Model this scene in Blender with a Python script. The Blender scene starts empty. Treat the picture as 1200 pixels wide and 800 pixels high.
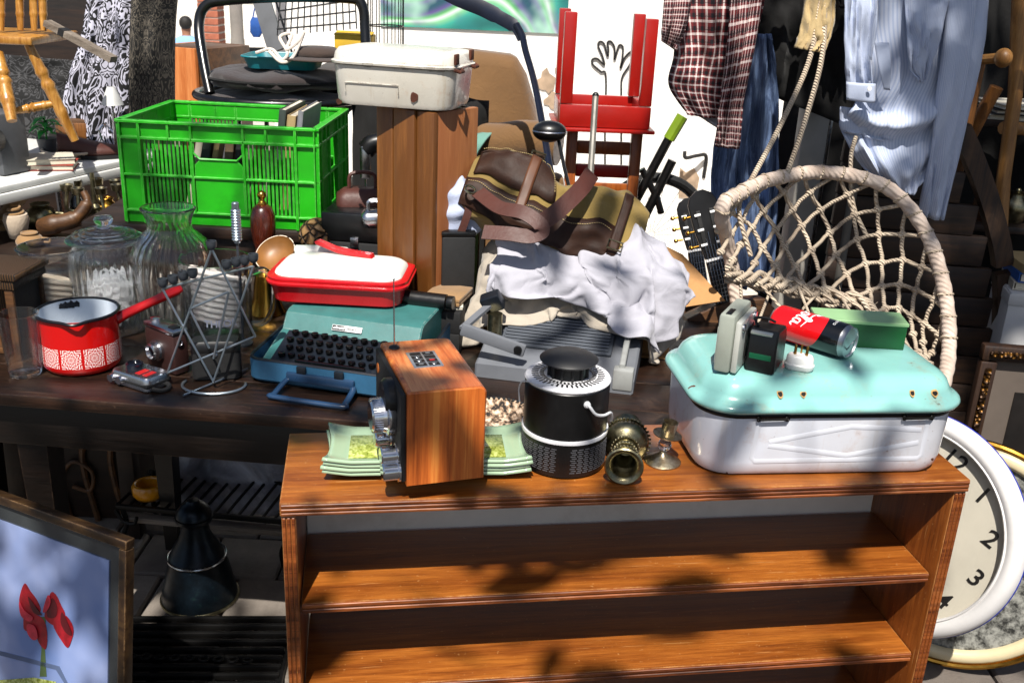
import bpy, bmesh, math, random
import numpy as np
from mathutils import Matrix, Vector, Euler
R = math.radians
random.seed(7); rng = np.random.default_rng(7)
SC = bpy.context.scene
COL = SC.collection

# ------------------------------------------------------------------ camera
F = 1167.0                                   # 35 mm lens on a 1200 px wide frame
CAMH = 1.55
_d = np.array([460 - 600, 3500 - 400, F]); _d /= np.linalg.norm(_d)
_u = -_d; _f = np.array([0, 0, 1.0]); _h = _f - (_f @ _u) * _u; _h /= np.linalg.norm(_h)
_r = np.cross(_h, _u)
if _r[0] < 0: _r = -_r
CM = np.array([_r, _h, _u])
CC = np.array([0, 0, CAMH])
def ray(px, py): return CM @ np.array([(px - 600) / F, (py - 400) / F, 1.0])
def at(px, py, Y):                            # the point seen at px,py that stands Y metres ahead
    d = ray(px, py); return Vector(CC + d * (Y / d[1]))
def on(px, py, Z):                            # the point seen at px,py on a level surface Z metres high
    d = ray(px, py); return Vector(CC + d * ((Z - CAMH) / d[2]))
cam_d = bpy.data.cameras.new('camera'); cam = bpy.data.objects.new('camera', cam_d); COL.objects.link(cam)
cam_d.sensor_width = 36; cam_d.lens = 35.0; cam_d.clip_start = .02; cam_d.clip_end = 500
mw = Matrix.Identity(4)
ax = [CM @ np.array(v) for v in ((1, 0, 0), (0, -1, 0), (0, 0, -1))]
for j in range(3):
    for i in range(3): mw[i][j] = ax[j][i]
mw.translation = Vector(CC); cam.matrix_world = mw
cam_d.dof.use_dof = True; cam_d.dof.focus_distance = 1.85; cam_d.dof.aperture_fstop = 13.0
SC.camera = cam

# ------------------------------------------------------------------ light
SUN_EL, SUN_AZ = 57.0, 186.0                  # sun stands behind the camera; azimuth from +Y clockwise
w = bpy.data.worlds.new('World'); SC.world = w; w.use_nodes = True
nt = w.node_tree; bg = nt.nodes['Background']
sky = nt.nodes.new('ShaderNodeTexSky'); sky.sky_type = 'NISHITA'; sky.sun_disc = False
sky.sun_elevation = R(SUN_EL); sky.sun_rotation = R(SUN_AZ); sky.dust_density = 1.6
nt.links.new(sky.outputs[0], bg.inputs[0]); bg.inputs[1].default_value = 0.06
sd = bpy.data.lights.new('sun', 'SUN'); sun = bpy.data.objects.new('sun', sd); COL.objects.link(sun)
sd.energy = 5.0; sd.angle = R(.53); sd.color = (1, .95, .87)
_sv = Vector((math.sin(R(SUN_AZ)) * math.cos(R(SUN_EL)), math.cos(R(SUN_AZ)) * math.cos(R(SUN_EL)), math.sin(R(SUN_EL))))
sun.rotation_euler = _sv.to_track_quat('Z', 'Y').to_euler(); sun.location = _sv * 12
vs = SC.view_settings; vs.view_transform = 'Standard'; vs.look = 'None'; vs.exposure = 0.7; vs.gamma = 1; vs.use_curve_mapping = False
SC.cycles.use_denoising = True
SC.cycles.max_bounces = 12; SC.cycles.transmission_bounces = 12; SC.cycles.transparent_max_bounces = 12
SC.cycles.sample_clamp_indirect = 6.0

# ------------------------------------------------------------------ materials
def lin(c):
    if isinstance(c, str): c = tuple(int(c[i:i + 2], 16) for i in (0, 2, 4))
    return tuple(((x / 255) / 12.92 if x / 255 <= .04045 else ((x / 255 + .055) / 1.055) ** 2.4) for x in c) + (1,)
MATS = {}
class NT:
    def __init__(s, name):
        s.m = bpy.data.materials.new(name); s.m.use_nodes = True; s.t = s.m.node_tree
        s.b = s.t.nodes['Principled BSDF']; MATS[name] = s.m
    def n(s, typ, **kw):
        nd = s.t.nodes.new('ShaderNode' + typ)
        ins = kw.pop('ins', {})
        for k, v in kw.items(): setattr(nd, k, v)
        for k, v in ins.items():
            if hasattr(v, 'is_output') or isinstance(v, bpy.types.NodeSocket): s.t.links.new(v, nd.inputs[k])
            else: nd.inputs[k].default_value = v
        return nd
    def l(s, a, b): s.t.links.new(a, b)
    def math(s, op, a, b=None, clamp=False):
        nd = s.t.nodes.new('ShaderNodeMath'); nd.operation = op; nd.use_clamp = clamp
        for i, v in enumerate((a, b)):
            if v is None: continue
            if isinstance(v, (int, float)): nd.inputs[i].default_value = v
            else: s.l(v, nd.inputs[i])
        return nd.outputs[0]
    def mix(s, f, a, b):
        nd = s.t.nodes.new('ShaderNodeMix'); nd.data_type = 'RGBA'
        for i, v in ((0, f), (6, a), (7, b)):
            if isinstance(v, (int, float, tuple)): nd.inputs[i].default_value = v
            else: s.l(v, nd.inputs[i])
        return nd.outputs[2]
    def ramp(s, f, stops, interp='LINEAR'):
        nd = s.t.nodes.new('ShaderNodeValToRGB'); cr = nd.color_ramp; cr.interpolation = interp
        while len(cr.elements) < len(stops): cr.elements.new(.5)
        for e, (p, c) in zip(cr.elements, stops): e.position = p; e.color = c if len(c) == 4 else (*c, 1)
        s.l(f, nd.inputs[0]); return nd.outputs[0]
    def coord(s, kind='Object', scale=(1, 1, 1), rot=(0, 0, 0), loc=(0, 0, 0)):
        tc = s.t.nodes.new('ShaderNodeTexCoord'); mp = s.t.nodes.new('ShaderNodeMapping')
        mp.inputs['Scale'].default_value = scale; mp.inputs['Rotation'].default_value = rot; mp.inputs['Location'].default_value = loc
        s.l(tc.outputs[kind], mp.inputs[0]); return mp.outputs[0]
    def noise(s, vec, scale=5, detail=6, rough=.6, dist=0):
        nd = s.t.nodes.new('ShaderNodeTexNoise'); s.l(vec, nd.inputs['Vector'])
        nd.inputs['Scale'].default_value = scale; nd.inputs['Detail'].default_value = detail
        nd.inputs['Roughness'].default_value = rough; nd.inputs['Distortion'].default_value = dist
        return nd.outputs[0]
    def bump(s, h, strength=.3, dist=.01):
        nd = s.t.nodes.new('ShaderNodeBump'); nd.inputs['Strength'].default_value = strength; nd.inputs['Distance'].default_value = dist
        s.l(h, nd.inputs['Height']); s.l(nd.outputs[0], s.b.inputs['Normal'])
    def set(s, col=None, rough=None, metal=None, **kw):
        for k, v in dict({'Base Color': col, 'Roughness': rough, 'Metallic': metal}, **kw).items():
            if v is None: continue
            if isinstance(v, (int, float, tuple)): s.b.inputs[k].default_value = v
            else: s.l(v, s.b.inputs[k])

def plain(name, c, rough=.5, metal=0.0, var=.18, vs=14, bump=0.0, bs=120, dirt=0.0, dirt_c='3a2c20', coat=0.0, spec=None, edge=0.0, edge_c='cfcabf'):
    t = NT(name); v = t.coord(); c = lin(c)
    n1 = t.noise(v, vs, 5, .6)
    lo = tuple(x * (1 - var) for x in c[:3]) + (1,); hi = tuple(min(1, x * (1 + var)) for x in c[:3]) + (1,)
    col = t.ramp(n1, [(.3, lo), (.7, hi)])
    if dirt > 0:
        n2 = t.noise(v, 6, 8, .7)
        col = t.mix(t.math('MULTIPLY', t.ramp(n2, [(.52, (0, 0, 0)), (.72, (1, 1, 1))]), dirt), col, lin(dirt_c))
    if edge:
        em = t.math('MULTIPLY', edge_mask(t, .003), t.ramp(t.noise(v, 60, 5, .7), [(.40, (0, 0, 0)), (.62, (1, 1, 1))]))
        col = t.mix(t.math('MULTIPLY', em, edge), col, lin(edge_c))
    t.set(col, metal=metal)
    rr = t.math('ADD', t.math('MULTIPLY', t.noise(v, vs * 2.3, 4), .25), max(.02, rough - .125))
    t.set(rough=rr)
    if bump > 0: t.bump(t.noise(v, bs, 4, .6), bump, .004)
    if coat: t.b.inputs['Coat Weight'].default_value = coat; t.b.inputs['Coat Roughness'].default_value = .08
    if spec is not None: t.b.inputs['Specular IOR Level'].default_value = spec
    return t.m
def edge_mask(t, rad):
    bv = t.n('Bevel', samples=4, ins={'Radius': rad}); ge = t.n('NewGeometry'); d = t.n('VectorMath', operation='DOT_PRODUCT')
    t.l(bv.outputs[0], d.inputs[0]); t.l(ge.outputs['Normal'], d.inputs[1])
    return t.ramp(t.math('SUBTRACT', 1.0, d.outputs['Value']), [(.01, (0, 0, 0)), (.10, (1, 1, 1))])
def wood(name, c1, c2, axis=0, scale=1.0, rough=.4, bump=.12, coat=0.0, dark=None, wear=0.0, wear_c='b08a60', edge=0.0, scratch=0.0):
    t = NT(name); sc = [16 * scale] * 3; sc[axis] = 1.0 * scale
    oi = t.n('ObjectInfo'); off = t.n('CombineXYZ'); r_ = t.math('MULTIPLY', oi.outputs['Random'], 37.0)
    for i in range(3): t.l(r_, off.inputs[i])
    def vec(scl):
        ad = t.n('VectorMath', operation='ADD'); t.l(t.coord(scale=scl), ad.inputs[0]); t.l(off.outputs[0], ad.inputs[1]); return ad.outputs[0]
    n = t.noise(vec(tuple(sc)), 1.7, 10, .68, .7)
    fine = t.noise(vec(tuple(x * 6 for x in sc)), 2.2, 6, .75)
    s3 = [90 * scale] * 3; s3[axis] = 3.0 * scale
    pore = t.ramp(t.noise(vec(tuple(s3)), 3.0, 3, .6), [(.33, (0, 0, 0)), (.45, (1, 1, 1))])
    f = t.math('ADD', t.math('MULTIPLY', n, .68), t.math('MULTIPLY', fine, .32))
    stops = [(.36, lin(dark or c1)), (.46, lin(c1)), (.60, lin(c2))]
    col = t.ramp(f, stops)
    col = t.mix(t.math('MULTIPLY', t.math('SUBTRACT', 1.0, pore), .45), col, lin(dark or c1))
    big = t.noise(vec((1, 1, 1)), 3.0, 5)
    col = t.mix(t.math('MULTIPLY', t.ramp(big, [(.35, (0, 0, 0)), (.7, (1, 1, 1))]), .40), col, lin(dark or c1))
    if scratch:
        s4 = [70.0] * 3; s4[axis] = 4.0
        sm = t.ramp(t.noise(t.coord(scale=tuple(s4), rot=(.1, .15, .2)), 2.0, 3, .5), [(.70, (0, 0, 0)), (.73, (1, 1, 1))])
        sp_ = t.ramp(t.noise(vec((1, 1, 1)), 160, 2, .5), [(.70, (0, 0, 0)), (.74, (1, 1, 1))])
        col = t.mix(t.math('MULTIPLY', t.math('MAXIMUM', sm, sp_), scratch), col, lin(wear_c))
    if wear:
        wn = t.noise(vec((1, 1, 1)), 9, 9, .75)
        col = t.mix(t.math('MULTIPLY', t.ramp(wn, [(.55, (0, 0, 0)), (.7, (1, 1, 1))]), wear), col, lin(wear_c))
    if edge:
        em = t.math('MULTIPLY', edge_mask(t, .004), t.ramp(t.noise(vec((1, 1, 1)), 45, 5, .7), [(.38, (0, 0, 0)), (.6, (1, 1, 1))]))
        col = t.mix(t.math('MULTIPLY', em, edge), col, lin(wear_c))
    t.set(col)
    t.set(rough=t.math('ADD', t.math('MULTIPLY', fine, .35), rough - .15))
    t.bump(t.math('ADD', f, t.math('MULTIPLY', pore, .25)), bump, .003)
    if coat: t.b.inputs['Coat Weight'].default_value = coat; t.b.inputs['Coat Roughness'].default_value = .2
    return t.m
def glass(name, tint=(1, 1, 1), rough=.0, ior=1.45, tw=1.0):
    t = NT(name); t.set(tint + (1,), rough); t.b.inputs['Transmission Weight'].default_value = tw; t.b.inputs['IOR'].default_value = ior
    return t.m
def thin_glass(name, mixf=.4, tint=(1, 1, 1), solid=True):
    t = NT(name); out = t.t.nodes['Material Output']; tr = t.n('BsdfTransparent', ins={'Color': tint + (1,)})
    if solid: a_ = t.n('BsdfGlass', ins={'Color': tint + (1,), 'Roughness': 0.0, 'IOR': 1.46}).outputs[0]; f_ = None
    else: a_ = t.n('BsdfGlossy', ins={'Roughness': .02}).outputs[0]
    mx = t.n('MixShader')
    if solid: mx.inputs[0].default_value = mixf; t.l(a_, mx.inputs[1]); t.l(tr.outputs[0], mx.inputs[2])
    else: lw = t.n('LayerWeight', ins={'Blend': .5}); t.l(t.math('ADD', t.math('MULTIPLY', t.math('POWER', lw.outputs['Facing'], 5.0), .9), .035), mx.inputs[0]); t.l(tr.outputs[0], mx.inputs[1]); t.l(a_, mx.inputs[2])
    t.t.nodes.remove(t.b); t.l(mx.outputs[0], out.inputs[0]); return t.m
def enamel(name, c, rust=.5, rough=.18, stain='8a5a2a', chips=True, drip=.35):
    t = NT(name); v = t.coord(); n = t.noise(v, 11, 9, .74); c = lin(c)
    big = t.noise(v, 4, 4)
    col = t.mix(t.math('MULTIPLY', t.ramp(big, [(.45, (0, 0, 0)), (.75, (1, 1, 1))]), .28), c, lin(stain))
    run = t.ramp(t.noise(t.coord(scale=(30, 30, 2.2)), 1.6, 5, .7), [(.56, (0, 0, 0)), (.74, (1, 1, 1))])
    col = t.mix(t.math('MULTIPLY', run, drip), col, lin('a08458'))
    m = t.ramp(n, [(.70 - rust * .08, (0, 0, 0)), (.72 - rust * .06, (1, 1, 1))])
    halo = t.ramp(n, [(.62 - rust * .08, (0, 0, 0)), (.73 - rust * .06, (1, 1, 1))])
    col = t.mix(t.math('MULTIPLY', halo, .35), col, lin('a5703a'))
    col = t.mix(t.math('MULTIPLY', m, .95 if chips else 0), col, lin('2c140a'))
    em = t.math('MULTIPLY', edge_mask(t, .006), t.ramp(t.noise(v, 26, 6, .75), [(.50, (0, 0, 0)), (.58, (1, 1, 1))]))
    col = t.mix(t.math('MULTIPLY', em, .9), col, lin('3a1e10'))
    spk = t.ramp(t.noise(v, 170, 2, .5), [(.72, (0, 0, 0)), (.76, (1, 1, 1))]); col = t.mix(t.math('MULTIPLY', spk, .5), col, lin('6a5038'))
    t.set(col); t.set(rough=t.math('ADD', t.math('MULTIPLY', t.noise(v, 40, 4), .25), t.math('ADD', t.math('MULTIPLY', m, .5), rough - .10)))
    t.b.inputs['Coat Weight'].default_value = .3; t.b.inputs['Coat Roughness'].default_value = .05
    t.bump(t.math('ADD', t.noise(v, 7, 3), t.math('MULTIPLY', m, -.25)), .16, .01)
    return t.m
def cloth_mat(name, c, weave=900, var=.15, rough=.9, stain=0, stain_c='9a8468', c2=None, sheen=.2):
    t = NT(name); v = t.coord(); c = lin(c)
    n = t.noise(v, 7, 5, .6)
    col = t.ramp(n, [(.3, tuple(x * (1 - var) for x in c[:3])), (.7, tuple(min(1, x * (1 + var)) for x in c[:3]))])
    if stain: col = t.mix(t.math('MULTIPLY', t.ramp(t.noise(v, 16, 8, .75), [(.55, (0, 0, 0)), (.7, (1, 1, 1))]), stain), col, lin(stain_c))
    t.set(col, rough); t.b.inputs['Sheen Weight'].default_value = sheen
    cr = t.math('ABSOLUTE', t.math('SUBTRACT', t.noise(v, 22, 4, .55, .8), .5))
    t.bump(t.math('ADD', t.math('MULTIPLY', t.noise(v, weave, 2, .5), .3), t.math('MULTIPLY', cr, 2.2)), .4, .004)
    return t.m

# ------------------------------------------------------------------ mesh building
_BOX = {}
def _boxmesh(bev, seg):
    pass
class MB:
    def __init__(s): s.v = []; s.f = []; s.uv = {}; s.mi = []; s.cur = 0
    def add(s, vs, fs, m=None, uvs=None):
        o = len(s.v)
        if m is not None: vs = [m @ Vector(p) for p in vs]
        s.v += [tuple(p) for p in vs]
        for k, f in enumerate(fs):
            if uvs is not None: s.uv[len(s.f)] = uvs[k]
            s.f.append(tuple(i + o for i in f)); s.mi.append(s.cur)
        return s
    def box(s, c, size, bev=.002, rot=None, seg=2, m=None):
        sx, sy, sz = [x / 2 for x in size]; bev = min(bev, sx * .95, sy * .95, sz * .95)
        M_ = Matrix.Translation(c) @ (Euler(rot).to_matrix().to_4x4() if rot else Matrix.Identity(4))
        if m is not None: M_ = m @ M_
        if bev <= 0:
            vs = [(x, y, z) for x in (-sx, sx) for y in (-sy, sy) for z in (-sz, sz)]
            return s.add(vs, [(0, 1, 3, 2), (4, 6, 7, 5), (0, 4, 5, 1), (2, 3, 7, 6), (0, 2, 6, 4), (1, 5, 7, 3)], M_)
        bm = bmesh.new(); bmesh.ops.create_cube(bm, size=1)
        for q in bm.verts: q.co = (q.co.x * sx * 2, q.co.y * sy * 2, q.co.z * sz * 2)
        bmesh.ops.bevel(bm, geom=list(bm.edges), offset=bev, segments=seg, profile=.5, affect='EDGES')
        bm.verts.index_update()
        s.add([q.co[:] for q in bm.verts], [tuple(q.index for q in f.verts) for f in bm.faces], M_)
        bm.free(); return s
    def lathe(s, prof, n=32, m=None, arc=None):
        vs = []; fs = []; k = len(prof)
        for i in range(n):
            a = 2 * math.pi * i / n; ca, sa = math.cos(a), math.sin(a)
            vs += [(r * ca, r * sa, z) for r, z in prof]
        uvs = []
        for i in range(n):
            j = (i + 1) % n
            for q in range(k - 1):
                fs.append((i * k + q, j * k + q, j * k + q + 1, i * k + q + 1))
                uvs.append(((i / n, prof[q][1]), ((i + 1) / n, prof[q][1]), ((i + 1) / n, prof[q + 1][1]), (i / n, prof[q + 1][1])))
        if 1e-6 < prof[0][0] < .0016: fs.append(tuple(i * k for i in range(n))[::-1]); uvs.append(tuple((0, 0) for _ in range(n)))
        if 1e-6 < prof[-1][0] < .0016: fs.append(tuple(i * k + k - 1 for i in range(n))); uvs.append(tuple((0, 0) for _ in range(n)))
        return s.add(vs, fs, m, uvs)
    def tube(s, pts, r, n=8, closed=False, flat=1.0, caps=True, up=None):
        pts = [Vector(p) for p in pts]; N = len(pts)
        rs = r if isinstance(r, (list, tuple)) else [r] * N
        vs = []; prev = None
        for i, p in enumerate(pts):
            a = pts[(i - 1) % N] if (closed or i > 0) else p; b = pts[(i + 1) % N] if (closed or i < N - 1) else p
            t = (b - a).normalized()
            if prev is None:
                ref = Vector(up) if up else (Vector((0, 0, 1)) if abs(t.z) < .9 else Vector((1, 0, 0)))
                nn = (ref - t * ref.dot(t)).normalized()
            else:
                nn = prev - t * prev.dot(t); nn = nn.normalized() if nn.length > 1e-6 else prev
            if up: 
                ref = Vector(up); q = ref - t * ref.dot(t)
                if q.length > 1e-4: nn = q.normalized()
            prev = nn; bb = t.cross(nn)
            for k in range(n):
                an = 2 * math.pi * k / n + (math.pi / n)
                vs.append(p + nn * math.cos(an) * rs[i] * flat + bb * math.sin(an) * rs[i])
        fs = []
        for i in range(N if closed else N - 1):
            j = (i + 1) % N
            for k in range(n): fs.append((i * n + k, i * n + (k + 1) % n, j * n + (k + 1) % n, j * n + k))
        if not closed and caps: fs.append(tuple(range(n))[::-1]); fs.append(tuple((N - 1) * n + k for k in range(n)))
        return s.add(vs, fs)
    def prism(s, out, th, m=None, bev=0.0):
        n = len(out)
        if bev > 0:
            c = [sum(p[i] for p in out) / n for i in (0, 1)]
            ins = []
            for i in range(n):
                p0, p1, p2 = Vector(out[i - 1]), Vector(out[i]), Vector(out[(i + 1) % n])
                e1 = (p1 - p0).normalized(); e2 = (p2 - p1).normalized(); nn = Vector((-(e1.y + e2.y), e1.x + e2.x))
                nn = nn.normalized() if nn.length > 1e-6 else Vector((-e1.y, e1.x)); ins.append(p1 + nn * bev)
            ar = sum(out[i][0] * out[(i + 1) % n][1] - out[(i + 1) % n][0] * out[i][1] for i in range(n))
            if ar < 0: ins = [Vector(out[i]) * 2 - ins[i] for i in range(n)]
            vs = [(p[0], p[1], 0) for p in ins] + [(p[0], p[1], bev) for p in out] + [(p[0], p[1], th - bev) for p in out] + [(p[0], p[1], th) for p in ins]
            L = 4
        else:
            vs = [(p[0], p[1], 0) for p in out] + [(p[0], p[1], th) for p in out]; L = 2
        fs = [tuple(range(n))[::-1], tuple(range((L - 1) * n, L * n))]
        for q in range(L - 1):
            for i in range(n): j = (i + 1) % n; fs.append((q * n + i, q * n + j, (q + 1) * n + j, (q + 1) * n + i))
        return s.add(vs, fs, m)
    def sphere(s, c, r, sc=(1, 1, 1), n=20, m=None):
        M_ = Matrix.Translation(c) @ Matrix.Diagonal((*sc, 1))
        if m is not None: M_ = m @ M_
        k = n // 2
        return s.lathe([(max(0, r * math.sin(math.pi * i / k)) if 0 < i < k else 0, -r * math.cos(math.pi * i / k)) for i in range(k + 1)], n, M_)
    def torus(s, c, Rr, r, m=None, n=40, k=10, sc=(1, 1, 1)):
        M_ = Matrix.Translation(c) @ Matrix.Diagonal((*sc, 1))
        if m is not None: M_ = m @ M_
        return s.add(*_tor(Rr, r, n, k), M_)
    def grid(s, fn, nu, nv, closed_u=False):
        vs = []; fs = []; uvs = []
        for i in range(nu + (0 if closed_u else 1)):
            for j in range(nv + 1): vs.append(fn(i / nu, j / nv))
        k = nv + 1; NU = nu if closed_u else nu + 1
        for i in range(nu):
            for j in range(nv):
                a = i; b = (i + 1) % NU
                fs.append((a * k + j, b * k + j, b * k + j + 1, a * k + j + 1))
                uvs.append(((i / nu, j / nv), ((i + 1) / nu, j / nv), ((i + 1) / nu, (j + 1) / nv), (i / nu, (j + 1) / nv)))
        return s.add(vs, fs, None, uvs)
    def build(s, name, mat, parent=None, inv=None, smooth=35, solid=0.0, sub=0, offset=0.0):
        me = bpy.data.meshes.new(name)
        vs = s.v if inv is None else [tuple(inv @ Vector(p)) for p in s.v]
        me.from_pydata(vs, [], s.f)
        mats = mat if isinstance(mat, (list, tuple)) else [mat]
        for q in mats: me.materials.append(MATS[q] if isinstance(q, str) else q)
        if len(mats) > 1: me.polygons.foreach_set('material_index', s.mi)
        if s.uv:
            uvl = me.uv_layers.new(name='UVMap')
            for p in me.polygons:
                u = s.uv.get(p.index)
                if u:
                    for li, c in zip(p.loop_indices, u): uvl.data[li].uv = c
        me.validate(); me.update()
        if smooth:
            me.polygons.foreach_set('use_smooth', [True] * len(me.polygons)); me.set_sharp_from_angle(angle=R(smooth))
        o = bpy.data.objects.new(name, me); COL.objects.link(o)
        if parent is not None: o.parent = parent
        if sub:
            sm = o.modifiers.new('sub', 'SUBSURF'); sm.levels = sub; sm.render_levels = sub
        if solid:
            q = o.modifiers.new('solid', 'SOLIDIFY'); q.thickness = solid; q.offset = offset
        return o
def _tor(Rr, r, n, k):
    vs = []; fs = []
    for i in range(n):
        a = 2 * math.pi * i / n
        for j in range(k):
            b = 2 * math.pi * j / k; q = Rr + r * math.cos(b); vs.append((q * math.cos(a), q * math.sin(a), r * math.sin(b)))
    for i in range(n):
        for j in range(k): fs.append((i * k + j, ((i + 1) % n) * k + j, ((i + 1) % n) * k + (j + 1) % k, i * k + (j + 1) % k))
    return vs, fs
def tag(o, label, cat, group=None):
    o['label'] = label; o['category'] = cat
    if group: o['group'] = group
    return o
def structure(o): o['kind'] = 'structure'; return o
class Thing:
    def __init__(s, name, label, cat, loc=(0, 0, 0), rot=0.0, group=None):
        s.o = bpy.data.objects.new(name, None); COL.objects.link(s.o); s.o.empty_display_size = .05
        rot = (0, 0, rot) if isinstance(rot, (int, float)) else rot
        s.o.location = loc; s.o.rotation_euler = rot
        s.m = Matrix.Translation(Vector(loc)) @ Euler(rot).to_matrix().to_4x4(); s.i = s.m.inverted()
        tag(s.o, label, cat, group)
    def p(s, name, mb, mat, parent=None, world=False, label=None, **kw):
        ob = mb.build(name, mat, parent if parent is not None else s.o, inv=s.i if world else None, **kw)
        if label: ob['label'] = label
        return ob
def copy_part(o, parent, loc=None, rot=None, scale=None):
    c = o.copy(); COL.objects.link(c); c.parent = parent
    if loc is not None: c.location = loc
    if rot is not None: c.rotation_euler = rot
    if scale is not None: c.scale = scale
    return c
def TR(loc=(0, 0, 0), rot=(0, 0, 0), sc=(1, 1, 1)):
    return Matrix.Translation(loc) @ Euler(rot).to_matrix().to_4x4() @ Matrix.Diagonal((*sc, 1))
def text_mb(mb, s, size, m, shear=0.0, depth=.0003, bold=0.0, align='CENTER'):
    cu = bpy.data.curves.new('t', 'FONT'); cu.body = s; cu.size = size; cu.shear = shear; cu.extrude = depth; cu.offset = bold
    cu.align_x = align; cu.align_y = 'CENTER'; cu.resolution_u = 3
    ob = bpy.data.objects.new('t', cu); COL.objects.link(ob)
    dg = bpy.context.evaluated_depsgraph_get(); me = bpy.data.meshes.new_from_object(ob.evaluated_get(dg))
    mb.add([v.co[:] for v in me.vertices], [tuple(p.vertices) for p in me.polygons], m)
    bpy.data.objects.remove(ob); bpy.data.curves.remove(cu); bpy.data.meshes.remove(me); return mb
def rrect(w, d, r, n=6, cx=0, cy=0):
    out = []
    for (sx, sy, a0) in ((1, 1, 0), (-1, 1, 90), (-1, -1, 180), (1, -1, 270)):
        for k in range(n + 1):
            a = R(a0 + 90 * k / n); out.append((cx + sx * (w / 2 - r) + r * math.cos(a), cy + sy * (d / 2 - r) + r * math.sin(a)))
    return out
def loft(mb, rings, cap0=True, cap1=True, m=None):
    n = len(rings[0]); vs = [p for r_ in rings for p in r_]; fs = []
    for q in range(len(rings) - 1):
        for i in range(n): j = (i + 1) % n; fs.append((q * n + i, q * n + j, (q + 1) * n + j, (q + 1) * n + i))
    if cap0: fs.append(tuple(range(n))[::-1])
    if cap1: fs.append(tuple(range((len(rings) - 1) * n, len(rings) * n)))
    return mb.add(vs, fs, m)
def rr_loft(mb, levels, n=6, m=None, cap0=True, cap1=True):   # levels: (w, d, r, z)
    return loft(mb, [[(x, y, z) for x, y in rrect(w_, d_, r_, n)] for w_, d_, r_, z in levels], cap0, cap1, m)
def spline(pts, n=8, closed=False):
    P = [Vector(p) for p in pts]; N = len(P); out = []
    for i in range(N if closed else N - 1):
        p0 = P[(i - 1) % N] if (closed or i > 0) else P[0] * 2 - P[1]; p1 = P[i]; p2 = P[(i + 1) % N]
        p3 = P[(i + 2) % N] if (closed or i + 2 < N) else P[-1] * 2 - P[-2]
        for k in range(n):
            t = k / n
            out.append(.5 * ((2 * p1) + (p2 - p0) * t + (2 * p0 - 5 * p1 + 4 * p2 - p3) * t * t + (3 * p1 - p0 - 3 * p2 + p3) * t ** 3))
    if not closed: out.append(P[-1])
    return out
# cloth: position based drape over simple solids ---------------------------------------------------
def fold_noise(shape, seed, n=6, amp=1.0):
    g = np.random.default_rng(seed); H, W = shape
    y, x = np.mgrid[0:1:H * 1j, 0:1:W * 1j]; z = np.zeros(shape)
    for k in range(n):
        a = g.uniform(0, math.pi); f = g.uniform(2, 9); z += np.sin((x * math.cos(a) + y * math.sin(a)) * f * 2 * math.pi / 2 + g.uniform(0, 6)) / f
    return z * amp
def blob(X, seed=0, amt=.12):
    H, W_ = X.shape[:2]; g = np.random.default_rng(seed); c = X.reshape(-1, 3).mean(0)
    d = X - c; a = np.arctan2(d[..., 1], d[..., 0]); k = 1 - .10 * np.abs(np.sin(2 * a)) ** 2
    for n in (2, 3, 5): k = k + amt / n * np.sin(n * a + g.uniform(0, 6))
    X = X.copy(); X[..., :2] = c[:2] + d[..., :2] * k[..., None]; return X
def drape(X, pins=None, solids=(), steps=160, iters=10, g=-9.8, damp=.97, floor=None, bend=.3, seed=1, rest_scale=1.0, fric=.35):
    """X: (H,W,3) start positions; the rest length is taken from the start grid"""
    X = X.astype(float).copy(); X0 = X.copy(); V = np.zeros_like(X); dt = 1 / 60
    X += np.random.default_rng(seed).normal(0, .0015, X.shape)
    def L(a, b): return np.linalg.norm(a - b, axis=-1, keepdims=True)
    sl = []
    def pair(s1, s2, k): sl.append((s1, s2, L(X0[s1], X0[s2]) * rest_scale, k))
    A = slice(None); e = slice(0, None, 2); 
    pair((A, slice(0, -1)), (A, slice(1, None)), 1.0); pair((slice(0, -1), A), (slice(1, None), A), 1.0)
    pair((slice(0, -1), slice(0, -1)), (slice(1, None), slice(1, None)), .5); pair((slice(0, -1), slice(1, None)), (slice(1, None), slice(0, -1)), .5)
    pair((A, slice(0, -2)), (A, slice(2, None)), bend); pair((slice(0, -2), A), (slice(2, None), A), bend)
    pm = np.zeros(X.shape[:2], bool)
    if pins is not None: pm = pins
    wgt = (~pm)[..., None].astype(float)
    for st in range(steps):
        V[..., 2] += g * dt; V *= damp; Xp = X.copy(); X = X + V * dt * wgt
        for it in range(iters):
            for s1, s2, l0, k in sl:
                d = X[s2] - X[s1]; ln = np.linalg.norm(d, axis=-1, keepdims=True) + 1e-9
                c = d * ((ln - l0) / ln) * (.5 * k * .55)
                X[s1] += c * wgt[s1]; X[s2] -= c * wgt[s2]
            Xc = X
            for q in solids: X = q(X)
            if floor is not None: X = X.copy(); X[..., 2] = np.maximum(X[..., 2], floor)
            hit = (np.abs(X - Xc).max(-1) > 1e-7)[..., None]
            lat = X.copy(); lat[..., :2] = X[..., :2] * (1 - fric) + Xp[..., :2] * fric
            X = np.where(hit, lat, X)
        V = (X - Xp) / dt; V = np.clip(V, -3, 3)
        if pm.any(): V[pm] = 0
    return X
def ell_solid(c, r):
    c = np.array(c); r = np.array(r)
    def f(X):
        q = (X - c) / r; d = np.linalg.norm(q, axis=-1, keepdims=True); return np.where(d < 1, c + q / np.maximum(d, 1e-6) * r, X)
    return f
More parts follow.
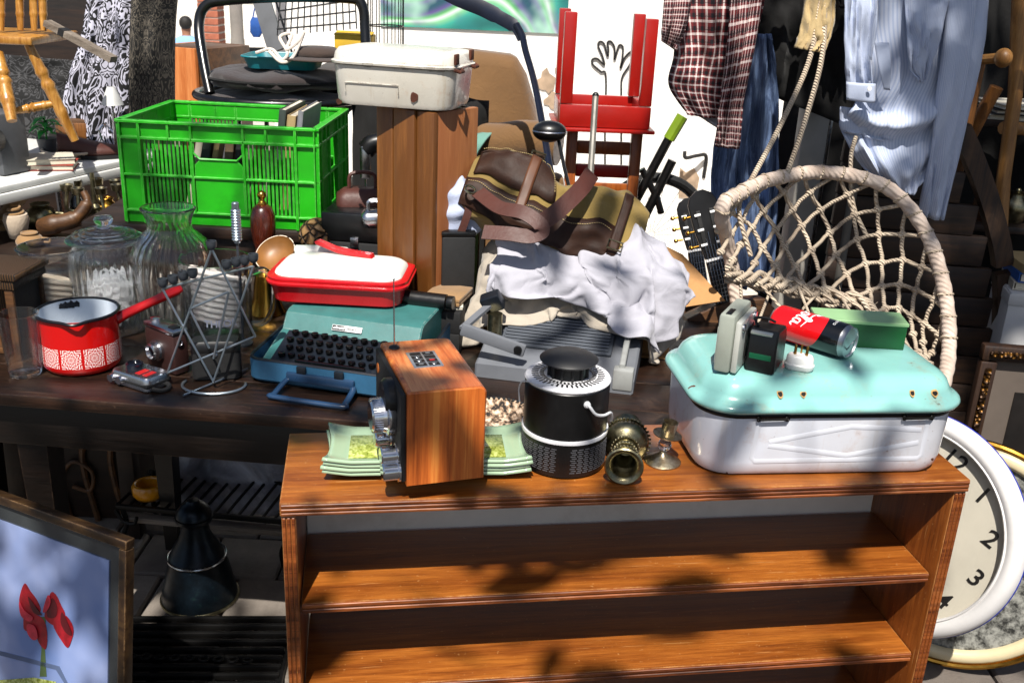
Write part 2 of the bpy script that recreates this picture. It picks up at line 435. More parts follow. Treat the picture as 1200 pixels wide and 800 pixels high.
def box_solid(c, h, rz=0.0, pad=.006):
    c = np.array(c); h = np.array(h) + pad; ca, sa = math.cos(rz), math.sin(rz); Rm = np.array([[ca, sa, 0], [-sa, ca, 0], [0, 0, 1]])
    def f(X):
        q = (X - c) @ Rm.T; dep = h - np.abs(q); ins = (dep > 0).all(-1)
        if not ins.any(): return X
        w_ = dep.copy(); w_[..., 2] *= .6; k = np.argmin(w_, -1); out = q.copy()
        for a in range(3):
            mk = ins & (k == a); sgn = np.where(q[..., a] >= 0, 1, -1) if a < 2 else np.ones(q.shape[:-1])
            out[..., a] = np.where(mk, sgn * h[a], out[..., a])
        return np.where(ins[..., None], out @ Rm + c, X)
    return f
from mathutils import noise as mn
def bicubic(rows, n=10):
    G = [spline([at(*q) for q in r_], n) for r_ in rows]; cols = len(G[0])
    return [spline([g[c] for g in G], n) for c in range(cols)]          # [col][row]
def folded_cloth(rows, seed, amp=.012, freq=26.0, ang=.6, n=14, warp=.35, up=(0, -.55, .83), edge=.02):
    C = bicubic(rows, n); nc, nr = len(C), len(C[0]); mb = MB(); U = Vector(up).normalized(); o = Vector((seed * 3.1, seed * 1.7, 0))
    ca, sa = math.cos(ang), math.sin(ang)
    def fn(u, v):
        p = C[int(round(u * (nc - 1)))][int(round(v * (nr - 1)))]
        q = Vector((u * 1.6, v, 0)); wv = mn.noise_vector(q * 2.2 + o) * warp
        a = (q.x + wv.x) * ca + (q.y + wv.y) * sa; b = (q.x + wv.y) * -sa * .8 + (q.y + wv.x) * ca * 1.1
        r1 = 1 - abs(math.sin(a * freq * .5)); r2 = 1 - abs(math.sin(b * freq * .33 + 1.3))
        m1 = .5 + .5 * mn.noise(q * 3.0 + o * 2); m2 = .5 + .5 * mn.noise(q * 2.4 - o)
        h = amp * (r1 ** 1.5 * m1 * 1.5 + r2 ** 1.6 * m2 * 1.2 + .8 * mn.noise(q * 5 + o) + .25 * mn.noise(q * 14 + o))
        e = min(u, 1 - u, v, 1 - v); j = mn.noise_vector(q * 4 - o * 3) * edge * max(0, 1 - e * 7)
        return tuple(p + U * h + Vector((j.x, j.y * .4, j.z * .5)))
    return mb.grid(fn, nc - 1, nr - 1)
def sim_cloth(name, start, colliders, frames=30, quality=5, bend=.25, grow=.0, mass=.25, fric=25.0, air=1.0, seed=0, pins=None):
    """drop a cloth grid on solids with the cloth solver, keep the settled mesh only"""
    ob = start.build(name, [], smooth=0); sc_ = SC
    cm = ob.modifiers.new('cloth', 'CLOTH'); cs = cm.settings
    cs.quality = quality; cs.mass = mass; cs.tension_stiffness = 12; cs.compression_stiffness = 12; cs.shear_stiffness = 6; cs.bending_stiffness = bend; cs.air_damping = air
    if pins:
        vg = ob.vertex_groups.new(name='pin'); vg.add(pins, 1.0, 'REPLACE'); cs.vertex_group_mass = 'pin'
    cs.tension_damping = 5; cs.shear_damping = 5; cs.bending_damping = .5; cs.shrink_min = -grow
    cc = cm.collision_settings; cc.use_collision = True; cc.distance_min = .004; cc.friction = fric; cc.use_self_collision = False; cc.collision_quality = 2
    cols = []
    for c in colliders:
        if isinstance(c, MB): c = c.build('solid', [], smooth=0); cols.append(c)
        m = c.modifiers.new('collision', 'COLLISION'); c.collision.thickness_outer = .004; c.collision.cloth_friction = fric; c['tmp'] = 1
    sc_.frame_start = 1; sc_.frame_end = frames; cm.point_cache.frame_start = 1; cm.point_cache.frame_end = frames
    for f in range(1, frames + 1): sc_.frame_set(f)
    dg = bpy.context.evaluated_depsgraph_get(); me = bpy.data.meshes.new_from_object(ob.evaluated_get(dg))
    V = np.empty(len(me.vertices) * 3); me.vertices.foreach_get('co', V); V = V.reshape(-1, 3)
    bpy.data.objects.remove(ob); bpy.data.meshes.remove(me)
    for c in colliders:
        if not isinstance(c, MB):
            for m in list(c.modifiers):
                if m.type == 'COLLISION': c.modifiers.remove(m)
    for c in cols: bpy.data.objects.remove(c)
    sc_.frame_set(1)
    start.v = [tuple(p) for p in V]; return start
def cloth_mb(X):
    mb = MB(); H, W = X.shape[:2]
    return mb.grid(lambda u, v: tuple(X[int(round(u * (H - 1))), int(round(v * (W - 1)))]), H - 1, W - 1)
def sheet(left, right, nu=40, nv=24, fold=None, sag=None):
    """surface between two boundary curves (top to bottom); fold(u,v) pushes it along the normal-ish -Y direction"""
    Ls = spline(left, 10); Rs = spline(right, 10)
    def samp(C, u):
        q = u * (len(C) - 1); i = min(int(q), len(C) - 2); return C[i].lerp(C[i + 1], q - i)
    def fn(u, v):
        p = samp(Ls, u).lerp(samp(Rs, u), v)
        if fold: 
            dy = fold(u, v); p = p + (Vector(dy) if not isinstance(dy, (int, float)) else Vector((0, -dy, 0)))
        return tuple(p)
    return MB().grid(fn, nu, nv)
# ------------------------------------------------------------------ setting: pavement
plain('joint', '2a2522', .9, var=.3)
t = NT('paver'); v = t.coord(); oi = t.n('ObjectInfo')
col = t.ramp(oi.outputs['Random'], [(0, lin('5e5650')), (1, lin('8d847a'))])
col = t.mix(t.math('MULTIPLY', t.ramp(t.noise(v, 7, 8, .7), [(.4, (0, 0, 0)), (.7, (1, 1, 1))]), .5), col, lin('3a332d'))
t.set(col, .85); t.bump(t.noise(v, 60, 6, .7), .5, .006)
ground = MB().box((1, -5.3, -.06), (60, 19, .08), 0).build('ground', 'joint', smooth=0); structure(ground)
pm = MB().box((0, 0, 0), (.192, .192, .05), .006, seg=1).build('paver', 'paver', ground)
first = True
for i in range(24):
    for j in range(12):
        x, y = -2.5 + i * .2, 1.55 + j * .2
        o = pm if first else copy_part(pm, ground)
        first = False
        o.location = (x + (.1 if j % 2 else 0), y, -.025 + random.uniform(-.003, .002) ); o.rotation_euler = (random.uniform(-.01, .01), random.uniform(-.01, .01), random.uniform(-.01, .01))

# ------------------------------------------------------------------ bookcase
wood('shelf_wood', '7a4012', '9c5c20', 0, 1.3, .36, .08, coat=.2, dark='55290b', edge=.7, wear_c='c89a62', scratch=.28)
wood('shelf_wood_up', '6c360f', '8c4e1c', 2, 1.3, .36, .08, coat=.2, dark='47220a', edge=.6, wear_c='c89a62', scratch=.25)
wood('shelf_edge', '6a3210', '9a5424', 0, 2.4, .45, .2, dark='2a1206', wear=.3, wear_c='c08a58')
plain('board_white', 'd8d0c4', .7, var=.06, dirt=.35, dirt_c='9a8a74')
BW, BD, BH, BRZ = 1.1014, .235, .80, R(9.12)
bk = Thing('bookcase', 'open orange brown wooden bookcase with bare shelves holding the bread bin and radio', 'bookcase', (-.3302, 1.2765, 0), BRZ)
def grain_board(name, c, size, mat, bev=.002):
    return bk.p(name, MB().box((0, 0, 0), size, bev), mat)
o = grain_board('top_board', 0, (BW, BD, .022), 'shelf_wood'); o.location = (BW / 2, BD / 2, BH - .011)
e = MB()
for z in (-.0068, 0.0, .0068): e.box((0, -BD / 2 - .0012, z), (BW - .004, .004, .0048), .001, seg=1)
bk.p('edge_banding', e, 'shelf_edge', o)
for x in (.0125, BW - .0125):
    o = grain_board('side_panel', 0, (.021, BD - .004, BH - .0225), 'shelf_wood_up'); o.location = (x, BD / 2, (BH - .0225) / 2)
    e = MB()
    for q in (-.0068, 0, .0068): e.box((q, -BD / 2 + .0016, 0), (.0048, .004, BH - .027), .001, seg=1)
    bk.p('edge_banding', e, 'shelf_edge', o)
for z in (.612, .448, .262, .08):
    o = grain_board('shelf', 0, (BW - .049, BD - .032, .018), 'shelf_wood'); o.location = (BW / 2, BD / 2 + .002, z - .009)
    e = MB()
    for q in (-.0045, .0045): e.box((0, -(BD - .032) / 2 - .001, q), (BW - .051, .004, .0065), .001, seg=1)
    bk.p('edge_banding', e, 'shelf_edge', o)
o = bk.p('back_panel', MB().box((BW / 2, BD - .004, .41), (BW - .05, .006, .73), 0), 'board_white')

# ------------------------------------------------------------------ glass plates
t = NT('plate_glass'); v = t.coord(); t.set(lin('a9c4a4'), .1); t.b.inputs['Coat Weight'].default_value = .6
t.b.inputs['Transmission Weight'].default_value = .25
t = NT('plate_center'); v = t.coord()
t.set(t.ramp(t.noise(v, 140, 5, .7), [(.36, lin('5f6a1c')), (.5, lin('98a248')), (.64, lin('c4cd86'))]), .2); t.b.inputs['Coat Weight'].default_value = .5
pa = on(380, 567, .80); pb = on(620, 565, .80); prz = math.atan2(pb.y - pa.y, pb.x - pa.x)
pcen = (pa + pb) / 2 + Vector((-math.sin(prz), math.cos(prz), 0)) * .066
def plate(k, label, dx, dr):
    th = Thing('glass_plate', label, 'plate', (pcen.x + dx, pcen.y, .8005 + k * .0068), prz + dr, 'stack of green glass plates under the radio')
    w_, d_ = .322, .128
    def fn(u, v):
        x = (u - .5) * w_; y = (v - .5) * d_
        a = max(0, abs(u - .5) * 2 - .74) / .26; b = max(0, abs(v - .5) * 2 - .6) / .4
        e = max(a, b); z = .008 * e ** 1.6 + .007 * (a * b)
        k_ = 1 - .05 * (1 - (abs(v - .5) * 2) ** 2) * (abs(u - .5) * 2) ** 6; l_ = 1 - .06 * (1 - (abs(u - .5) * 2) ** 2) * (abs(v - .5) * 2) ** 6
        return (x * k_, y * l_, z + .003)
    th.p('rim', MB().grid(fn, 36, 20), 'plate_glass', solid=.0055, offset=1.0)
    th.p('centre', MB().grid(lambda u, v: ((u - .5) * w_ * .76, (v - .5) * d_ * .62, .0098), 4, 2), 'plate_center', solid=.0006)
plate(0, 'lowest pale green glass plate of the stack under the wooden radio', .0, 0)
plate(1, 'second pale green glass plate up in the stack under the radio', -.003, .008)
plate(2, 'third pale green glass plate up in the stack under the radio', .002, -.006)
plate(3, 'topmost pale green glass plate with speckled olive centre, directly under the radio', 0, .004)
PZT = .8005 + 3 * .0068 + .0095

# ------------------------------------------------------------------ table radio
t = NT('zebra_wood'); v = t.coord(scale=(26, 26, 1.0)); n = t.noise(v, 1.5, 6, .6, .3); fine = t.noise(t.coord(scale=(130, 130, 5)), 2, 4, .7)
f = t.math('ADD', t.math('MULTIPLY', n, .75), t.math('MULTIPLY', fine, .25))
t.set(t.ramp(f, [(.36, lin('5a2408')), (.43, lin('9c4c1c')), (.52, lin('bd6226')), (.62, lin('d8843c'))]), .33); t.bump(f, .06, .002); t.b.inputs['Coat Weight'].default_value = .2
wood('zebra_wood_top', 'b05a28', 'd08a52', 1, 2.0, .36, .05, dark='97481c', coat=.2)
plain('black_plastic', '0b0b0c', .35, var=.3, vs=40)
plain('black_matte', '101011', .7, var=.3, vs=40, bump=.1)
plain('chrome', 'd8d8dc', .12, 1.0, var=.05)
plain('chrome_worn', 'b5b6bb', .25, 1.0, var=.15)
plain('badge_silver', 'b8bcc0', .3, .8, var=.1)
plain('orange_badge', 'c06a28', .4)
plain('red_paint_small', 'a01818', .4)
a = on(477, 571, PZT); b = on(567, 560.5, PZT); rz = math.atan2(b.y - a.y, b.x - a.x)
RW, RL, RH = (b - a).length, .205, .150
rd = Thing('table_radio', 'wooden table radio with chrome dials and raised aerial on green glass plates', 'radio', (a.x, a.y, PZT + .0005), rz)
mb = MB()
prof = [(0, 0), (RW, 0)] + [(RW - .011 + .011 * math.cos(R(q)), RH - .011 + .011 * math.sin(R(q))) for q in range(0, 91, 15)] + [(.004 - .004 * math.sin(R(q)), RH - .004 + .004 * math.cos(R(q))) for q in range(0, 91, 30)]
mb.prism(prof, RL, TR((0, RL, 0), (R(90), 0, 0)), .0025)
cab = rd.p('cabinet', mb, 'zebra_wood', smooth=30)
rd.p('veneer_top', MB().prism(rrect(RW - .016, RL - .004, .002, 2, RW / 2 - .002, RL / 2), .0006, TR((0, 0, RH - .0001))), 'zebra_wood_top', cab)
rd.p('dial_face', MB().box((-.004, RL / 2, RH / 2), (.009, RL - .012, RH - .010), .003), 'black_matte')
yc = lambda y: y
def xl(y, z): return TR((-.008, y, z), (0, R(-90), 0))
rd.p('dial_window', MB().lathe([(.001, 0), (.033, 0), (.033, .010), (.028, .016), (.001, .018)], 36, xl(.066, .113)), 'black_plastic')
dm = MB().lathe([(.030, 0), (.032, .003), (.032, .012), (.028, .014), (.026, .019), (.024, .032), (.021, .035), (.001, .035)], 48, xl(.060, .092))
dial = rd.p('tuning_dial', dm, 'chrome')
kn = MB()
for k in range(44):
    a_ = 2 * math.pi * k / 44; kn.box((.0255 * math.cos(a_), .0255 * math.sin(a_), .026), (.0018, .0014, .014), 0, rot=(0, 0, a_), m=xl(.060, .092))
rd.p('knurling', kn, 'chrome', dial)
for y, z, r_ in ((.030, .040, .014), (.075, .046, .013), (.018, .020, .0145)):
    rd.p('knob', MB().lathe([(.001, 0), (r_ + .003, 0), (r_ + .003, .003), (r_, .004), (r_, .024), (r_ - .002, .026), (.001, .0255)], 32, xl(y, z)), 'chrome')
rd.p('emblem', MB().lathe([(.001, 0), (.008, 0), (.008, .0015), (.001, .002)], 24, xl(.178, .118)), 'orange_badge')
bp = rd.p('badge_plate', MB().box((.052, .118, RH + .001), (.046, .064, .0018), .0008), 'badge_silver')
m_ = MB()
for i in range(2):
    for j in range(4): m_.box((.041 + i * .020 + .001, .096 + j * .0145, RH + .0021), (.017, .0115, .0008), .0002, seg=1)
rd.p('badge_inlay', m_, 'black_plastic', bp)
m_ = MB()
for i, j, kx in ((0, 0, 0), (0, 1, 1), (1, 1, 0), (0, 2, 1), (1, 3, 0), (1, 0, 1)):
    x, y = .042 + i * .020, .096 + j * .0145
    if kx: m_.torus((x, y, RH + .0026), .003, .0005, n=14, k=5)
    else: m_.box((x, y, RH + .0026), (.007, .002, .0003), 0); m_.box((x, y + .003, RH + .0026), (.007, .001, .0003), 0)
rd.p('badge_marks', m_, 'badge_silver', bp)
rd.p('badge_marks', MB().box((.062, .1105, RH + .0027), (.008, .005, .0004), 0), 'red_paint_small', bp)
rd.p('aerial_base', MB().lathe([(.001, 0), (.009, 0), (.008, .003), (.004, .005), (.001, .005)], 24, TR((.017, .176, RH + .0003))), 'black_plastic')
an = rd.p('aerial', MB().tube([(.017, .176, RH + .004), (.0165, .176, RH + .05), (.016, .176, RH + .112)], [.0013, .0011, .0009], 8), 'chrome_worn')
rd.p('aerial_tip', MB().sphere((.016, .176, RH + .113), .0019, n=10), 'chrome_worn', an)

# ------------------------------------------------------------------ insect trap lamp
plain('trap_white', 'd6d6da', .35, var=.05); plain('cord_white', 'c9cacd', .5)
c = on(659, 539, .80)
tr = Thing('insect_trap_lamp', 'black cylindrical insect trap lamp with white rings and domed cap', 'lamp', (c.x, c.y, .8005), R(10))
rr = .0685
tr.p('lower_basket', MB().lathe([(.001, 0), (rr - .006, 0), (rr - .001, .003), (rr, .008), (rr, .060), (.001, .060)], 56), 'black_plastic')
m_ = MB()
for lv in range(12):
    for k in range(40):
        if (k % 20) in (8, 9, 18, 19): continue
        a_ = 2 * math.pi * k / 40 + (lv % 2) * .03
        m_.box((rr * math.cos(a_), rr * math.sin(a_), .012 + lv * .0036), (.0016, .008, .0012), 0, rot=(0, 0, a_))
plain('slot_grey', '4a4a4e', .4)
tr.p('vent_ribs', m_, 'slot_grey')['kind'] = 'stuff'
tr.p('lower_ring', MB().lathe([(rr - .003, .0602), (rr + .0012, .0602), (rr + .0016, .0632), (rr + .0012, .0662), (rr - .003, .0662)], 56), 'trap_white')
tr.p('upper_body', MB().lathe([(.001, .0664), (rr - .001, .0664), (rr - .001, .143), (rr - .003, .145), (.001, .145)], 56), 'black_plastic')
ring = MB().lathe([(.030, .1452), (rr - .0015, .1452), (rr, .148), (rr - .002, .151), (.062, .1525), (.040, .1525), (.036, .151), (.030, .151)], 56)
rg = tr.p('top_ring', ring, 'trap_white')
m_ = MB()
for k in range(44):
    a_ = 2 * math.pi * k / 44
    for r0, l in ((.0525, .011), (.0420, .007)): m_.box((r0 * math.cos(a_ + r0 * 9), r0 * math.sin(a_ + r0 * 9), .1526), (l, .0032, .0012), 0, rot=(0, 0, a_ + .55))
tr.p('air_slot', m_, 'black_plastic', rg)
tr.p('neck', MB().lathe([(.001, .145), (.034, .145), (.030, .152), (.030, .172), (.001, .172)], 40), 'black_plastic')
m_ = MB()
for k in range(12):
    a_ = 2 * math.pi * k / 12; m_.box((.0305 * math.cos(a_), .0305 * math.sin(a_), .160), (.006, .004, .022), .001, rot=(0, 0, a_), seg=1)
tr.p('neck_fin', m_, 'black_matte')
plain('cap_black', '1b1b1d', .5, var=.25)
tr.p('cap', MB().lathe([(.001, .1725), (.040, .1735), (.0455, .1765), (.0465, .1785), (.044, .181), (.033, .1865), (.018, .190), (.001, .191)], 48), 'cap_black')
tr.p('cord', MB().tube(spline([(.018, -rr + .001, .128), (.020, -rr - .006, .127), (.030, -rr - .006, .115), (.046, -rr + .005, .108), (.060, -rr + .020, .105), (.066, -rr + .03, .093), (.066, -.034, .085)], 6), .0024, 8), 'cord_white')
tr.p('cord_plug', MB().lathe([(.001, 0), (.0055, 0), (.0055, .004), (.003, .007), (.001, .007)], 16, TR((.017, -rr + .004, .128), (R(90), 0, 0))), 'cord_white')
tr.p('hanging_wire', MB().tube(spline([(-.030, -.040, .153), (-.055, -.045, .154), (-.074, -.020, .150), (-.080, -.012, .135), (-.078, -.012, .112)], 6), .0012, 6), 'cord_white')

# ------------------------------------------------------------------ brass vase lying on its side, candlestick, woven dish
t = NT('old_brass'); v = t.coord(); n = t.noise(v, 30, 7, .7)
t.set(t.ramp(n, [(.3, lin('4b4636')), (.5, lin('857e63')), (.7, lin('b4ad90'))]), t.math('ADD', t.math('MULTIPLY', n, .4), .12), 1.0); t.bump(n, .2, .003)
t = NT('old_silver'); v = t.coord(); n = t.noise(v, 40, 7, .7)
t.set(t.ramp(n, [(.3, lin('6a5d46')), (.5, lin('a89c84')), (.7, lin('d4cbb8'))]), t.math('ADD', t.math('MULTIPLY', n, .35), .15), 1.0)
a = on(731, 548, .829); b = on(735, 500, .834)
ln = (b - a).length; yaw = math.atan2(-(b.x - a.x), b.y - a.y)
vm = TR((a.x, a.y, .829 + .002), (R(-90 - 3), 0, yaw))
vz = Thing('brass_vase', 'tarnished brass vase lying on its side, mouth towards the viewer', 'vase', (a.x, a.y, .8005), 0)
pr = [(.0185, .004), (.0185, .03), (.013, .05), (.001, .051)]
out = [(.001, .165), (.024, .165), (.027, .160), (.025, .150), (.017, .140), (.016, .128), (.020, .120), (.034, .108), (.0375, .098), (.036, .088), (.030, .080), (.022, .074), (.0185, .066), (.0165, .050), (.0195, .030), (.026, .012), (.0305, .003), (.0308, 0), (.0285, -.0015), (.024, 0), (.0195, .006), (.015, .03), (.012, .07), (.001, .072)]
vz.p('body', MB().lathe([(r_, z) for r_, z in out], 40, vm), 'old_brass', world=True)
for z0, r0, nn_ in ((.112, .036, 40), (.068, .0225, 26), (.052, .0195, 24), (.022, .0255, 30)):
    m_ = MB().torus((0, 0, z0), r0 - .001, .0018, vm, 36, 6)
    for k in range(nn_):
        a_ = 2 * math.pi * k / nn_; m_.sphere((r0 * math.cos(a_), r0 * math.sin(a_), z0), .0022, n=6, m=vm)
    vz.p('beaded_flange', m_, 'old_brass', world=True)
m_ = MB()
for k in range(36):
    a_ = 2 * math.pi * k / 36; m_.box((.0385 * math.cos(a_), .0385 * math.sin(a_), .104), (.006, .0035, .002), .0005, rot=(0, R(20), a_), m=vm, seg=1)
vz.p('serrated_collar', m_, 'old_brass', world=True)

c = on(776, 541, .80)
cs = Thing('candlestick', 'small silver candlestick with a crystal ball stem beside the bread bin', 'candlestick', (c.x, c.y, .8005), 0)
cs.p('foot', MB().lathe([(.001, 0), (.030, 0), (.0305, .002), (.027, .005), (.016, .010), (.007, .016), (.005, .020), (.001, .020)], 36), 'old_silver')
glass('crystal', (1, 1, 1))
m_ = MB(); bm = bmesh.new(); bmesh.ops.create_icosphere(bm, subdivisions=2, radius=.0115); m_.add([q.co[:] for q in bm.verts], [tuple(q.index for q in f_.verts) for f_ in bm.faces], TR((0.001, 0, .031))); bm.free()
cs.p('crystal_ball', m_, 'crystal', smooth=0)
hm = TR((.003, 0, .043), (0, R(8), 0))
cs.p('drip_tray', MB().lathe([(.001, 0), (.006, 0), (.012, .003), (.0235, .006), (.024, .0075), (.012, .006), (.001, .006)], 36, hm), 'old_silver')
cs.p('candle_cup', MB().lathe([(.001, .006), (.0115, .006), (.0120, .010), (.0125, .029), (.0133, .030), (.0118, .030), (.0105, .012), (.001, .012)], 32, hm), 'old_silver')

t = NT('woven'); v = t.coord(); n = t.noise(v, 90, 4, .6)
t.set(t.ramp(n, [(.42, lin('140e0a')), (.52, lin('9a8068')), (.62, lin('d8c4ae'))]), .8); t.bump(n, .6, .004)
c = on(578, 520, .80)
dm_ = TR((c.x, c.y + .055, .8065), (R(2), 0, 0))
wd = Thing('woven_dish', 'round dark woven dish behind the radio beside the lamp', 'dish', (c.x, c.y + .055, .8005), 0)
wd.p('bowl', MB().lathe([(.001, 0), (.05, 0), (.062, .010), (.067, .027), (.069, .030), (.065, .030), (.058, .012), (.048, .004), (.001, .004)], 40, TR((0, 0, 0))), 'woven')
m_ = MB()
for k in range(46):
    a_ = 2 * math.pi * k / 46; m_.box((.0675 * math.cos(a_), .0675 * math.sin(a_), .030), (.008, .005, .004), .001, rot=(0, 0, a_ + .4), seg=1)
wd.p('woven_rim', m_, 'black_matte')

# ------------------------------------------------------------------ enamel bread bin
enamel('enamel_white', 'cdd0da', .75, .14, stain='b4a894', drip=.22); enamel('enamel_teal', '7cb0aa', .65, .13, stain='a8d8d0', drip=.12)
plain('rust', '4a2210', .9, var=.5, vs=60, bump=.4); plain('black_wire', '141210', .5, .6, var=.3)
plain('rust_halo', 'b08850', .6, var=.3, vs=50)
a = on(850, 562, .80); b = on(1085, 558, .80); rz = math.atan2(b.y - a.y, b.x - a.x)
cen = (a + b) / 2 + Vector((-math.sin(rz), math.cos(rz), 0)) * .127
bb = Thing('bread_bin', 'rusty white enamel bread bin with turquoise lid on the bookcase', 'bread bin', (cen.x, cen.y, .8005), rz)
L_, D_ = .432, .252
bb.p('lid_gap_shade', rr_loft(MB(), [(L_ + .001, D_ + .001, .0625, .106), (L_ + .004, D_ + .004, .064, .110), (L_ + .001, D_ + .001, .0625, .1128)], 10, cap0=False, cap1=False), 'black_wire')  # black ring puts the shade of the gap under the lid rim
body = bb.p('body', rr_loft(MB(), [(L_ - .05, D_ - .05, .04, 0), (L_ - .025, D_ - .025, .052, .003), (L_ - .012, D_ - .012, .058, .012), (L_ - .006, D_ - .006, .06, .028), (L_, D_, .062, .121)], 10), 'enamel_white')
lid = bb.p('lid', rr_loft(MB(), [(L_ - .01, D_ - .01, .06, .112), (L_ + .006, D_ + .006, .064, .1135), (L_ + .020, D_ + .020, .071, .118), (L_ + .024, D_ + .024, .073, .1225), (L_ + .020, D_ + .020, .071, .127), (L_ + .008, D_ + .008, .066, .1305), (L_ - .006, D_ - .006, .06, .133), (L_ - .014, D_ - .014, .057, .142), (L_ - .024, D_ - .024, .053, .153), (L_ - .04, D_ - .04, .047, .161), (L_ - .06, D_ - .06, .04, .1655), (L_ - .09, D_ - .09, .03, .167)], 10), 'enamel_teal', smooth=60)
LIDZ = .8005 + .167
def bsurf(x, z): return (x, -(D_ / 2 - .003 + .003 * (z - .028) / .093) , z)
m_ = MB()
m_.tube([bsurf(*p_) for p_ in ((-.118, .098), (-.126, .092), (-.130, .036), (-.124, .030), (.150, .031), (.156, .037), (.154, .094), (.148, .100))], .0042, 8, flat=.18, up=(0, -1, 0))
for q in ([(-.105, .064), (.028, .090), (.146, .083)], [(-.105, .058), (.028, .038), (.146, .060)]): m_.tube([bsurf(*p_) for p_ in q], 0.0046, 8, flat=.20, up=(0, -1, 0))
plain('enamel_relief', 'c6c8d0', .2, var=.06, coat=.3)
bb.p('embossed_panel', m_, 'enamel_relief', body)
for x in (-.105, .135):
    m_ = MB().tube([(x - .024, -D_ / 2 - .001, .108), (x - .022, -D_ / 2 - .006, .106), (x + .022, -D_ / 2 - .006, .107), (x + .024, -D_ / 2 - .001, .109)], .0022, 8)
    for q in (-.023, .023): m_.torus((0, 0, 0), .0045, .0013, TR((x + q, -D_ / 2 - .003, .107), (R(90), 0, R(30))), 16, 6)
    bb.p('latch_wire', m_, 'black_wire')
def spot(px, py, pz, nrm, r_, mat='rust', sx=1.0):
    q = Vector(nrm).to_track_quat('Z', 'Y').to_matrix().to_4x4()
    out = [(r_ * sx * (1 + .16 * math.sin(.9 * k + px * 90)) * math.cos(k * .45), r_ * (1 + .16 * math.cos(1.35 * k + py * 70)) * math.sin(k * .45)) for k in range(14)]
    return MB().prism(out, .0008, Matrix.Translation((px, py, pz)) @ q)
sy = lambda z: -(D_ / 2 - .003)
for (x, z, r_) in ((-.096, .1445, .0046), (-.058, .144, .004), (.122, .1445, .0042), (.160, .144, .0045)):
    bb.p('rust_halo', spot(x, -(D_ - .0165) / 2 - .0003, z, (0, -1, .75), r_ * 1.5, sx=.8), 'rust_halo', lid)
    bb.p('rust_hole', spot(x, -(D_ - .0165) / 2 - .0012, z, (0, -1, .75), r_ * .85), 'black_wire', lid)
for (x, y, z, n_, r_) in ((-.178, -.062, .1615, (-.5, -.1, 1), .006), (-.182, -.022, .1605, (-.6, 0, 1), .0065), (-.219, -.060, .1295, (-.5, -.3, 1), .006), (-.16, -.105, .1555, (-.4, -.8, 1), .003)):
    bb.p('rust_spot', spot(x, y, z, n_, r_), 'rust', lid)
for (x, y, z, n_, r_, sx) in ((-.152, -.1135, .006, (0, -1, -.55), .006, 2.4), (.175, -.1255, .030, (.2, -1, 0), .0025, 1)):
    bb.p('rust_spot', spot(x, y, z, n_, r_, sx=sx), 'rust', body)

# things on the lid
plain('dev_grey', '8f948a', .45, var=.15, dirt=.3); plain('dev_silver', 'c4c5bd', .35, .3, var=.12); plain('dark_green', '0c5a3a', .4)
c = on(868, 436, LIDZ)
d1 = Thing('pocket_radio', 'worn grey and silver pocket radio standing upright on the turquoise lid', 'pocket radio', (c.x - .008, c.y + .035, LIDZ + .0005), R(64))
bx = d1.p('case', MB().box((0, .004, .048), (.100, .026, .095), .005), 'dev_grey')
d1.p('front_cover', MB().box((0, -.0145, .044), (.094, .010, .084), .003), 'dev_silver')
d1.p('hand_strap', MB().tube(spline([(.05, .01, .03), (.075, .03, .035), (.09, .02, .02), (.075, .0, .004), (.05, .012, .012)], 6), .0022, 8), 'dev_grey')
d1.p('battery_door', MB().box((-.03, .004, .0958), (.03, .009, .0016), .0004), 'black_plastic')
m_ = MB()
for k in range(6): m_.box((-.012 + k * .009, -.0198, .040), (.003, .001, .05), .0003, seg=1)
d1.p('speaker_slot', m_, 'black_plastic')
for x_, z_ in ((.036, .075), (-.036, .075)): d1.p('tuning_wheel', MB().lathe([(.001, 0), (.007, 0), (.007, .003), (.001, .0035)], 18, TR((x_, -.0195, z_), (R(90), 0, 0))), 'chrome_worn')
d1.p('seam_strip', MB().box((0, .0172, .043), (.09, .001, .06), .0003), 'dev_silver')
c = on(897, 437, LIDZ)
d2 = Thing('box_camera', 'small black plastic camera with a green stripe on the turquoise lid', 'camera', (c.x + .002, c.y + .034, LIDZ + .0005), R(64))
mb = MB(); mb.prism([(-.036, 0), (.036, 0), (.036, .046), (.026, .064), (-.030, .070), (-.036, .060)], .046, TR((0, .02, 0), (R(90), 0, 0)), .003)
bx = d2.p('body', mb, 'black_plastic')
d2.p('green_stripe', MB().box((-.0362, -.002, .026), (.001, .034, .009), .0002), 'dark_green', bx)
d2.p('green_stripe', MB().box((0, -.0202, .026), (.066, .001, .009), .0002), 'dark_green', bx)
d2.p('flash_window', MB().box((-.030, 0, .0655), (.018, .034, .004), .001, rot=(0, R(-12), 0)), 'dev_silver')
d2.p('wrist_cord', MB().tube(spline([(-.02, .01, .070), (.0, .02, .076), (.02, .005, .072), (.034, -.005, .064)], 6), .0022, 6), 'black_matte')

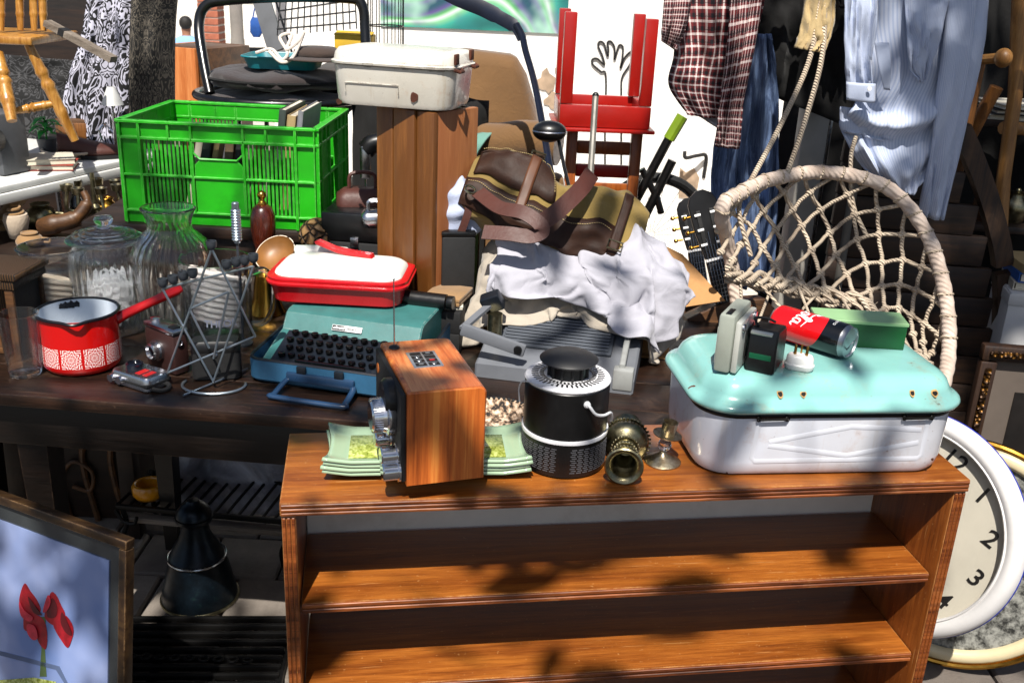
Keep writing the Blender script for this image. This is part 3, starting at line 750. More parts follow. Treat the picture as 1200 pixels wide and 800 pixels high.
# soft drink can lying on its side
CRr, CL = .0290, .142
a = on(909, 375, LIDZ + CRr); b = on(1004, 404, LIDZ + CRr); dr = (b - a).normalized()
t = NT('can_print'); tc = t.n('TexCoord'); sp = t.n('SeparateXYZ'); t.l(tc.outputs['UV'], sp.inputs[0])
du = t.math('MULTIPLY', t.math('SUBTRACT', sp.outputs[0], .62), 2 * math.pi * CRr); dv = t.math('SUBTRACT', sp.outputs[1], .046)
dd = t.math('SQRT', t.math('ADD', t.math('MULTIPLY', du, du), t.math('MULTIPLY', dv, dv)))
t.set(t.mix(t.math('LESS_THAN', dd, .056), lin('07080a'), lin('c00d12')), .22, .0); t.b.inputs['Coat Weight'].default_value = .5
plain('can_metal', 'a8aaae', .38, 1.0, var=.1); plain('print_white', 'e6e6e6', .4, var=.02)
can = Thing('drink_can', 'red and black cola can lying on the turquoise lid', 'can', (a.x, a.y, LIDZ), math.atan2(dr.y, dr.x))
cm = TR((0, 0, CRr + .0004), (0, R(90), 0))
cb = can.p('shell', MB().lathe([(CRr - .004, .003), (CRr - .0008, .007), (CRr, .011), (CRr, CL - .013), (CRr - .001, CL - .010)], 64, cm), 'can_print')
can.p('base_end', MB().lathe([(.001, .006), (CRr - .008, .005), (CRr - .0055, .0), (CRr - .0035, .003), (CRr - .004, .0032)], 40, cm), 'can_metal')
top = can.p('lid_end', MB().lathe([(CRr - .001, CL - .0101), (CRr - .0035, CL - .003), (CRr - .0030, CL - .001), (CRr - .0048, CL - .001), (CRr - .006, CL - .0035), (.001, CL - .003)], 40, cm), 'can_metal')
can.p('pull_tab', MB().tube(spline([(CL - .004, -.004, CRr - .012), (CL + .002, -.009, CRr - .004), (CL + .005, -.004, CRr + .004), (CL + .004, .004, CRr + .004), (CL + .002, .006, CRr - .005)], 5), .0011, 6), 'can_metal')
def wrap(s, z): # s: metres round the can from the top towards the viewer, z along the axis
    a_ = s / CRr; rr_ = CRr + .0004; return (z, -rr_ * math.sin(a_), CRr + .0004 + rr_ * math.cos(a_))
def ribbon(mb, pts, wd_, k=6):
    P = spline([(p_[0], p_[1], 0) for p_ in pts], k); n_ = len(P); vs = []
    for i, p_ in enumerate(P):
        tg = (P[min(i + 1, n_ - 1)] - P[max(i - 1, 0)]).normalized(); nn = Vector((-tg.y, tg.x, 0))
        ww = wd_ * (.55 + .45 * abs(math.sin(math.atan2(tg.y, tg.x) + .6)))
        if i < 3 or i > n_ - 4: ww *= .6
        for q in (-1, 1): r_ = p_ + nn * ww * q; vs.append(wrap(r_.x, r_.y))
    mb.add(vs, [(2 * i, 2 * i + 2, 2 * i + 3, 2 * i + 1) for i in range(n_ - 1)])
# script lettering: text runs up round the can; local x = reading direction (round the can), y = letter height along the axis
lm = MB(); S = .0150
letters = [
    [(.75, 1.75), (.35, 2.1), (-.15, 1.7), (-.35, .9), (-.1, .1), (.4, -.05), (.85, .35)],
    [(.75, 1.75), (.9, 2.0), (.6, 2.05), (.55, 1.7), (1.2, 1.6), (2.2, 1.75), (3.4, 1.55)],
    [(1.35, 1.0), (1.05, .9), (.9, .45), (1.1, .05), (1.4, .2), (1.5, .65), (1.35, 1.0), (1.7, .9)],
    [(1.8, .2), (2.0, .9), (2.35, 1.75), (2.25, 2.2), (2.0, 1.8), (1.85, .7), (1.95, .1), (2.3, .2)],
    [(3.0, .95), (2.6, .95), (2.4, .45), (2.6, .05), (2.9, .3), (3.05, .95), (2.98, .3), (3.2, .05), (3.5, .35)]]
for L in letters: ribbon(lm, [((x - 2.0) * S * .85 + .016, .046 + y * S * .95 - (x - 2.0) * .004) for x, y in [(q[0], q[1]) for q in L]], .0017)
for L in letters: ribbon(lm, [((x - 2.0) * S * .85 - .044, .056 + y * S * .95 - (x - 2.0) * .004) for x, y in L], .0017)
can.p('lettering', lm, 'print_white', cb, smooth=0)
lm = MB()
def wraptext(s_, size, s0, z0, axis):
    tm = MB(); text_mb(tm, s_, size, Matrix.Identity(4), depth=0)
    vs = []
    for x, y, z in tm.v:
        vs.append(wrap(s0 - y, z0 + x) if axis == 0 else wrap(s0 + x, z0 + y))
    lm.add(vs, tm.f)
wraptext('zero', .0105, .004, .114, 1)
can.p('small_print', lm, 'print_white', cb, smooth=0)

# green box
plain('box_green', '0d4a22', .45, var=.2, vs=20); plain('box_green_lid', '86ab7a', .35, var=.08)
a = on(952, 395, LIDZ); b = on(1050, 421, LIDZ)
gb = Thing('green_box', 'dark green cardboard box with pale green top behind the can', 'box', ((a.x + b.x) / 2 + .012, (a.y + b.y) / 2 + .030, LIDZ + .0005), R(-3))
gb.p('box_base', MB().box((0, 0, .021), (.150, .054, .042), .001), 'box_green')
gb.p('box_lid', MB().prism([(-.0765, -.028), (.0765, -.028), (.0765, .028), (-.0765, .028)], .006, TR((0, 0, .0422), (R(2), 0, 0)), .001), 'box_green_lid')
# plug adaptor
plain('plug_white', 'd9d9d6', .35, var=.04); plain('pin_brass', 'a07a3c', .3, 1.0)
c = on(936, 432, LIDZ)
pg = Thing('plug_adaptor', 'white electrical plug adaptor with brass pins in front of the can', 'plug', (c.x, c.y, LIDZ + .0005), R(-18))
pb_ = pg.p('body', rr_loft(MB(), [(.040, .026, .010, 0), (.046, .031, .014, .003), (.047, .032, .0145, .009), (.044, .029, .013, .0105), (.043, .028, .013, .012), (.042, .027, .012, .020), (.036, .021, .009, .0235)], 6), 'plug_white', smooth=40)
for q in (-.009, .009): pg.p('pin', MB().lathe([(.001, .0236), (.0023, .0236), (.0023, .038), (.0015, .040), (.001, .040)], 12, TR((q, 0, 0))), 'pin_brass')
pg.p('pin', MB().box((0, .008, .031), (.003, .0015, .015), .0003), 'pin_brass')
# ------------------------------------------------------------------ dark wooden table
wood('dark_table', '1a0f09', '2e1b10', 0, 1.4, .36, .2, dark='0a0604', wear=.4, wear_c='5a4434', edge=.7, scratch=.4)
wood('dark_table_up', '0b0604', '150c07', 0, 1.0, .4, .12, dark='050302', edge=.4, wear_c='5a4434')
TZ = .74
tb = Thing('dark_table', 'old dark brown wooden table crowded with jars, pan and typewriter', 'table', (-.978, 1.742, 0), R(-4.1))
x0, x1, TD = -.55, 1.50, .72
for k in range(5):
    o = tb.p('top_plank', MB().box((0, 0, 0), (x1 - x0, TD / 5 - .0015, .026), .003), 'dark_table'); o.location = ((x0 + x1) / 2, TD / 10 + k * TD / 5, TZ - .013)
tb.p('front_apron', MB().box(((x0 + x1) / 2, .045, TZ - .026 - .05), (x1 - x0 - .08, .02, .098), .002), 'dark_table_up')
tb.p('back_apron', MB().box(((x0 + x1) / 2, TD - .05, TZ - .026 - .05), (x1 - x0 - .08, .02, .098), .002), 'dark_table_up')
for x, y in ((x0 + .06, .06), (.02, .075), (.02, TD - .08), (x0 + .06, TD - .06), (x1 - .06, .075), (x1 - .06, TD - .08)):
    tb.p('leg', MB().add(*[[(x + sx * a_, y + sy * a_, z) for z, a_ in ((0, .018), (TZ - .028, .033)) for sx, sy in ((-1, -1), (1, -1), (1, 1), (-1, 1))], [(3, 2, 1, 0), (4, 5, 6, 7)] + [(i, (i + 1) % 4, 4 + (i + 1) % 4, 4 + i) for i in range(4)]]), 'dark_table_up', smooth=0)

# ------------------------------------------------------------------ drinking glass and red pan
thin_glass('clear_glass', .13, (.985, .99, .99)); thin_glass('bluish_glass', .13, (.95, .975, 1.0)); thin_glass('tumbler_glass', .15, (.99, .995, .995))
c = on(30, 438, TZ)
g = Thing('drinking_glass', 'plain tall clear drinking glass at the left end of the table', 'glass', (c.x, c.y, TZ + .0005))
g.p('tumbler', MB().lathe([(.001, 0), (.029, 0), (.031, .003), (.0385, .128), (.039, .130), (.0372, .130), (.029, .012), (.001, .010)], 40), 'tumbler_glass', smooth=50)

t = NT('pan_enamel'); tc = t.n('TexCoord'); sp = t.n('SeparateXYZ'); t.l(tc.outputs['UV'], sp.inputs[0])
NP = 11.0
fu = t.math('SUBTRACT', t.math('FRACT', t.math('MULTIPLY', sp.outputs[0], NP)), .5)
zc = t.math('DIVIDE', t.math('SUBTRACT', sp.outputs[1], .0395), .046)
rad = t.math('SQRT', t.math('ADD', t.math('MULTIPLY', fu, fu), t.math('MULTIPLY', zc, zc)))
ang = t.math('ARCTAN2', zc, fu)
pet = t.math('MULTIPLY', t.math('SINE', t.math('MULTIPLY', ang, 8)), .075)
w1 = t.math('SINE', t.math('MULTIPLY', t.math('ADD', rad, pet), 44))
inband = t.math('MULTIPLY', t.math('LESS_THAN', t.math('ABSOLUTE', zc), .44), t.math('LESS_THAN', t.math('ABSOLUTE', fu), .44))
mk = t.math('MULTIPLY', t.math('GREATER_THAN', w1, .05), inband)
chip = t.ramp(t.noise(t.coord(), 26, 6, .7), [(.70, (0, 0, 0)), (.72, (1, 1, 1))])
col = t.mix(mk, lin('b80d0c'), lin('e8d4d0'))
t.set(t.mix(chip, col, lin('160b09')), .16); t.b.inputs['Coat Weight'].default_value = .5
plain('pan_inside', 'b9c2cc', .25, var=.06); plain('pan_rim', '0c0d12', .3, var=.3); plain('gloss_red', 'a30e10', .2, var=.12, coat=.5)
c = on(98, 427, TZ)
pn = Thing('red_saucepan', 'red enamel saucepan with white floral band and red handle', 'saucepan', (c.x, c.y, TZ + .0005), R(0))
PR = .078
pn.p('pan_body', MB().lathe([(.001, 0), (PR - .016, 0), (PR - .006, .004), (PR - .001, .012), (PR, .022), (PR - .001, .06), (PR - .002, .118)], 64), 'pan_enamel', smooth=50)
pn.p('inside', MB().lathe([(PR - .0025, .1182), (PR - .004, .06), (PR - .006, .012), (.001, .006)], 64), 'pan_inside', smooth=50)
def rim(a_):
    d_ = math.exp(-((a_ - R(-72)) / .22) ** 2)
    return ((PR + .001 + .011 * d_) * math.cos(a_), (PR + .001 + .011 * d_) * math.sin(a_), .119 - .002 * d_)
pn.p('black_rim', MB().tube([rim(-math.pi + 2 * math.pi * k / 72) for k in range(72)], .0034, 8, True), 'pan_rim')
ha = Vector((PR * .93, PR * .35, .098)); hb = at(212, 338, 2.02) - Vector((c.x, c.y, TZ))
pn.p('handle', MB().tube([ha - (hb - ha) * .06, ha + (hb - ha) * .1, ha.lerp(hb, .5), ha.lerp(hb, .92), hb], [.0165, .0125, .0115, .0135, .010], 20, up=(0, 0, 1), flat=.8), 'gloss_red', smooth=60)
m_ = MB()
for a0, rr0 in ((2.15, .010), (2.0, .008), (2.3, .009), (2.42, .007)): m_.prism([(rr0 * (1 + .3 * math.sin(5 * k)) * math.cos(k * .5), rr0 * .7 * (1 + .3 * math.cos(3 * k)) * math.sin(k * .5)) for k in range(12)], .0008, TR(((PR - .0035) * math.cos(a0), (PR - .0035) * math.sin(a0), .108), (0, R(-90), a0)))
pn.p('enamel_chip', m_, 'pan_rim')

# ------------------------------------------------------------------ wicker sided cabinet at the left edge
t = NT('wicker'); v = t.coord(scale=(1, 1, 1)); br = t.n('TexWave', ins={'Vector': v, 'Scale': 60.0, 'Distortion': 2.0, 'Detail': 2.0})
t.set(t.ramp(br.outputs[0], [(.2, lin('150c06')), (.7, lin('4a3218'))]), .6); t.bump(br.outputs[0], .6, .004)
wood('brown_wood', '4a2f18', '6b4726', 0, 1.6, .45, .12, dark='2c1a0c')
c = on(48, 418, TZ)
wc = Thing('wicker_cabinet', 'small brown wicker sided cabinet standing behind the drinking glass', 'cabinet', (c.x - .205, c.y + .075, TZ + .0005), R(-4)); wc.o.scale = (1, .52, .86)
wc.p('top', MB().box((0, 0, .199), (.36, .26, .018), .004), 'wicker'); wc.p('rim_band', MB().box((0, 0, .178), (.345, .245, .022), .003), 'wicker')
wc.p('bottom_board', MB().box((0, 0, .008), (.335, .235, .014), .002), 'brown_wood')
for sx in (-1, 1):
    for sy_ in (-1, 1): wc.p('corner_post', MB().box((sx * .157, sy_ * .108, .09), (.018, .018, .15), .003), 'brown_wood')
wc.p('back_wall', MB().box((0, .105, .09), (.29, .006, .15), 0), 'wicker'); wc.p('side_wall', MB().box((-.157, 0, .09), (.006, .19, .15), 0), 'wicker'); wc.p('side_wall', MB().box((.157, 0, .09), (.006, .19, .15), 0), 'black_matte')

# ------------------------------------------------------------------ glass jars with rope coils
def ribbed(prof_out, wall, nrib, amp, n=120, r0=0, r1=9):
    mb = MB(); k = len(prof_out); vs = []; fs = []
    prof_in = [(max(r_ - wall, .001), z + (wall if i == 0 else 0)) for i, (r_, z) in enumerate(prof_out)]
    full = [(r_, z, 1) for r_, z in prof_out] + [(r_, z, 0) for r_, z in prof_in[::-1]]
    for i in range(n):
        a_ = 2 * math.pi * i / n
        for r_, z, o_ in full:
            rr_ = r_ + (amp * math.cos(nrib * a_) if (o_ and r0 < z < r1) else 0); vs.append((rr_ * math.cos(a_), rr_ * math.sin(a_), z))
    K = len(full)
    for i in range(n):
        j = (i + 1) % n
        for q in range(K - 1): fs.append((i * K + q, j * K + q, j * K + q + 1, i * K + q + 1))
    return mb.add(vs, fs)
def coil(name, label, c, r0, r1, turns, rr_, mat, tilt=(0, 0, 0), z0=.006):
    th = Thing(name, label, 'rope', c, 0)
    pts = []
    for k in range(int(turns * 26) + 1):
        a_ = 2 * math.pi * k / 26; f_ = k / (turns * 26); rq = r0 + (r1 - r0) * f_
        pts.append(Matrix.Rotation(tilt[0], 3, 'X') @ Matrix.Rotation(tilt[1], 3, 'Y') @ Vector((rq * math.cos(a_), rq * math.sin(a_), 0)) + Vector((0, 0, z0 + f_ * turns * rr_ * 2.02)))
    th.p('coil', MB().tube(pts, rr_, 7), mat); return th
cloth_mat('rope_beige', 'b7a692', 500, .2, .9); cloth_mat('rope_white', 'cfc4ba', 500, .15, .9)
c = on(72, 383, TZ)
jg = Thing('glass_jug', 'clear glass jug with handle, leftmost of the jars', 'jug', (c.x, c.y, TZ + .0005), R(20))
jr = .072
jb = jg.p('jug_body', ribbed([(.001, 0), (jr - .012, 0), (jr - .002, .006), (jr, .02), (jr, .13), (jr - .002, .15), (jr - .006, .160), (jr - .005, .172), (jr + .001, .185), (jr + .003, .188), (jr + .001, .190)], .004, 1, 0, 64), 'bluish_glass', smooth=60)
jg.p('handle', MB().tube(spline([(jr - .001, 0, .145), (jr + .022, 0, .150), (jr + .040, 0, .125), (jr + .036, 0, .08), (jr + .012, 0, .045), (jr - .001, 0, .042)], 6), .009, 10, flat=.7), 'bluish_glass', smooth=60)
coil('rope_coil', 'beige rope coiled inside the leftmost glass jug', (c.x, c.y, TZ + .007), .048, .056, 7, .0065, 'rope_beige', (R(-14), R(9), 0), .018)
c = on(134, 384, TZ)
jl = Thing('lidded_glass_jar', 'ribbed glass storage jar with knobbed glass lid', 'jar', (c.x, c.y, TZ + .0005))
jr = .080; jl.o.scale = (1, 1, 1.08)
jl.p('jar_body', ribbed([(.001, 0), (jr - .010, 0), (jr - .002, .006), (jr, .018), (jr, .15), (jr - .004, .170), (jr - .010, .178), (jr - .010, .192)], .005, 30, .0022, 180, .01, .165), 'clear_glass', smooth=60)
ld = jl.p('lid', MB().lathe([(jr - .018, .188), (jr + .001, .190), (jr + .0035, .193), (jr + .001, .197), (jr - .012, .201), (.055, .206), (.045, .207), (.038, .211), (.022, .213), (.016, .216), (.014, .222), (.019, .228), (.021, .234), (.017, .240), (.001, .242)], 56), 'bluish_glass', smooth=50)
m_ = MB()
for r_, z in ((.066, .2045), (.053, .2085), (.040, .2125)): m_.torus((0, 0, z - .001), r_, .0022, n=56, k=8)
jl.p('lid_ring', m_, 'bluish_glass', ld)
cloth_mat('fill_white', 'c4c4c6', 300, .06)  # white fill added in place of the bright reflections in the jar
def fill_pt(u, v):
    a_ = 2 * math.pi * u; b_ = math.pi * (v * .96 + .02); k_ = 1 + .30 * abs(mn.noise(Vector((math.cos(a_) * math.sin(b_) * 3, math.sin(a_) * math.sin(b_) * 3, math.cos(b_) * 4)))) - .10
    return (.062 * min(1.08, k_) * math.sin(b_) ** .6 * math.cos(a_), .062 * min(1.08, k_) * math.sin(b_) ** .6 * math.sin(a_), .075 - .062 * math.cos(b_) * k_)
o = tag(MB().grid(fill_pt, 60, 40, True).build('jar_fill', 'fill_white', smooth=25), 'crumpled white fill added to brighten the lidded glass jar', 'paper'); o.location = (c.x, c.y, TZ)
c = on(208, 384, TZ)
jv = Thing('glass_vase', 'large round shouldered glass vase with swirled ribs and flared mouth', 'vase', (c.x, c.y, TZ + .0005))
mb = ribbed([(.001, 0), (.058, 0), (.066, .005), (.074, .03), (.082, .08), (.088, .13), (.086, .165), (.076, .188), (.058, .203), (.049, .212), (.047, .222), (.049, .235), (.054, .247), (.059, .254), (.060, .257), (.058, .259)], .0045, 26, .0024, 156, .02, .205)
mb.v = [tuple(Matrix.Rotation(z * 1.6, 3, 'Z') @ Vector((x, y, z))) for x, y, z in mb.v]
jv.o.scale = (1, 1, 1.09)
jv.p('vase_body', mb, 'clear_glass', smooth=60)
c = on(258, 396, TZ)
mg = Thing('glass_mug', 'big glass beer mug holding coiled pale rope', 'mug', (c.x, c.y, TZ + .0005), R(12))
jr = .078
mgb = mg.p('mug_body', ribbed([(.001, 0), (jr - .014, 0), (jr - .006, .006), (jr - .006, .02), (jr - .005, .12), (jr, .150), (jr + .001, .182), (jr, .186)], .005, 12, .0016, 120, .004, .03), 'bluish_glass', smooth=60)
mg.p('handle', MB().tube(spline([(jr - .006, 0, .150), (jr + .024, 0, .158), (jr + .042, 0, .13), (jr + .040, 0, .07), (jr + .020, 0, .035), (jr - .008, 0, .034)], 6), .0095, 10, flat=.7), 'bluish_glass', smooth=60)
tm = MB(); text_mb(tm, 'THEOR', .022, Matrix.Identity(4), depth=0, bold=.0004)
jq = jr - .0045; lm = MB().add([((jq) * math.sin(x / jq), -(jq) * math.cos(x / jq), y + .058) for x, y, z in tm.v], tm.f)
plain('etched', '9aa0b4', .5, var=.05)
o = mg.p('lettering', lm, 'etched', mgb, smooth=0); o.rotation_euler = (0, 0, R(8))
coil('rope_coil', 'pale rope coiled inside the glass beer mug', (c.x, c.y, TZ + .008), .046, .054, 9, .0068, 'rope_white', (R(-16), R(14), 0), .024)

# ------------------------------------------------------------------ cameras on the table
plain('cam_brown', '2c1512', .55, var=.2); plain('cam_lens', '0a0d16', .08, var=.1, coat=.6)
c = on(163, 452, TZ)
k1 = Thing('compact_camera', 'small silver film camera lying on its back by the red pan', 'camera', (c.x, c.y + .012, TZ + .0005), R(-28))
b_ = k1.p('body', rr_loft(MB(), [(.098, .056, .010, 0), (.104, .062, .012, .003), (.104, .062, .012, .024), (.098, .056, .010, .029)], 5), 'chrome_worn')
k1.p('lens', MB().lathe([(.001, 0), (.017, 0), (.017, .008), (.013, .010), (.012, .006), (.001, .005)], 28, TR((-.022, .006, .029))), 'cam_lens')
k1.p('leatherette', MB().box((0, 0, .013), (.1055, .0635, .010), .004), 'black_matte', b_)
m_ = MB()
for i, (x, w_) in enumerate(((.012, .014), (.031, .012))): m_.box((x, -.005, .0295), (w_, .026, .001), .0003, seg=1)
k1.p('label_print', m_, 'red_paint_small', b_)
for x in (-.043, -.02): k1.p('dial', MB().lathe([(.001, 0), (.008, 0), (.008, .008), (.001, .008)], 20, TR((x, -.031, .014), (R(90), 0, 0))), 'chrome')
c = on(194, 436, TZ)
k2 = Thing('brown_camera', 'brown and silver folding camera standing behind the wire candle holder', 'camera', (c.x, c.y + .02, TZ + .0005), R(-36))
k2.p('body', MB().box((0, 0, .044), (.098, .036, .086), .006), 'cam_brown')
k2.p('top_plate', MB().box((0, 0, .0925), (.100, .038, .010), .003), 'chrome_worn'); k2.p('viewfinder', MB().box((.030, .0, .0985), (.018, .018, .004), .001), 'black_plastic')
k2.p('dial', MB().lathe([(.001, 0), (.010, 0), (.010, .006), (.001, .007)], 20, TR((-.033, 0, .0976))), 'chrome')
k2.p('lens', MB().lathe([(.001, 0), (.022, 0), (.022, .006), (.018, .006), (.018, .018), (.014, .020), (.012, .014), (.001, .013)], 32, TR((-.005, -.018, .045), (R(90), 0, 0))), 'chrome_worn')
k2.p('lens_glass', MB().lathe([(.001, .001), (.010, .0), (.001, .001)], 24, TR((-.005, -.0325, .045), (R(90), 0, 0))), 'cam_lens')
k2.p('strap_lug', MB().torus((0, 0, 0), .006, .0015, TR((.051, -.004, .07), (0, R(90), 0)), 16, 6), 'chrome')
c = on(185, 457, TZ)
tag(MB().tube([(c.x + .021 * math.cos(q), c.y + .004 + .016 * math.sin(q), TZ + .0055 + .002 * math.sin(2 * q)) for q in [k * .2618 for k in range(24)]], .0048, 8, True).build('strap_ring', 'black_matte'), 'black rubber ring lying at the table edge below the cameras', 'ring')
c = on(243, 452, TZ)
k3 = Thing('camera_case', 'black camera case standing inside the wire candle holder', 'case', (c.x + .006, c.y + .05, TZ + .0005), R(12))
k3.p('case_body', rr_loft(MB(), [(.088, .04, .012, 0), (.096, .046, .014, .003), (.096, .046, .014, .060)], 5), 'black_matte'); k3.p('case_lid', rr_loft(MB(), [(.098, .048, .014, .0605), (.098, .048, .014, .074), (.088, .038, .010, .082)], 5), 'black_plastic')
k3.p('snap_button', MB().lathe([(.001, 0), (.005, 0), (.003, .002), (.001, .002)], 16, TR((0, -.0235, .055), (R(90), 0, 0))), 'chrome_worn')

# ------------------------------------------------------------------ wire candle holder
plain('wire_grey', '9aa6b0', .32, .9, var=.2); plain('cup_grey', '3e434a', .5, .5, var=.25)
YC = 1.81
c = on(250, 455, TZ)
wh = Thing('wire_candle_holder', 'grey wire candle holder with nine small cups on bars crossing into a star', 'candle holder', (c.x, c.y, TZ + .0005))
def W(px, py, Y=YC): return at(px, py, Y)
def bar(p, q, nm='rod', r_=.0023): wh.p(nm, MB().tube([p, q], r_, 8), 'wire_grey', world=True)
rc = on(251, 452, TZ)
wh.p('base_ring', MB().tube([(rc.x + .062 * math.cos(q), rc.y + .048 * math.sin(q), TZ + .0033) for q in [math.pi * (.92 + 1.16 * k / 30) for k in range(31)]], .003, 8), 'wire_grey', world=True)
A1, A2, A3 = W(248, 292), W(196, 437), W(300, 398)
bar(A1, A2); bar(A1, W(299, 394, YC + .01)); bar(A2, W(299, 394, YC + .01))
B1, B2, B3 = W(190, 338, YC + .004), W(297, 312, YC + .004), W(250, 447, YC - .003)
bar(B1, B3); bar(B2, B3); bar(B1, B2)
bar(W(222, 362), W(245, 408)); bar(W(268, 342), W(250, 420)); bar(W(222, 362), W(268, 342))
bar(on(215, 463, TZ + .004), on(290, 432, TZ + .004)); bar(B3, on(250, 450, TZ + .005))
cup = MB().lathe([(.001, 0), (.005, .001), (.009, .006), (.0098, .012), (.0095, .018), (.0082, .018), (.007, .008), (.001, .006)], 20)
first = None
for px, py, Y in ((191, 337, 1.814), (203, 333, 1.814), (215, 329, 1.814), (226, 326, 1.814), (248, 293, 1.81), (266, 316, 1.814), (277, 313, 1.814), (287, 311, 1.814), (297, 308, 1.814)):
    p_ = wh.i @ W(px, py, Y)
    if first is None: first = wh.p('candle_cup', cup, 'cup_grey'); first.location = p_
    else: copy_part(first, wh.o, p_)
c = at(279, 302, 2.06)
sg = Thing('spring_candle', 'small grey ribbed metal rod standing behind the candle holder', 'rod', (c.x, c.y, TZ + .0005))
m_ = MB().lathe([(.001, 0), (.022, 0), (.022, .004), (.004, .008), (.003, .02), (.003, .24), (.001, .24)], 16); sg.p('stem', m_, 'cup_grey')
m_ = MB()
for k in range(11): m_.torus((0, 0, .24 + k * .0062), .0078, .0034, n=18, k=6)
m_.lathe([(.001, .232), (.007, .232), (.007, .304), (.001, .304)], 14); m_.lathe([(.001, .300), (.008, .300), (.008, .318), (.006, .320), (.001, .320)], 14)
sg.p('ribbed_head', m_, 'wire_grey')

# ------------------------------------------------------------------ hand bell, bowl, carved ball
plain('bright_brass', 'b88a3a', .22, 1.0, var=.2); wood('turned_wood', '3c1208', '5e2410', 2, 3, .25, .05, dark='220804', coat=.4)
c = on(313, 366, TZ)
hb_ = Thing('hand_bell', 'brass hand bell with dark turned wooden handle and brass knob', 'bell', (c.x, c.y, TZ + .0005), (0, R(0), 0))
hb_.p('bell_cup', MB().lathe([(.044, 0), (.046, .002), (.040, .014), (.031, .04), (.028, .075), (.024, .095), (.012, .104), (.008, .112), (.001, .112)], 40), 'bright_brass')
hb_.p('handle', MB().lathe([(.008, .112), (.016, .118), (.027, .132), (.028, .142), (.021, .152), (.020, .160), (.0265, .185), (.0295, .215), (.029, .240), (.023, .258), (.013, .266), (.001, .266)], 32), 'turned_wood', smooth=60)
hb_.p('brass_knob', MB().lathe([(.001, .266), (.010, .266), (.0105, .270), (.007, .274), (.0055, .278), (.010, .284), (.011, .289), (.009, .295), (.001, .299)], 28), 'bright_brass', smooth=60)
t = NT('painted_bowl'); v = t.coord(); ck = t.n('TexVoronoi', ins={'Vector': v, 'Scale': 55.0})
t.set(t.ramp(ck.outputs['Distance'], [(.25, lin('2a2018')), (.35, lin('d9cdbb'))]), .3)
plain('bowl_inside', '7d5428', .45, var=.25)
c = at(322, 296, 2.20)
wb = Thing('painted_bowl', 'spotted bowl with ochre inside tilted behind the hand bell', 'bowl', (c.x, c.y, c.z), (R(38), R(-18), 0)); wb.o.scale = (.8, .8, .8)
wb.p('bowl_shell', MB().lathe([(.001, -.034), (.030, -.033), (.052, -.02), (.061, .0), (.059, .0)], 40), 'painted_bowl', smooth=60)
wb.p('bowl_inside', MB().lathe([(.0588, .0002), (.050, -.017), (.028, -.029), (.001, -.030)], 40), 'bowl_inside', smooth=60)
t = NT('carved_wood'); v = t.coord(); n = t.n('TexVoronoi', ins={'Vector': v, 'Scale': 46.0}); n.feature = 'DISTANCE_TO_EDGE'
f = t.ramp(n.outputs['Distance'], [(.0, (0, 0, 0)), (.18, (1, 1, 1))])
t.set(t.ramp(n.outputs['Distance'], [(.02, lin('1c1008')), (.12, lin('6a4c2c')), (.4, lin('8f7048'))]), .6); t.bump(f, 1.0, .012)
c = at(373, 276, 2.33)
cbm = tag(MB().sphere((0, 0, 0), .047, (1, 1, .92), 36).build('carved_ball', 'carved_wood'), 'carved brown wooden ball behind the red container handle', 'ornament'); cbm.location = c
# ------------------------------------------------------------------ typewriter
plain('tw_teal', '336664', .42, var=.12, vs=30, bump=.08, bs=400, dirt=.25, dirt_c='2a4a48', edge=.6); plain('tw_case', '2a5878', .5, var=.15, vs=20, bump=.15, bs=260); plain('tw_dark', '0e141c', .4, var=.3); plain('key_black', '050506', .22, var=.3); plain('handle_blue', '1c3450', .3, var=.15, coat=.2)
a = on(288, 447, TZ)
tw = Thing('typewriter', 'teal portable typewriter in open blue case on the dark table', 'typewriter', (a.x, a.y, TZ + .0005), R(-13))
TW_, TDp = .345, .315
case = MB(); outp = [(x + TW_ / 2, y + TDp / 2) for x, y in rrect(TW_, TDp, .03, 5)]; inn = [(x + TW_ / 2, y + TDp / 2) for x, y in rrect(TW_ - .012, TDp - .012, .025, 5)]
def rimz(y): return .050 + .022 * min(1, max(0, (y - .02) / .2))
loft(case, [[(x, y, .004) for x, y in inn], [(x, y, .010) for x, y in outp], [(x, y, rimz(y)) for x, y in outp], [(x, y, rimz(y)) for x, y in inn], [(x, y, .012) for x, y in inn]], True, True)
cs_ = tw.p('case_tray', case, 'tw_case')
tw.p('piping', MB().tube([(x, y, rimz(y) + .001) for x, y in [((p_[0] + q_[0]) / 2, (p_[1] + q_[1]) / 2) for p_, q_ in zip(outp, inn)]], .0036, 6, True), 'tw_dark', cs_)
X0, X1 = .020, .325
side = [(.020, .014), (.020, .036), (.112, .070), (.128, .074), (.150, .104), (.162, .110), (.285, .114), (.296, .106), (.298, .02)]
bod = tw.p('body_shell', MB().prism(side, X1 - X0, TR((X0, 0, 0), (R(90), 0, R(90))), .003), 'tw_teal', smooth=25)
tw.p('key_well', MB().add([(X0 + .022, .0225, .040), (X1 - .022, .0225, .040), (X1 - .022, .118, .0752), (X0 + .022, .118, .0752)], [(0, 1, 2, 3)]), 'tw_dark', bod, smooth=0, solid=.002)
tw.p('key_frame', MB().box(((X0 + X1) / 2, .017, .030), (X1 - X0 - .01, .012, .016), .004), 'tw_teal', bod)
km = MB(); km.lathe([(.001, -.012), (.0025, -.012), (.0025, 0), (.0070, .0), (.0078, .003), (.0072, .0062), (.0056, .0050), (.001, .0042)], 14)
first = None
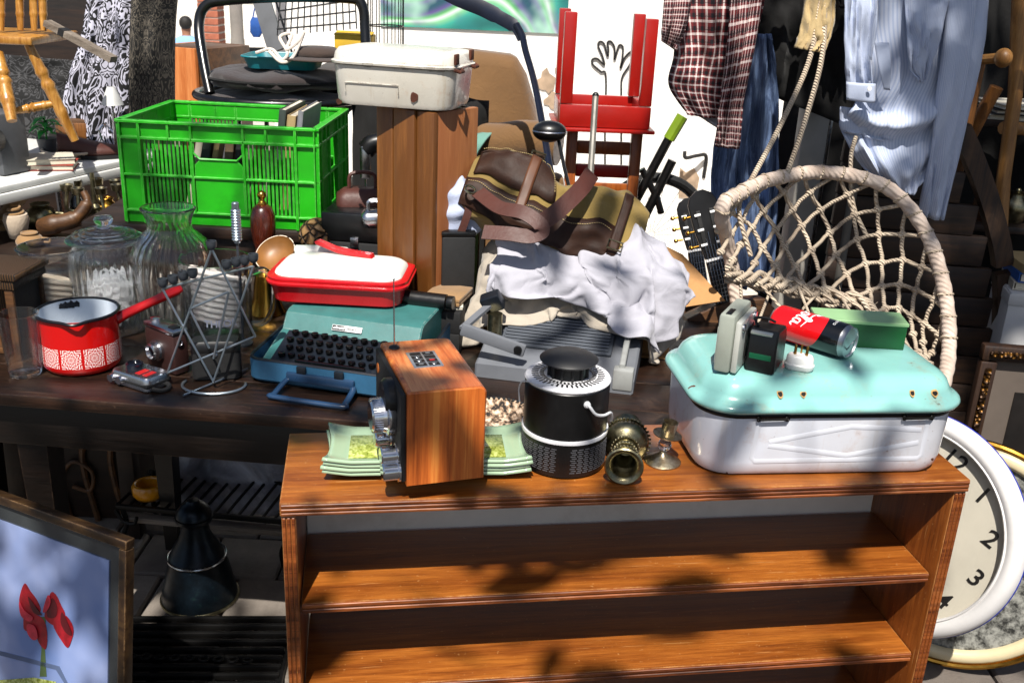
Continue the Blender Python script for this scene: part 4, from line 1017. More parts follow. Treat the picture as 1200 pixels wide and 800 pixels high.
for r_ in range(4):
    for k in range(11):
        p_ = Vector((X0 + .040 + k * .0218 + (r_ % 2) * .0085 - (.006 if r_ == 3 else 0), .043 + r_ * .0205, .0495 + r_ * .0088))
        if first is None: first = tw.p('key', km, 'key_black'); first.location = p_
        else: copy_part(first, tw.o, p_)
tw.p('space_bar', MB().box(((X0 + X1) / 2, .0265, .049), (.150, .010, .006), .0025), 'key_black')
tm = TR((.165, .1338, .0885), (R(53), 0, 0)); nrm = tm.to_3x3() @ Vector((0, 0, 1))
bd_ = tw.p('name_badge', MB().box((.0, 0, .0), (.066, .0125, .0012), .0003, m=tm @ TR((0, 0, -.0045 + .0046))), 'print_white', bod)
tw.p('badge_black', MB().box((-.0175, 0, .0009), (.029, .0105, .0007), .0002, m=tm), 'black_plastic', bd_)
lm = MB(); text_mb(lm, 'olivetti', .0088, tm @ TR((-.0175, 0, .0014)), depth=.0001, bold=.0002); tw.p('lettering', lm, 'print_white', bd_, smooth=0)
lm = MB(); text_mb(lm, 'lettera 32', .0078, tm @ TR((.0155, 0, .0009)), depth=.0001, bold=.0002); tw.p('lettering', lm, 'black_plastic', bd_, smooth=0)
tw.p('carriage', MB().lathe([(.001, 0), (.017, 0), (.017, .33), (.001, .33)], 24, TR((.008, .272, .125), (0, R(90), 0))), 'black_plastic')
for x in (.0, .348): tw.p('platen_knob', MB().lathe([(.001, 0), (.014, 0), (.015, .003), (.015, .014), (.001, .015)], 24, TR((x - .008, .272, .125), (0, R(90), 0))), 'black_plastic')
hx = .165
hl = [(-.066, -.002, .022), (-.072, -.012, .018), (-.074, -.055, .009), (-.068, -.066, .008), (.068, -.066, .008), (.074, -.055, .009), (.072, -.012, .018), (.066, -.002, .022)]
hd = tw.p('carry_handle', MB().tube(spline([(hx + x, y, z) for x, y, z in hl], 5), .0065, 10, flat=.8), 'handle_blue', smooth=60)
tw.p('handle_mount', MB().box((hx, -.004, .027), (.145, .010, .020), .004), 'handle_blue', hd)
for x in (-.04, .04): tw.p('case_latch', MB().box((hx + x, -.0045, .040), (.020, .006, .022), .002), 'tw_dark')

# ------------------------------------------------------------------ red food container
plain('poly_red', 'b5121a', .28, var=.08, coat=.2); t = NT('poly_white'); t.set(lin('d5d6cf'), .35); t.b.inputs['Subsurface Weight'].default_value = .15; t.b.inputs['Subsurface Radius'].default_value = (.01, .01, .01)
CZ = TZ + .1155
c = on(402, 334, CZ + .02)
fc = Thing('food_container', 'red plastic food container with white lid and red handle on the typewriter', 'food container', (c.x, c.y, CZ), R(-2))
fc.p('tub', rr_loft(MB(), [(.262, .158, .03, .0), (.276, .170, .036, .004), (.292, .184, .042, .038), (.294, .186, .042, .040)], 7), 'poly_red')
rim_ = fc.p('lid_rim', rr_loft(MB(), [(.296, .188, .043, .0405), (.308, .200, .047, .042), (.310, .202, .048, .047), (.302, .194, .046, .0495), (.304, .196, .046, .056), (.296, .188, .044, .058), (.272, .164, .04, .058)], 7), 'poly_red')
fc.p('lid_dome', rr_loft(MB(), [(.276, .168, .042, .0585), (.272, .164, .042, .064), (.256, .148, .042, .071), (.225, .118, .036, .0755), (.18, .08, .03, .077)], 7), 'poly_white')
fc.p('handle', MB().prism([(-.082, .101), (-.076, .104), (-.036, .092), (.01, .087), (.052, .086), (.056, .0765), (-.006, .0775), (-.028, .080), (-.062, .090), (-.08, .095)], .022, TR((.01, .055, 0), (R(90), 0, R(-12))), .002), 'poly_red')
m_ = MB()
for k in range(7): m_.box((-.02 + k * .008, .045, .0895 - k * .0006), (.003, .016, .002), .0005, rot=(0, 0, R(-12)), seg=1)
fc.p('grip_ridge', m_, 'poly_red')
pr_ = [(.0, 0), (.014, .004), (.022, .016), (.020, .028), (.012, .034), (.004, .030)]
fc.p('rolled_edge', MB().tube(spline([(-.125, .086, .064), (-.06, .090, .066), (.0, .088, .064)], 6), [.017] * 12 + [.010], 14), 'poly_white', smooth=60)
# papers and oddments right of the container
cloth_mat('kraft', '8a6a44', 300, .2); plain('paper_white', 'c8c2b4', .7, var=.08, dirt=.3); plain('dark_leather', '1c1410', .5, var=.3, bump=.2)
c = on(512, 352, .86)
for k, (w_, d_, h_, m_n, lb) in enumerate((( .10, .13, .10, 'black_matte', 'black box standing between typewriter and grey projector'), (.075, .11, .008, 'paper_white', 'thin white cassette case on the black box behind the typewriter'), (.085, .10, .018, 'kraft', 'brown leather wallet on the black box behind the red container'))):
    zb = TZ + (0, .1, .1085)[k] + .0005
    th = Thing(('black_box', 'cassette_case', 'wallet')[k], lb, ('box', 'case', 'wallet')[k], (c.x + .012 + .004 * k, c.y + .05, zb), R((-8, 4, -14)[k]))
    th.p('lower_shell', MB().box((0, 0, h_ * .25), (w_, d_, h_ * .5 - .0004), .002), m_n); th.p('upper_shell', MB().box((.001, 0, h_ * .75), (w_, d_, h_ * .5 - .0004), .002), m_n)
c = on(533, 398, TZ)
cbl = tag(MB().tube(spline([(c.x - .03, c.y + .16, TZ + .16), (c.x + .01, c.y + .12, TZ + .17), (c.x + .022, c.y + .06, TZ + .10), (c.x + .0, c.y + .02, TZ + .03), (c.x - .03, c.y + .05, TZ + .006), (c.x + .02, c.y + .10, TZ + .006)], 8), .0045, 8).build('power_cable', 'black_matte'), 'black cable drooping between typewriter and grey projector', 'cable')

# ------------------------------------------------------------------ grey projector
plain('proj_grey', '65686e', .5, var=.12, dirt=.25, dirt_c='4a4540'); plain('proj_slate', '4a4f57', .5, .2, var=.1); plain('proj_light', '8f918f', .5, var=.1, dirt=.3)
a = on(556, 436, TZ + .01); b = on(742, 458, TZ + .01); rz = math.atan2(b.y - a.y, b.x - a.x)
pj = Thing('slide_projector', 'grey metal projector case with ribbed sloping top and side bracket', 'projector', (a.x, a.y, TZ + .0005), rz)
PW = (b - a).length
sd_ = [(0, 0), (0, .030), (.07, .046), (.235, .105), (.245, .10), (.245, 0)]
bd2 = pj.p('base_shell', MB().prism(sd_, PW, TR((0, 0, 0), (R(90), 0, R(90))), .004), 'proj_grey', smooth=20)
sl = math.atan2(.059, .165)
pj.p('top_plate', MB().box((PW * .47, .152, .0795), (PW * .72, .168, .008), .003, rot=(sl, 0, 0)), 'proj_slate')
rb = MB().box((0, 0, 0), (PW * .68, .0052, .0048), .0014, seg=1); first = None
for k in range(15):
    q = -.074 + k * .0106
    p_ = (PW * .47, .152 + q * math.cos(sl) - .006 * math.sin(sl), 0.0795 + q * math.sin(sl) + .006 * math.cos(sl))
    if first is None: first = pj.p('rib', rb, 'proj_slate'); first.location = p_; first.rotation_euler = (sl, 0, 0)
    else: copy_part(first, pj.o, p_)
pj.p('side_plate', MB().prism([(.01, .01), (.01, .06), (.2, .115), (.24, .11), (.24, .01)], .012, TR((PW * .90, 0, 0), (R(90), 0, R(90))), .002), 'proj_light')
pj.p('corner_cap', MB().box((PW * .93, .012, .030), (.042, .03, .045), .004), 'proj_light')
br_ = pj.p('bracket_arm', MB().box((.038, -.004, .088), (.140, .012, .028), .004, rot=(0, R(14), 0)), 'proj_grey')
pj.p('screw', MB().lathe([(.001, 0), (.009, 0), (.008, .004), (.001, .005)], 20, TR((.092, -.0102, .0745), (R(90), 0, 0))), 'black_plastic', br_)
for q in ((-.03, .02, .105), ): pj.p('lid_arm', MB().tube([(-.028, .0, .104), (-.012, .05, .115), (.008, .095, .130)], .011, 4, flat=.45), 'proj_grey')
pj.p('lid_block', MB().box((.012, .10, .135), (.045, .03, .04), .005, rot=(R(20), R(-25), 0)), 'tw_dark')
pj.p('lamp_tube', MB().lathe([(.001, 0), (.016, 0), (.016, .05), (.001, .05)], 20, TR((.022, .085, .065))), 'old_brass')
# ------------------------------------------------------------------ far setting
plain('white_far', 'ddd8d0', .9, var=.05); plain('pillar_grey', '8b8680', .85, var=.15)
plain('street_concrete', 'b4aca2', .9, var=.12, dirt=.3, dirt_c='6a6258')
structure(MB().add([(-30, 4.18, -.02), (12, 4.18, -.02), (12, 45, -3.6), (-30, 45, -3.6)], [(0, 1, 2, 3)]).build('street', 'street_concrete', smooth=0, solid=.05, ))
fb = Thing('far_building', 'pale sunlit building far down the street at upper left', 'building', (-8, 30, -2.3))
fb.p('facade', MB().box((0, 2, 4.5), (22, 4, 9.6), 0), 'white_far', smooth=0)
for k in range(7):
    w__ = fb.p('window', MB().box((-9 + k * 3, -.02, 3.4), (1.1, .10, 1.6), .02), 'pillar_grey'); fb.p('pane', MB().box((-9 + k * 3, -.075, 3.4), (.9, .02, 1.4), 0), 'dark_leather', w__)
t = NT('white_plaster'); v = t.coord(); n = t.noise(v, 3, 7, .65)
t.set(t.ramp(n, [(.3, lin('e4e0da')), (.7, lin('f4f2ee'))]), .9); t.bump(t.noise(v, 30, 5), .15, .01)
WY = 6.3
ww = Thing('white_wall', 'sunlit white plaster wall with painted mural and hand drawing across the street', 'wall', (0, WY, 0))
wl = ww.p('wall_face', MB().box((1.05, .12, 1.2), (5.2, .22, 4.0), 0), 'white_plaster', smooth=0)
t = NT('mural'); v = t.coord(scale=(1, 1, 1), rot=(0, R(35), 0), loc=(.1, 0, -.6))
wv = t.n('TexWave', ins={'Vector': v, 'Scale': .8, 'Distortion': 10.0, 'Detail': 1.0, 'Detail Scale': 1.4}); wv.wave_type = 'RINGS'; wv.rings_direction = 'Y'
n2 = t.noise(v, 2.2, 3)
c1 = t.ramp(wv.outputs[0], [(.0, lin('15605c')), (.25, lin('2f9a88')), (.45, lin('77b98a')), (.6, lin('c9dcd2')), (.75, lin('53a25c')), (.9, lin('5a4a86')), (1, lin('1d4a5c'))])
t.set(t.mix(t.ramp(n2, [(.45, (0, 0, 0)), (.65, (1, 1, 1))]), c1, t.ramp(wv.outputs[0], [(.1, lin('1a7a7a')), (.5, lin('6a3f8a')), (.8, lin('a9d6c0'))])), .7)
def onwall(px, py): q = at(px, py, WY + .006); return (q.x, q.z)
a = onwall(446, 22); b = onwall(664, 40)
ww.p('mural', MB().box(((a[0] + b[0]) / 2, .002, b[1] + .55), (b[0] - a[0], .010, 1.10), 0), 'mural', wl, smooth=0)
plain('charcoal_line', '1e1c1c', .9)
m_ = MB()
def stroke(px, wpx=2.2):
    P = spline([(*onwall(*q), 0) for q in px], 6); hw = wpx * WY / F * .5
    vs = []
    for i, p_ in enumerate(P):
        tg = (P[min(i + 1, len(P) - 1)] - P[max(i - 1, 0)]).normalized(); nn = Vector((-tg.y, tg.x, 0)) * hw
        for y in (.004, .0095):
            for s_ in (-1, 1): q = p_ + nn * s_; vs.append((q.x, y - .0, q.y))
    vs = [(x, -y + .0085, z) for x, y, z in vs]
    n_ = len(P); fs = []
    for i in range(n_ - 1):
        a_ = 4 * i; b_ = a_ + 4; fs += [(a_ + 2, a_ + 3, b_ + 3, b_ + 2), (a_, a_ + 2, b_ + 2, b_), (a_ + 1, b_ + 1, b_ + 3, a_ + 3)]
    m_.add(vs, fs)
stroke([(709, 200), (709, 150), (710, 90), (704, 84), (695, 76), (694, 70), (700, 69), (708, 76), (706, 66), (701, 54), (703, 49), (708, 52), (712, 66), (713, 58), (712, 50), (716, 49), (720, 56), (720, 70), (723, 60), (726, 53), (730, 56), (729, 70), (727, 80), (732, 68), (739, 61), (742, 64), (738, 76), (729, 91), (728, 110), (728, 150), (728, 200)])
ww.p('hand_drawing', m_, 'charcoal_line', wl, smooth=0)
plain('bare_render', 'a08a74', .95, var=.3, bump=.4, bs=40)
for (px, py, r_, s_) in ((640, 96, .055, 1), (646, 118, .04, 2), (655, 84, .03, 3)):
    q = onwall(px, py); ww.p('bare_patch', MB().prism([(r_ * (1 + .35 * math.sin(2.3 * k * s_)) * math.cos(k * .52), r_ * 1.2 * (1 + .3 * math.cos(1.7 * k + s_)) * math.sin(k * .52)) for k in range(12)], .006, TR((q[0], .0075, q[1]), (R(90), 0, 0))), 'bare_render', wl)
q = onwall(812, 180)
ww.p('wall_bracket', MB().tube(spline([(q[0] - .07, -.10, q[1] + .03), (q[0] - .06, -.10, q[1] - .01), (q[0] + .02, -.06, q[1]), (q[0] + .08, -.02, q[1] - .01), (q[0] + .085, .01, q[1] - .15)], 6), .012, 8), 'charcoal_line', wl)
q = onwall(806, 215); ww.p('bare_patch', MB().prism([(-.05, -.09), (.06, -.1), (.07, .04), (.03, .1), (-.02, .07), (-.06, .1)], .006, TR((q[0], .0075, q[1]), (R(90), 0, 0))), 'bare_render', wl)
# street things far left
plain('pillar_grey', '8b8680', .85, var=.15); plain('stall_red', '8a2a1c', .7, var=.2); plain('stall_orange', 'b5561f', .7, var=.2); plain('far_yellow', 'c09a20', .7); plain('far_blue', '1d4f9a', .7, var=.2); plain('brick_far', '9a5a44', .9, var=.3, vs=30)
q = at(279, 60, 5.6); tp = Thing('street_post', 'grey round post in the street behind the black chair frame', 'post', (q.x, q.y, 0))
tp.p('shaft', MB().lathe([(.001, -.2), (.06, -.2), (.06, .06), (.036, .08), (.032, 2.6), (.001, 2.6)], 20), 'pillar_grey'); tp.p('band', MB().lathe([(.033, .98), (.037, .98), (.037, 1.12), (.033, 1.12)], 20), 'pillar_grey')
q = at(250, 60, 11.0); tp = Thing('brick_pier', 'reddish brick pier far down the street beside the grey post', 'pier', (q.x, q.y, -.85))
bkm = MB().box((0, 0, 0), (.21, .12, .062), .004, seg=1); first = None
tp.p('mortar_core', MB().box((0, 0, 1.2), (.205, .23, 2.4), 0), 'street_concrete')
for k in range(19):
    for s_ in (0, 1):
        p_ = (-.0 , -.065 if s_ == 0 else .062, .75 + k * .075)
        if first is None: first = tp.p('brick', bkm, 'brick_far'); first.location = p_
        else: copy_part(first, tp.o, p_, rot=(0, 0, random.uniform(-.02, .02)))
q = at(285, 108, 5.0); st = Thing('red_stall_table', 'far red topped stall table with orange goods', 'stall', (q.x, q.y, 0))
st.p('top', MB().box((0, 0, q.z), (.75, .5, .03), .004), 'stall_red')
for x in (-.33, .33):
    for y in (-.2, .2): st.p('leg', MB().box((x, y, q.z / 2 - .008), (.04, .04, q.z - .016), .003), 'stall_red')
zt = q.z + .0155
for px, w_, h_, mt, lb, cat in ((268, .20, .10, 'stall_orange', 'orange box on the far red stall table', 'box'), (245, .15, .16, 'far_yellow', 'yellow bag on the far red stall table', 'bag'), (295, .12, .07, 'stall_red', 'dark red box on the far red stall table', 'box')):
    p_ = at(px, 100, 5.0); th = Thing(('orange_box', 'yellow_bag', 'red_box')[(0 if w_ == .2 else 1 if w_ == .15 else 2)], lb, cat, (p_.x, 5.02, zt + .0005), R(px % 20))
    th.p('body', rr_loft(MB(), [(w_, .14, .02, 0), (w_ * 1.04, .145, .02, h_ * .5), (w_ * .9, .12, .02, h_)], 4), mt); th.p('flap', MB().box((0, 0, h_ + .006), (w_ * .8, .11, .010), .003), mt)
q = at(287, 82, 4.9); th = Thing('black_folding_chair', 'small black folding chair frame in the far street', 'chair', (q.x, q.y, 0), R(15))
for x in (-.09, .09):
    th.p('leg', MB().tube([(x, -.12, .0), (x, .06, q.z + .10)], .012, 8), 'black_plastic'); th.p('leg', MB().tube([(x, .14, 0), (x, -.10, q.z - .3)], .012, 8), 'black_plastic')
th.p('backrest', MB().box((0, .06, q.z + .05), (.18, .02, .10), .004), 'black_plastic'); th.p('seat', MB().box((0, -.03, q.z - .3), (.18, .2, .02), .004), 'black_plastic')
q = at(283, 42, 5.3); th = Thing('blue_bag', 'blue bag hanging on the grey street post', 'bag', (q.x + .02, q.y + .22, q.z - .02), 0); th.o.scale = (.5, .5, .5)
th.p('body', rr_loft(MB(), [(.07, .05, .02, 0), (.13, .08, .03, .05), (.12, .07, .03, .16), (.08, .05, .02, .20)], 4), 'far_blue'); th.p('strap', MB().tube(spline([(-.03, 0, .2), (0, 0, .3), (.03, 0, .2)], 5), .008, 6), 'far_blue')
# seated person far off
cloth_mat('shirt_sky', '7fa3c8', 300, .1); plain('skin_far', '8a5f48', .6); plain('hair_dark', '14100e', .7); cloth_mat('trouser_dark', '23252c', 300, .2)
PYd = 14.0; q = at(219, 50, PYd); zs = at(219, 22, PYd).z; g0_ = zs - 1.70
th = Thing('person', 'person in light blue shirt standing far down the street', 'person', (q.x, q.y, g0_), R(8))
sk = bpy.data.meshes.new('body'); jn = [(0, 0, .95), (0, .01, 1.15), (0, .0, 1.38), (0, .0, 1.48), (0, .01, 1.56), (-.18, 0, 1.38), (-.23, .02, 1.12), (-.22, -.05, .88), (.18, 0, 1.38), (.23, .02, 1.12), (.22, -.05, .88), (-.10, 0, .90), (-.11, .01, .48), (-.11, .02, .06), (.10, 0, .90), (.11, .01, .48), (.11, .02, .06), (0, .01, 1.64), (-.11, -.1, .03), (.11, -.1, .03)]
sk.from_pydata(jn, [(0, 1), (1, 2), (2, 3), (3, 4), (4, 17), (2, 5), (5, 6), (6, 7), (2, 8), (8, 9), (9, 10), (0, 11), (11, 12), (12, 13), (0, 14), (14, 15), (15, 16), (13, 18), (16, 19)], [])
bo = bpy.data.objects.new('body', sk); COL.objects.link(bo); bo.parent = th.o
md = bo.modifiers.new('skin', 'SKIN'); md.use_smooth_shade = True; bo.modifiers.new('sub', 'SUBSURF').levels = 2
rad = [.13, .13, .12, .05, .075, .06, .045, .035, .06, .045, .035, .085, .06, .045, .085, .06, .045, .07, .035, .035]
bm = bmesh.new(); bm.from_mesh(sk); ly = bm.verts.layers.skin.verify(); bm.verts.ensure_lookup_table()
for i, r_ in enumerate(rad): bm.verts[i][ly].radius = (r_, r_ * .8); bm.verts[i][ly].use_root = (i == 0)
bm.to_mesh(sk); bm.free(); sk.materials.append(MATS['skin_far'])
th.p('shirt', rr_loft(MB(), [(.34, .25, .09, .92), (.34, .25, .09, 1.12), (.44, .25, .09, 1.33), (.38, .21, .08, 1.42), (.15, .14, .06, 1.48)], 5), 'shirt_sky', smooth=70)
for sx in (-1, 1): th.p('sleeve', MB().tube([(sx * .17, 0, 1.39), (sx * .235, .02, 1.12), (sx * .23, -.02, 1.0)], [.075, .062, .055], 12), 'shirt_sky', smooth=70); th.p('trouser_leg', MB().tube([(sx * .09, 0, .96), (sx * .11, .01, .48), (sx * .11, .02, .07)], [.11, .085, .07], 12), 'trouser_dark', smooth=70)
th.p('hair', MB().sphere((0, .0, 1.645), .092, (.95, 1, 1.0), 20), 'hair_dark', smooth=80)
# wooden box in front of the person
wood('orange_ply', 'b5672e', 'd08a50', 2, 1, .5, .06, dark='8f4a1c')
q0 = at(202, 135, 3.7); q1 = at(233, 58, 3.7)
th = Thing('plywood_box', 'upright orange plywood box between patterned cloth and black chair', 'box', (q1.x - .10, 3.75, 0), R(-22))
th.p('front_panel', MB().box((-.02, 0, q1.z / 2), (.22, .018, q1.z), .002), 'orange_ply'); th.p('side_panel', MB().box((.099, .15, q1.z / 2), (.018, .28, q1.z - .002), .002), 'brown_wood'); th.p('back_panel', MB().box((-.02, .3, q1.z / 2), (.22, .016, q1.z - .004), .002), 'brown_wood'); th.p('side_panel', MB().box((-.125, .15, q1.z / 2), (.012, .28, q1.z - .004), .002), 'orange_ply')
th.p('top_panel', MB().box((-.01, .15, q1.z - .006), (.19, .26, .008), .001), 'brown_wood')

# ------------------------------------------------------------------ chest under the crate, crate and books
wood('chest_dark', '1c1009', '2e1c10', 0, 1, .5, .1, dark='0c0704')
CRY = 2.40; q = at(150, 261, CRY); CRZ = q.z
ch = Thing('wooden_bench', 'dark wooden bench carrying the green crate', 'bench', (-.72, 2.74, 0))
for k in range(4): o = ch.p('top_plank', MB().box((0, 0, 0), (.72, .172, .03), .004), 'chest_dark'); o.location = (0, -.26 + k * .174, CRZ - .0155)
ch.p('apron', MB().box((0, -.32, CRZ - .08), (.64, .02, .098), .003), 'chest_dark')
for x in (-.32, .32):
    for y in (-.31, .24): ch.p('leg', MB().box((x, y, (CRZ - .032) / 2), (.045, .045, CRZ - .033), .003), 'chest_dark')
plain('crate_green', '1c9a0e', .42, var=.16, vs=7, dirt=.40, dirt_c='14600f', edge=.6, edge_c='8ce07a', bump=.06, bs=90); 
cr = Thing('green_crate', 'bright green slatted plastic crate filled with books', 'crate', (q.x - .004, CRY + .012, CRZ + .0005), R(-1.5))
CW, CDp, CH = .475, .36, .252
def wall(mb, L, flip, m, label):
    yb = 0
    def bx(x0, x1, z0, z1, t0=0, t1=.006): mb.box(((x0 + x1) / 2, (t0 + t1) / 2, (z0 + z1) / 2), (x1 - x0, t1 - t0, z1 - z0), .0012, m=m, seg=1)
    bx(0, L, .212, CH - .006, 0, .005); bx(-.004, L + .004, CH - .007, CH, -.010, .008); bx(-.002, L + .002, .206, .213, -.008, .006)
    bx(0, L, 0, .030, 0, .005); bx(0, L, .028, .034, -.007, .006)
    for z in (.12,): bx(0, L, z - .003, z + .003, -.007, .006)
    for x in (0, L * .10, L * .90, L): bx(max(0, x - .0035), min(L, x + .0035), .0, CH, -.009, .006)
    bx(0, L * .10, .03, .21, 0, .004); bx(L * .90, L, .03, .21, 0, .004)
    lx0, lx1 = (L * .375, L * .625)
    for x in (lx0 - .004, lx1 + .004): bx(x - .003, x + .003, .03, .245, -.008, .006)
    n_ = 13
    for a0, a1 in ((L * .10, lx0), (lx1, L * .90)):
        for k in range(1, n_): x = a0 + (a1 - a0) * k / n_; bx(x - .0031, x + .0031, .033, .208, -.001, .004)
    for q_ in range(2): bx(L * .25 + (q_ * .5 - .0) * L - .003, L * .25 + q_ * .5 * L + .003, .206, CH, -.008, .005)
    return (lx0, lx1)
mb = MB(); lx0, lx1 = wall(mb, CW, 0, None, True); cr.p('front_wall', mb, 'crate_green')
cr.p('label_panel', MB().prism([(lx0, .034), (lx1, .034), (lx1, .150), (lx1 - .014, .164), (lx0 + .014, .164), (lx0, .150)], .006, TR((0, .004, 0), (R(90), 0, 0)), .001), 'crate_green')
cr.p('handle_edge', MB().tube([(lx0, -.002, .208), (lx0 - .002, -.003, .180), (lx0 + .014, -.003, .165), (lx1 - .014, -.003, .165), (lx1 + .002, -.003, .180), (lx1, -.002, .208)], .003, 6), 'crate_green')
mb = MB(); wall(mb, CDp, 0, TR((CW, 0, 0), (0, 0, R(90))), False); cr.p('side_wall', mb, 'crate_green')
mb = MB(); wall(mb, CDp, 0, TR((0, CDp, 0), (0, 0, R(-90))), False); cr.p('side_wall', mb, 'crate_green')
mb = MB(); wall(mb, CW, 0, TR((CW, CDp, 0), (0, 0, R(180))), False); cr.p('back_wall', mb, 'crate_green')
cr.p('bottom', MB().box((CW / 2, CDp / 2, .008), (CW - .012, CDp - .012, .006), .001), 'crate_green')
for i, c_ in enumerate(('6b5a44', '2a2a2e', '8a8478', '5b2a1c', 'b9b2a2', '37413c', 'a08a60', '7a7a80')): plain('book_%d' % i, c_, .6, var=.12, vs=30)
plain('page_edge', 'cfc6b2', .8, var=.1, vs=200)
def book(loc, rot, w_, d_, h_, mat, label, group):
    th = Thing('book', label, 'book', loc, rot, group)
    th.p('cover', MB().box((-w_ / 2 + .001, 0, h_ / 2), (.002, d_, h_), .0004, seg=1).box((w_ / 2 - .001, 0, h_ / 2), (.002, d_, h_), .0004, seg=1).box((0, -d_ / 2 + .001, h_ / 2), (w_ - .0042, .002, h_), .0004, seg=1), mat)
    th.p('pages', MB().box((0, .001, h_ / 2), (w_ - .0045, d_ - .006, h_ - .006), 0), 'page_edge')
for k in range(17):
    x = .03 + k * .0245; lean = (.22 if k < 8 else .12)
    p_ = cr.m @ Vector((x, .16 + .01 * math.sin(k * 2), .0135)); hh = .19 + .012 * math.sin(k * 3.1) + (.075 if k in (13, 14, 15) else 0)
    book(tuple(p_), (0, lean, R(-1.5)), .013 + .004 * (k % 3), .20, hh, 'book_%d' % (k % 8), ('tall grey book rising above the rim of the green crate', 'slim pale book rising beside the grey one in the green crate', 'dark book rising above the rim of the crate, nearest the cabinet')[k - 13] if k in (13, 14, 15) else 'low upright book seen only through the slats of the green crate', 'books in the green crate')
# ------------------------------------------------------------------ wooden cabinet with white bin on top
wood('pine_dark', '5e3814', '7c4d20', 2, .8, .42, .07, dark='5a3412', coat=.15); wood('pine_lit', '8a5430', 'a26a40', 2, .8, .45, .06, dark='86502c')  # shade and sunlight on the cabinet put into two pine tones
cz = at(507, 131, 2.15).z
cb = Thing('wooden_cabinet', 'tall narrow brown wooden cabinet beneath the small white enamel bin', 'cabinet', (-.19, 2.13, TZ + .0005), R(-35)); hh = cz - TZ - .001
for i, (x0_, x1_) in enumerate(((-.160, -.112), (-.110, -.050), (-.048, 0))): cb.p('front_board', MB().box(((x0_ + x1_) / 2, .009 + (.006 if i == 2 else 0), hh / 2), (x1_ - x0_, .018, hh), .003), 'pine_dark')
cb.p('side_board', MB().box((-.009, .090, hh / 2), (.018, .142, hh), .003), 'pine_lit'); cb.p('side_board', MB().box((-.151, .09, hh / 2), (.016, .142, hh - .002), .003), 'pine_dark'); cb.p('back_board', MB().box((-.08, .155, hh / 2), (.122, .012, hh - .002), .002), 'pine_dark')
cb.p('top_board', MB().box((-.08, .08, hh - .008), (.12, .12, .012), .002), 'pine_dark')
enamel('enamel_old', 'cac6bc', .42, .26, stain='a89a80', drip=.5)
wbn = Thing('small_enamel_bin', 'small old white enamel bin with rusty hinges on the wooden cabinet', 'bin', (-.262, 2.245, cz + .001), R(-13))
L2, D2 = .275, .19
b_ = wbn.p('body', rr_loft(MB(), [(L2 - .05, D2 - .05, .03, 0), (L2 - .02, D2 - .02, .036, .003), (L2 - .012, D2 - .012, .038, .012), (L2, D2, .042, .085)], 7), 'enamel_old')
l_ = wbn.p('lid', rr_loft(MB(), [(L2 - .004, D2 - .004, .04, .0855), (L2 + .012, D2 + .012, .046, .088), (L2 + .014, D2 + .014, .047, .092), (L2 + .002, D2 + .002, .042, .095), (L2 - .004, D2 - .004, .04, .110), (L2 - .018, D2 - .018, .036, .119), (L2 - .06, D2 - .06, .02, .122)], 7), 'enamel_old', smooth=50)
for x in (.058, ): pass
for (y, z) in ((-.066, .088), (.045, .090)):
    wbn.p('rusty_hinge', MB().tube([(L2 / 2 + .002, y - .018, z), (L2 / 2 + .012, y - .012, z - .004), (L2 / 2 + .012, y + .014, z - .004), (L2 / 2 + .002, y + .018, z)], .004, 8).box((L2 / 2 + .001, y, z + .020), (.006, .024, .022), .002), 'rust')
wbn.p('rust_spot', spot(.055, -.0915, .028, (0, -1, .05), .010), 'rust', b_); wbn.p('rust_spot', spot(-.118, -.0855, .006, (0, -1, 0), .006), 'rust', b_); pass
m_ = MB().tube([(-.10, -.094, .030), (-.10, -.0945, .050), (.02, -.0945, .050), (.02, -.094, .030)], .0012, 6); wbn.p('embossed_panel', m_, 'enamel_old', b_)
# ------------------------------------------------------------------ cardboard box, cloth heap, bag
cloth_mat('cardboard', 'a57a4c', 120, .12, .85, sheen=0)
bx_ = Thing('cardboard_box', 'open brown cardboard box under the heap of white cloths', 'cardboard box', (.15, 2.22, TZ + .0005), R(-3))
bx_.p('box_walls', MB().box((0, -.110, .08), (.42, .005, .16), .001).box((0, .134, .08), (.42, .005, .16), .001).box((-.2075, .012, .08), (.005, .238, .159), .001).box((.2075, .012, .08), (.005, .238, .159), .001), 'cardboard')
bx_.p('bottom', MB().box((0, 0, .004), (.41, .26, .005), 0), 'cardboard')
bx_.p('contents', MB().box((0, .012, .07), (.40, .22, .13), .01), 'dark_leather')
FLAP = [at(752, 274, 2.36), at(800, 298, 2.33), at(850, 352, 2.27), at(800, 360, 2.25), at(740, 320, 2.28)]
bx_.p('flap', MB().add(FLAP + [p_ + Vector((0, .004, -.003)) for p_ in FLAP], [(0, 1, 2, 3, 4), (9, 8, 7, 6, 5)] + [(i, 5 + i, 5 + (i + 1) % 5, (i + 1) % 5) for i in range(5)]), 'cardboard', world=True, smooth=0)
sol = [box_solid((.15, 2.22, .84), (.205, .13, .10)), ell_solid((.12, 2.26, .94), (.22, .13, .065)), box_solid((.10, 1.98, .78), (.155, .10, .055), R(-13))]
def patch(cx, cy, z, w_, d_, rz, nu, nv, comp=1.0, seed=0, amp=.02):
    g = np.random.default_rng(seed); H, W_ = nu, nv
    y, x = np.mgrid[-.5:.5:H * 1j, -.5:.5:W_ * 1j]; x = x * w_; y = y * d_
    X = np.zeros((H, W_, 3)); ca, sa = math.cos(rz), math.sin(rz)
    X[..., 0] = cx + x * ca - y * sa; X[..., 1] = cy + x * sa + y * ca; X[..., 2] = z + fold_noise((H, W_), seed, 7, amp)
    return X
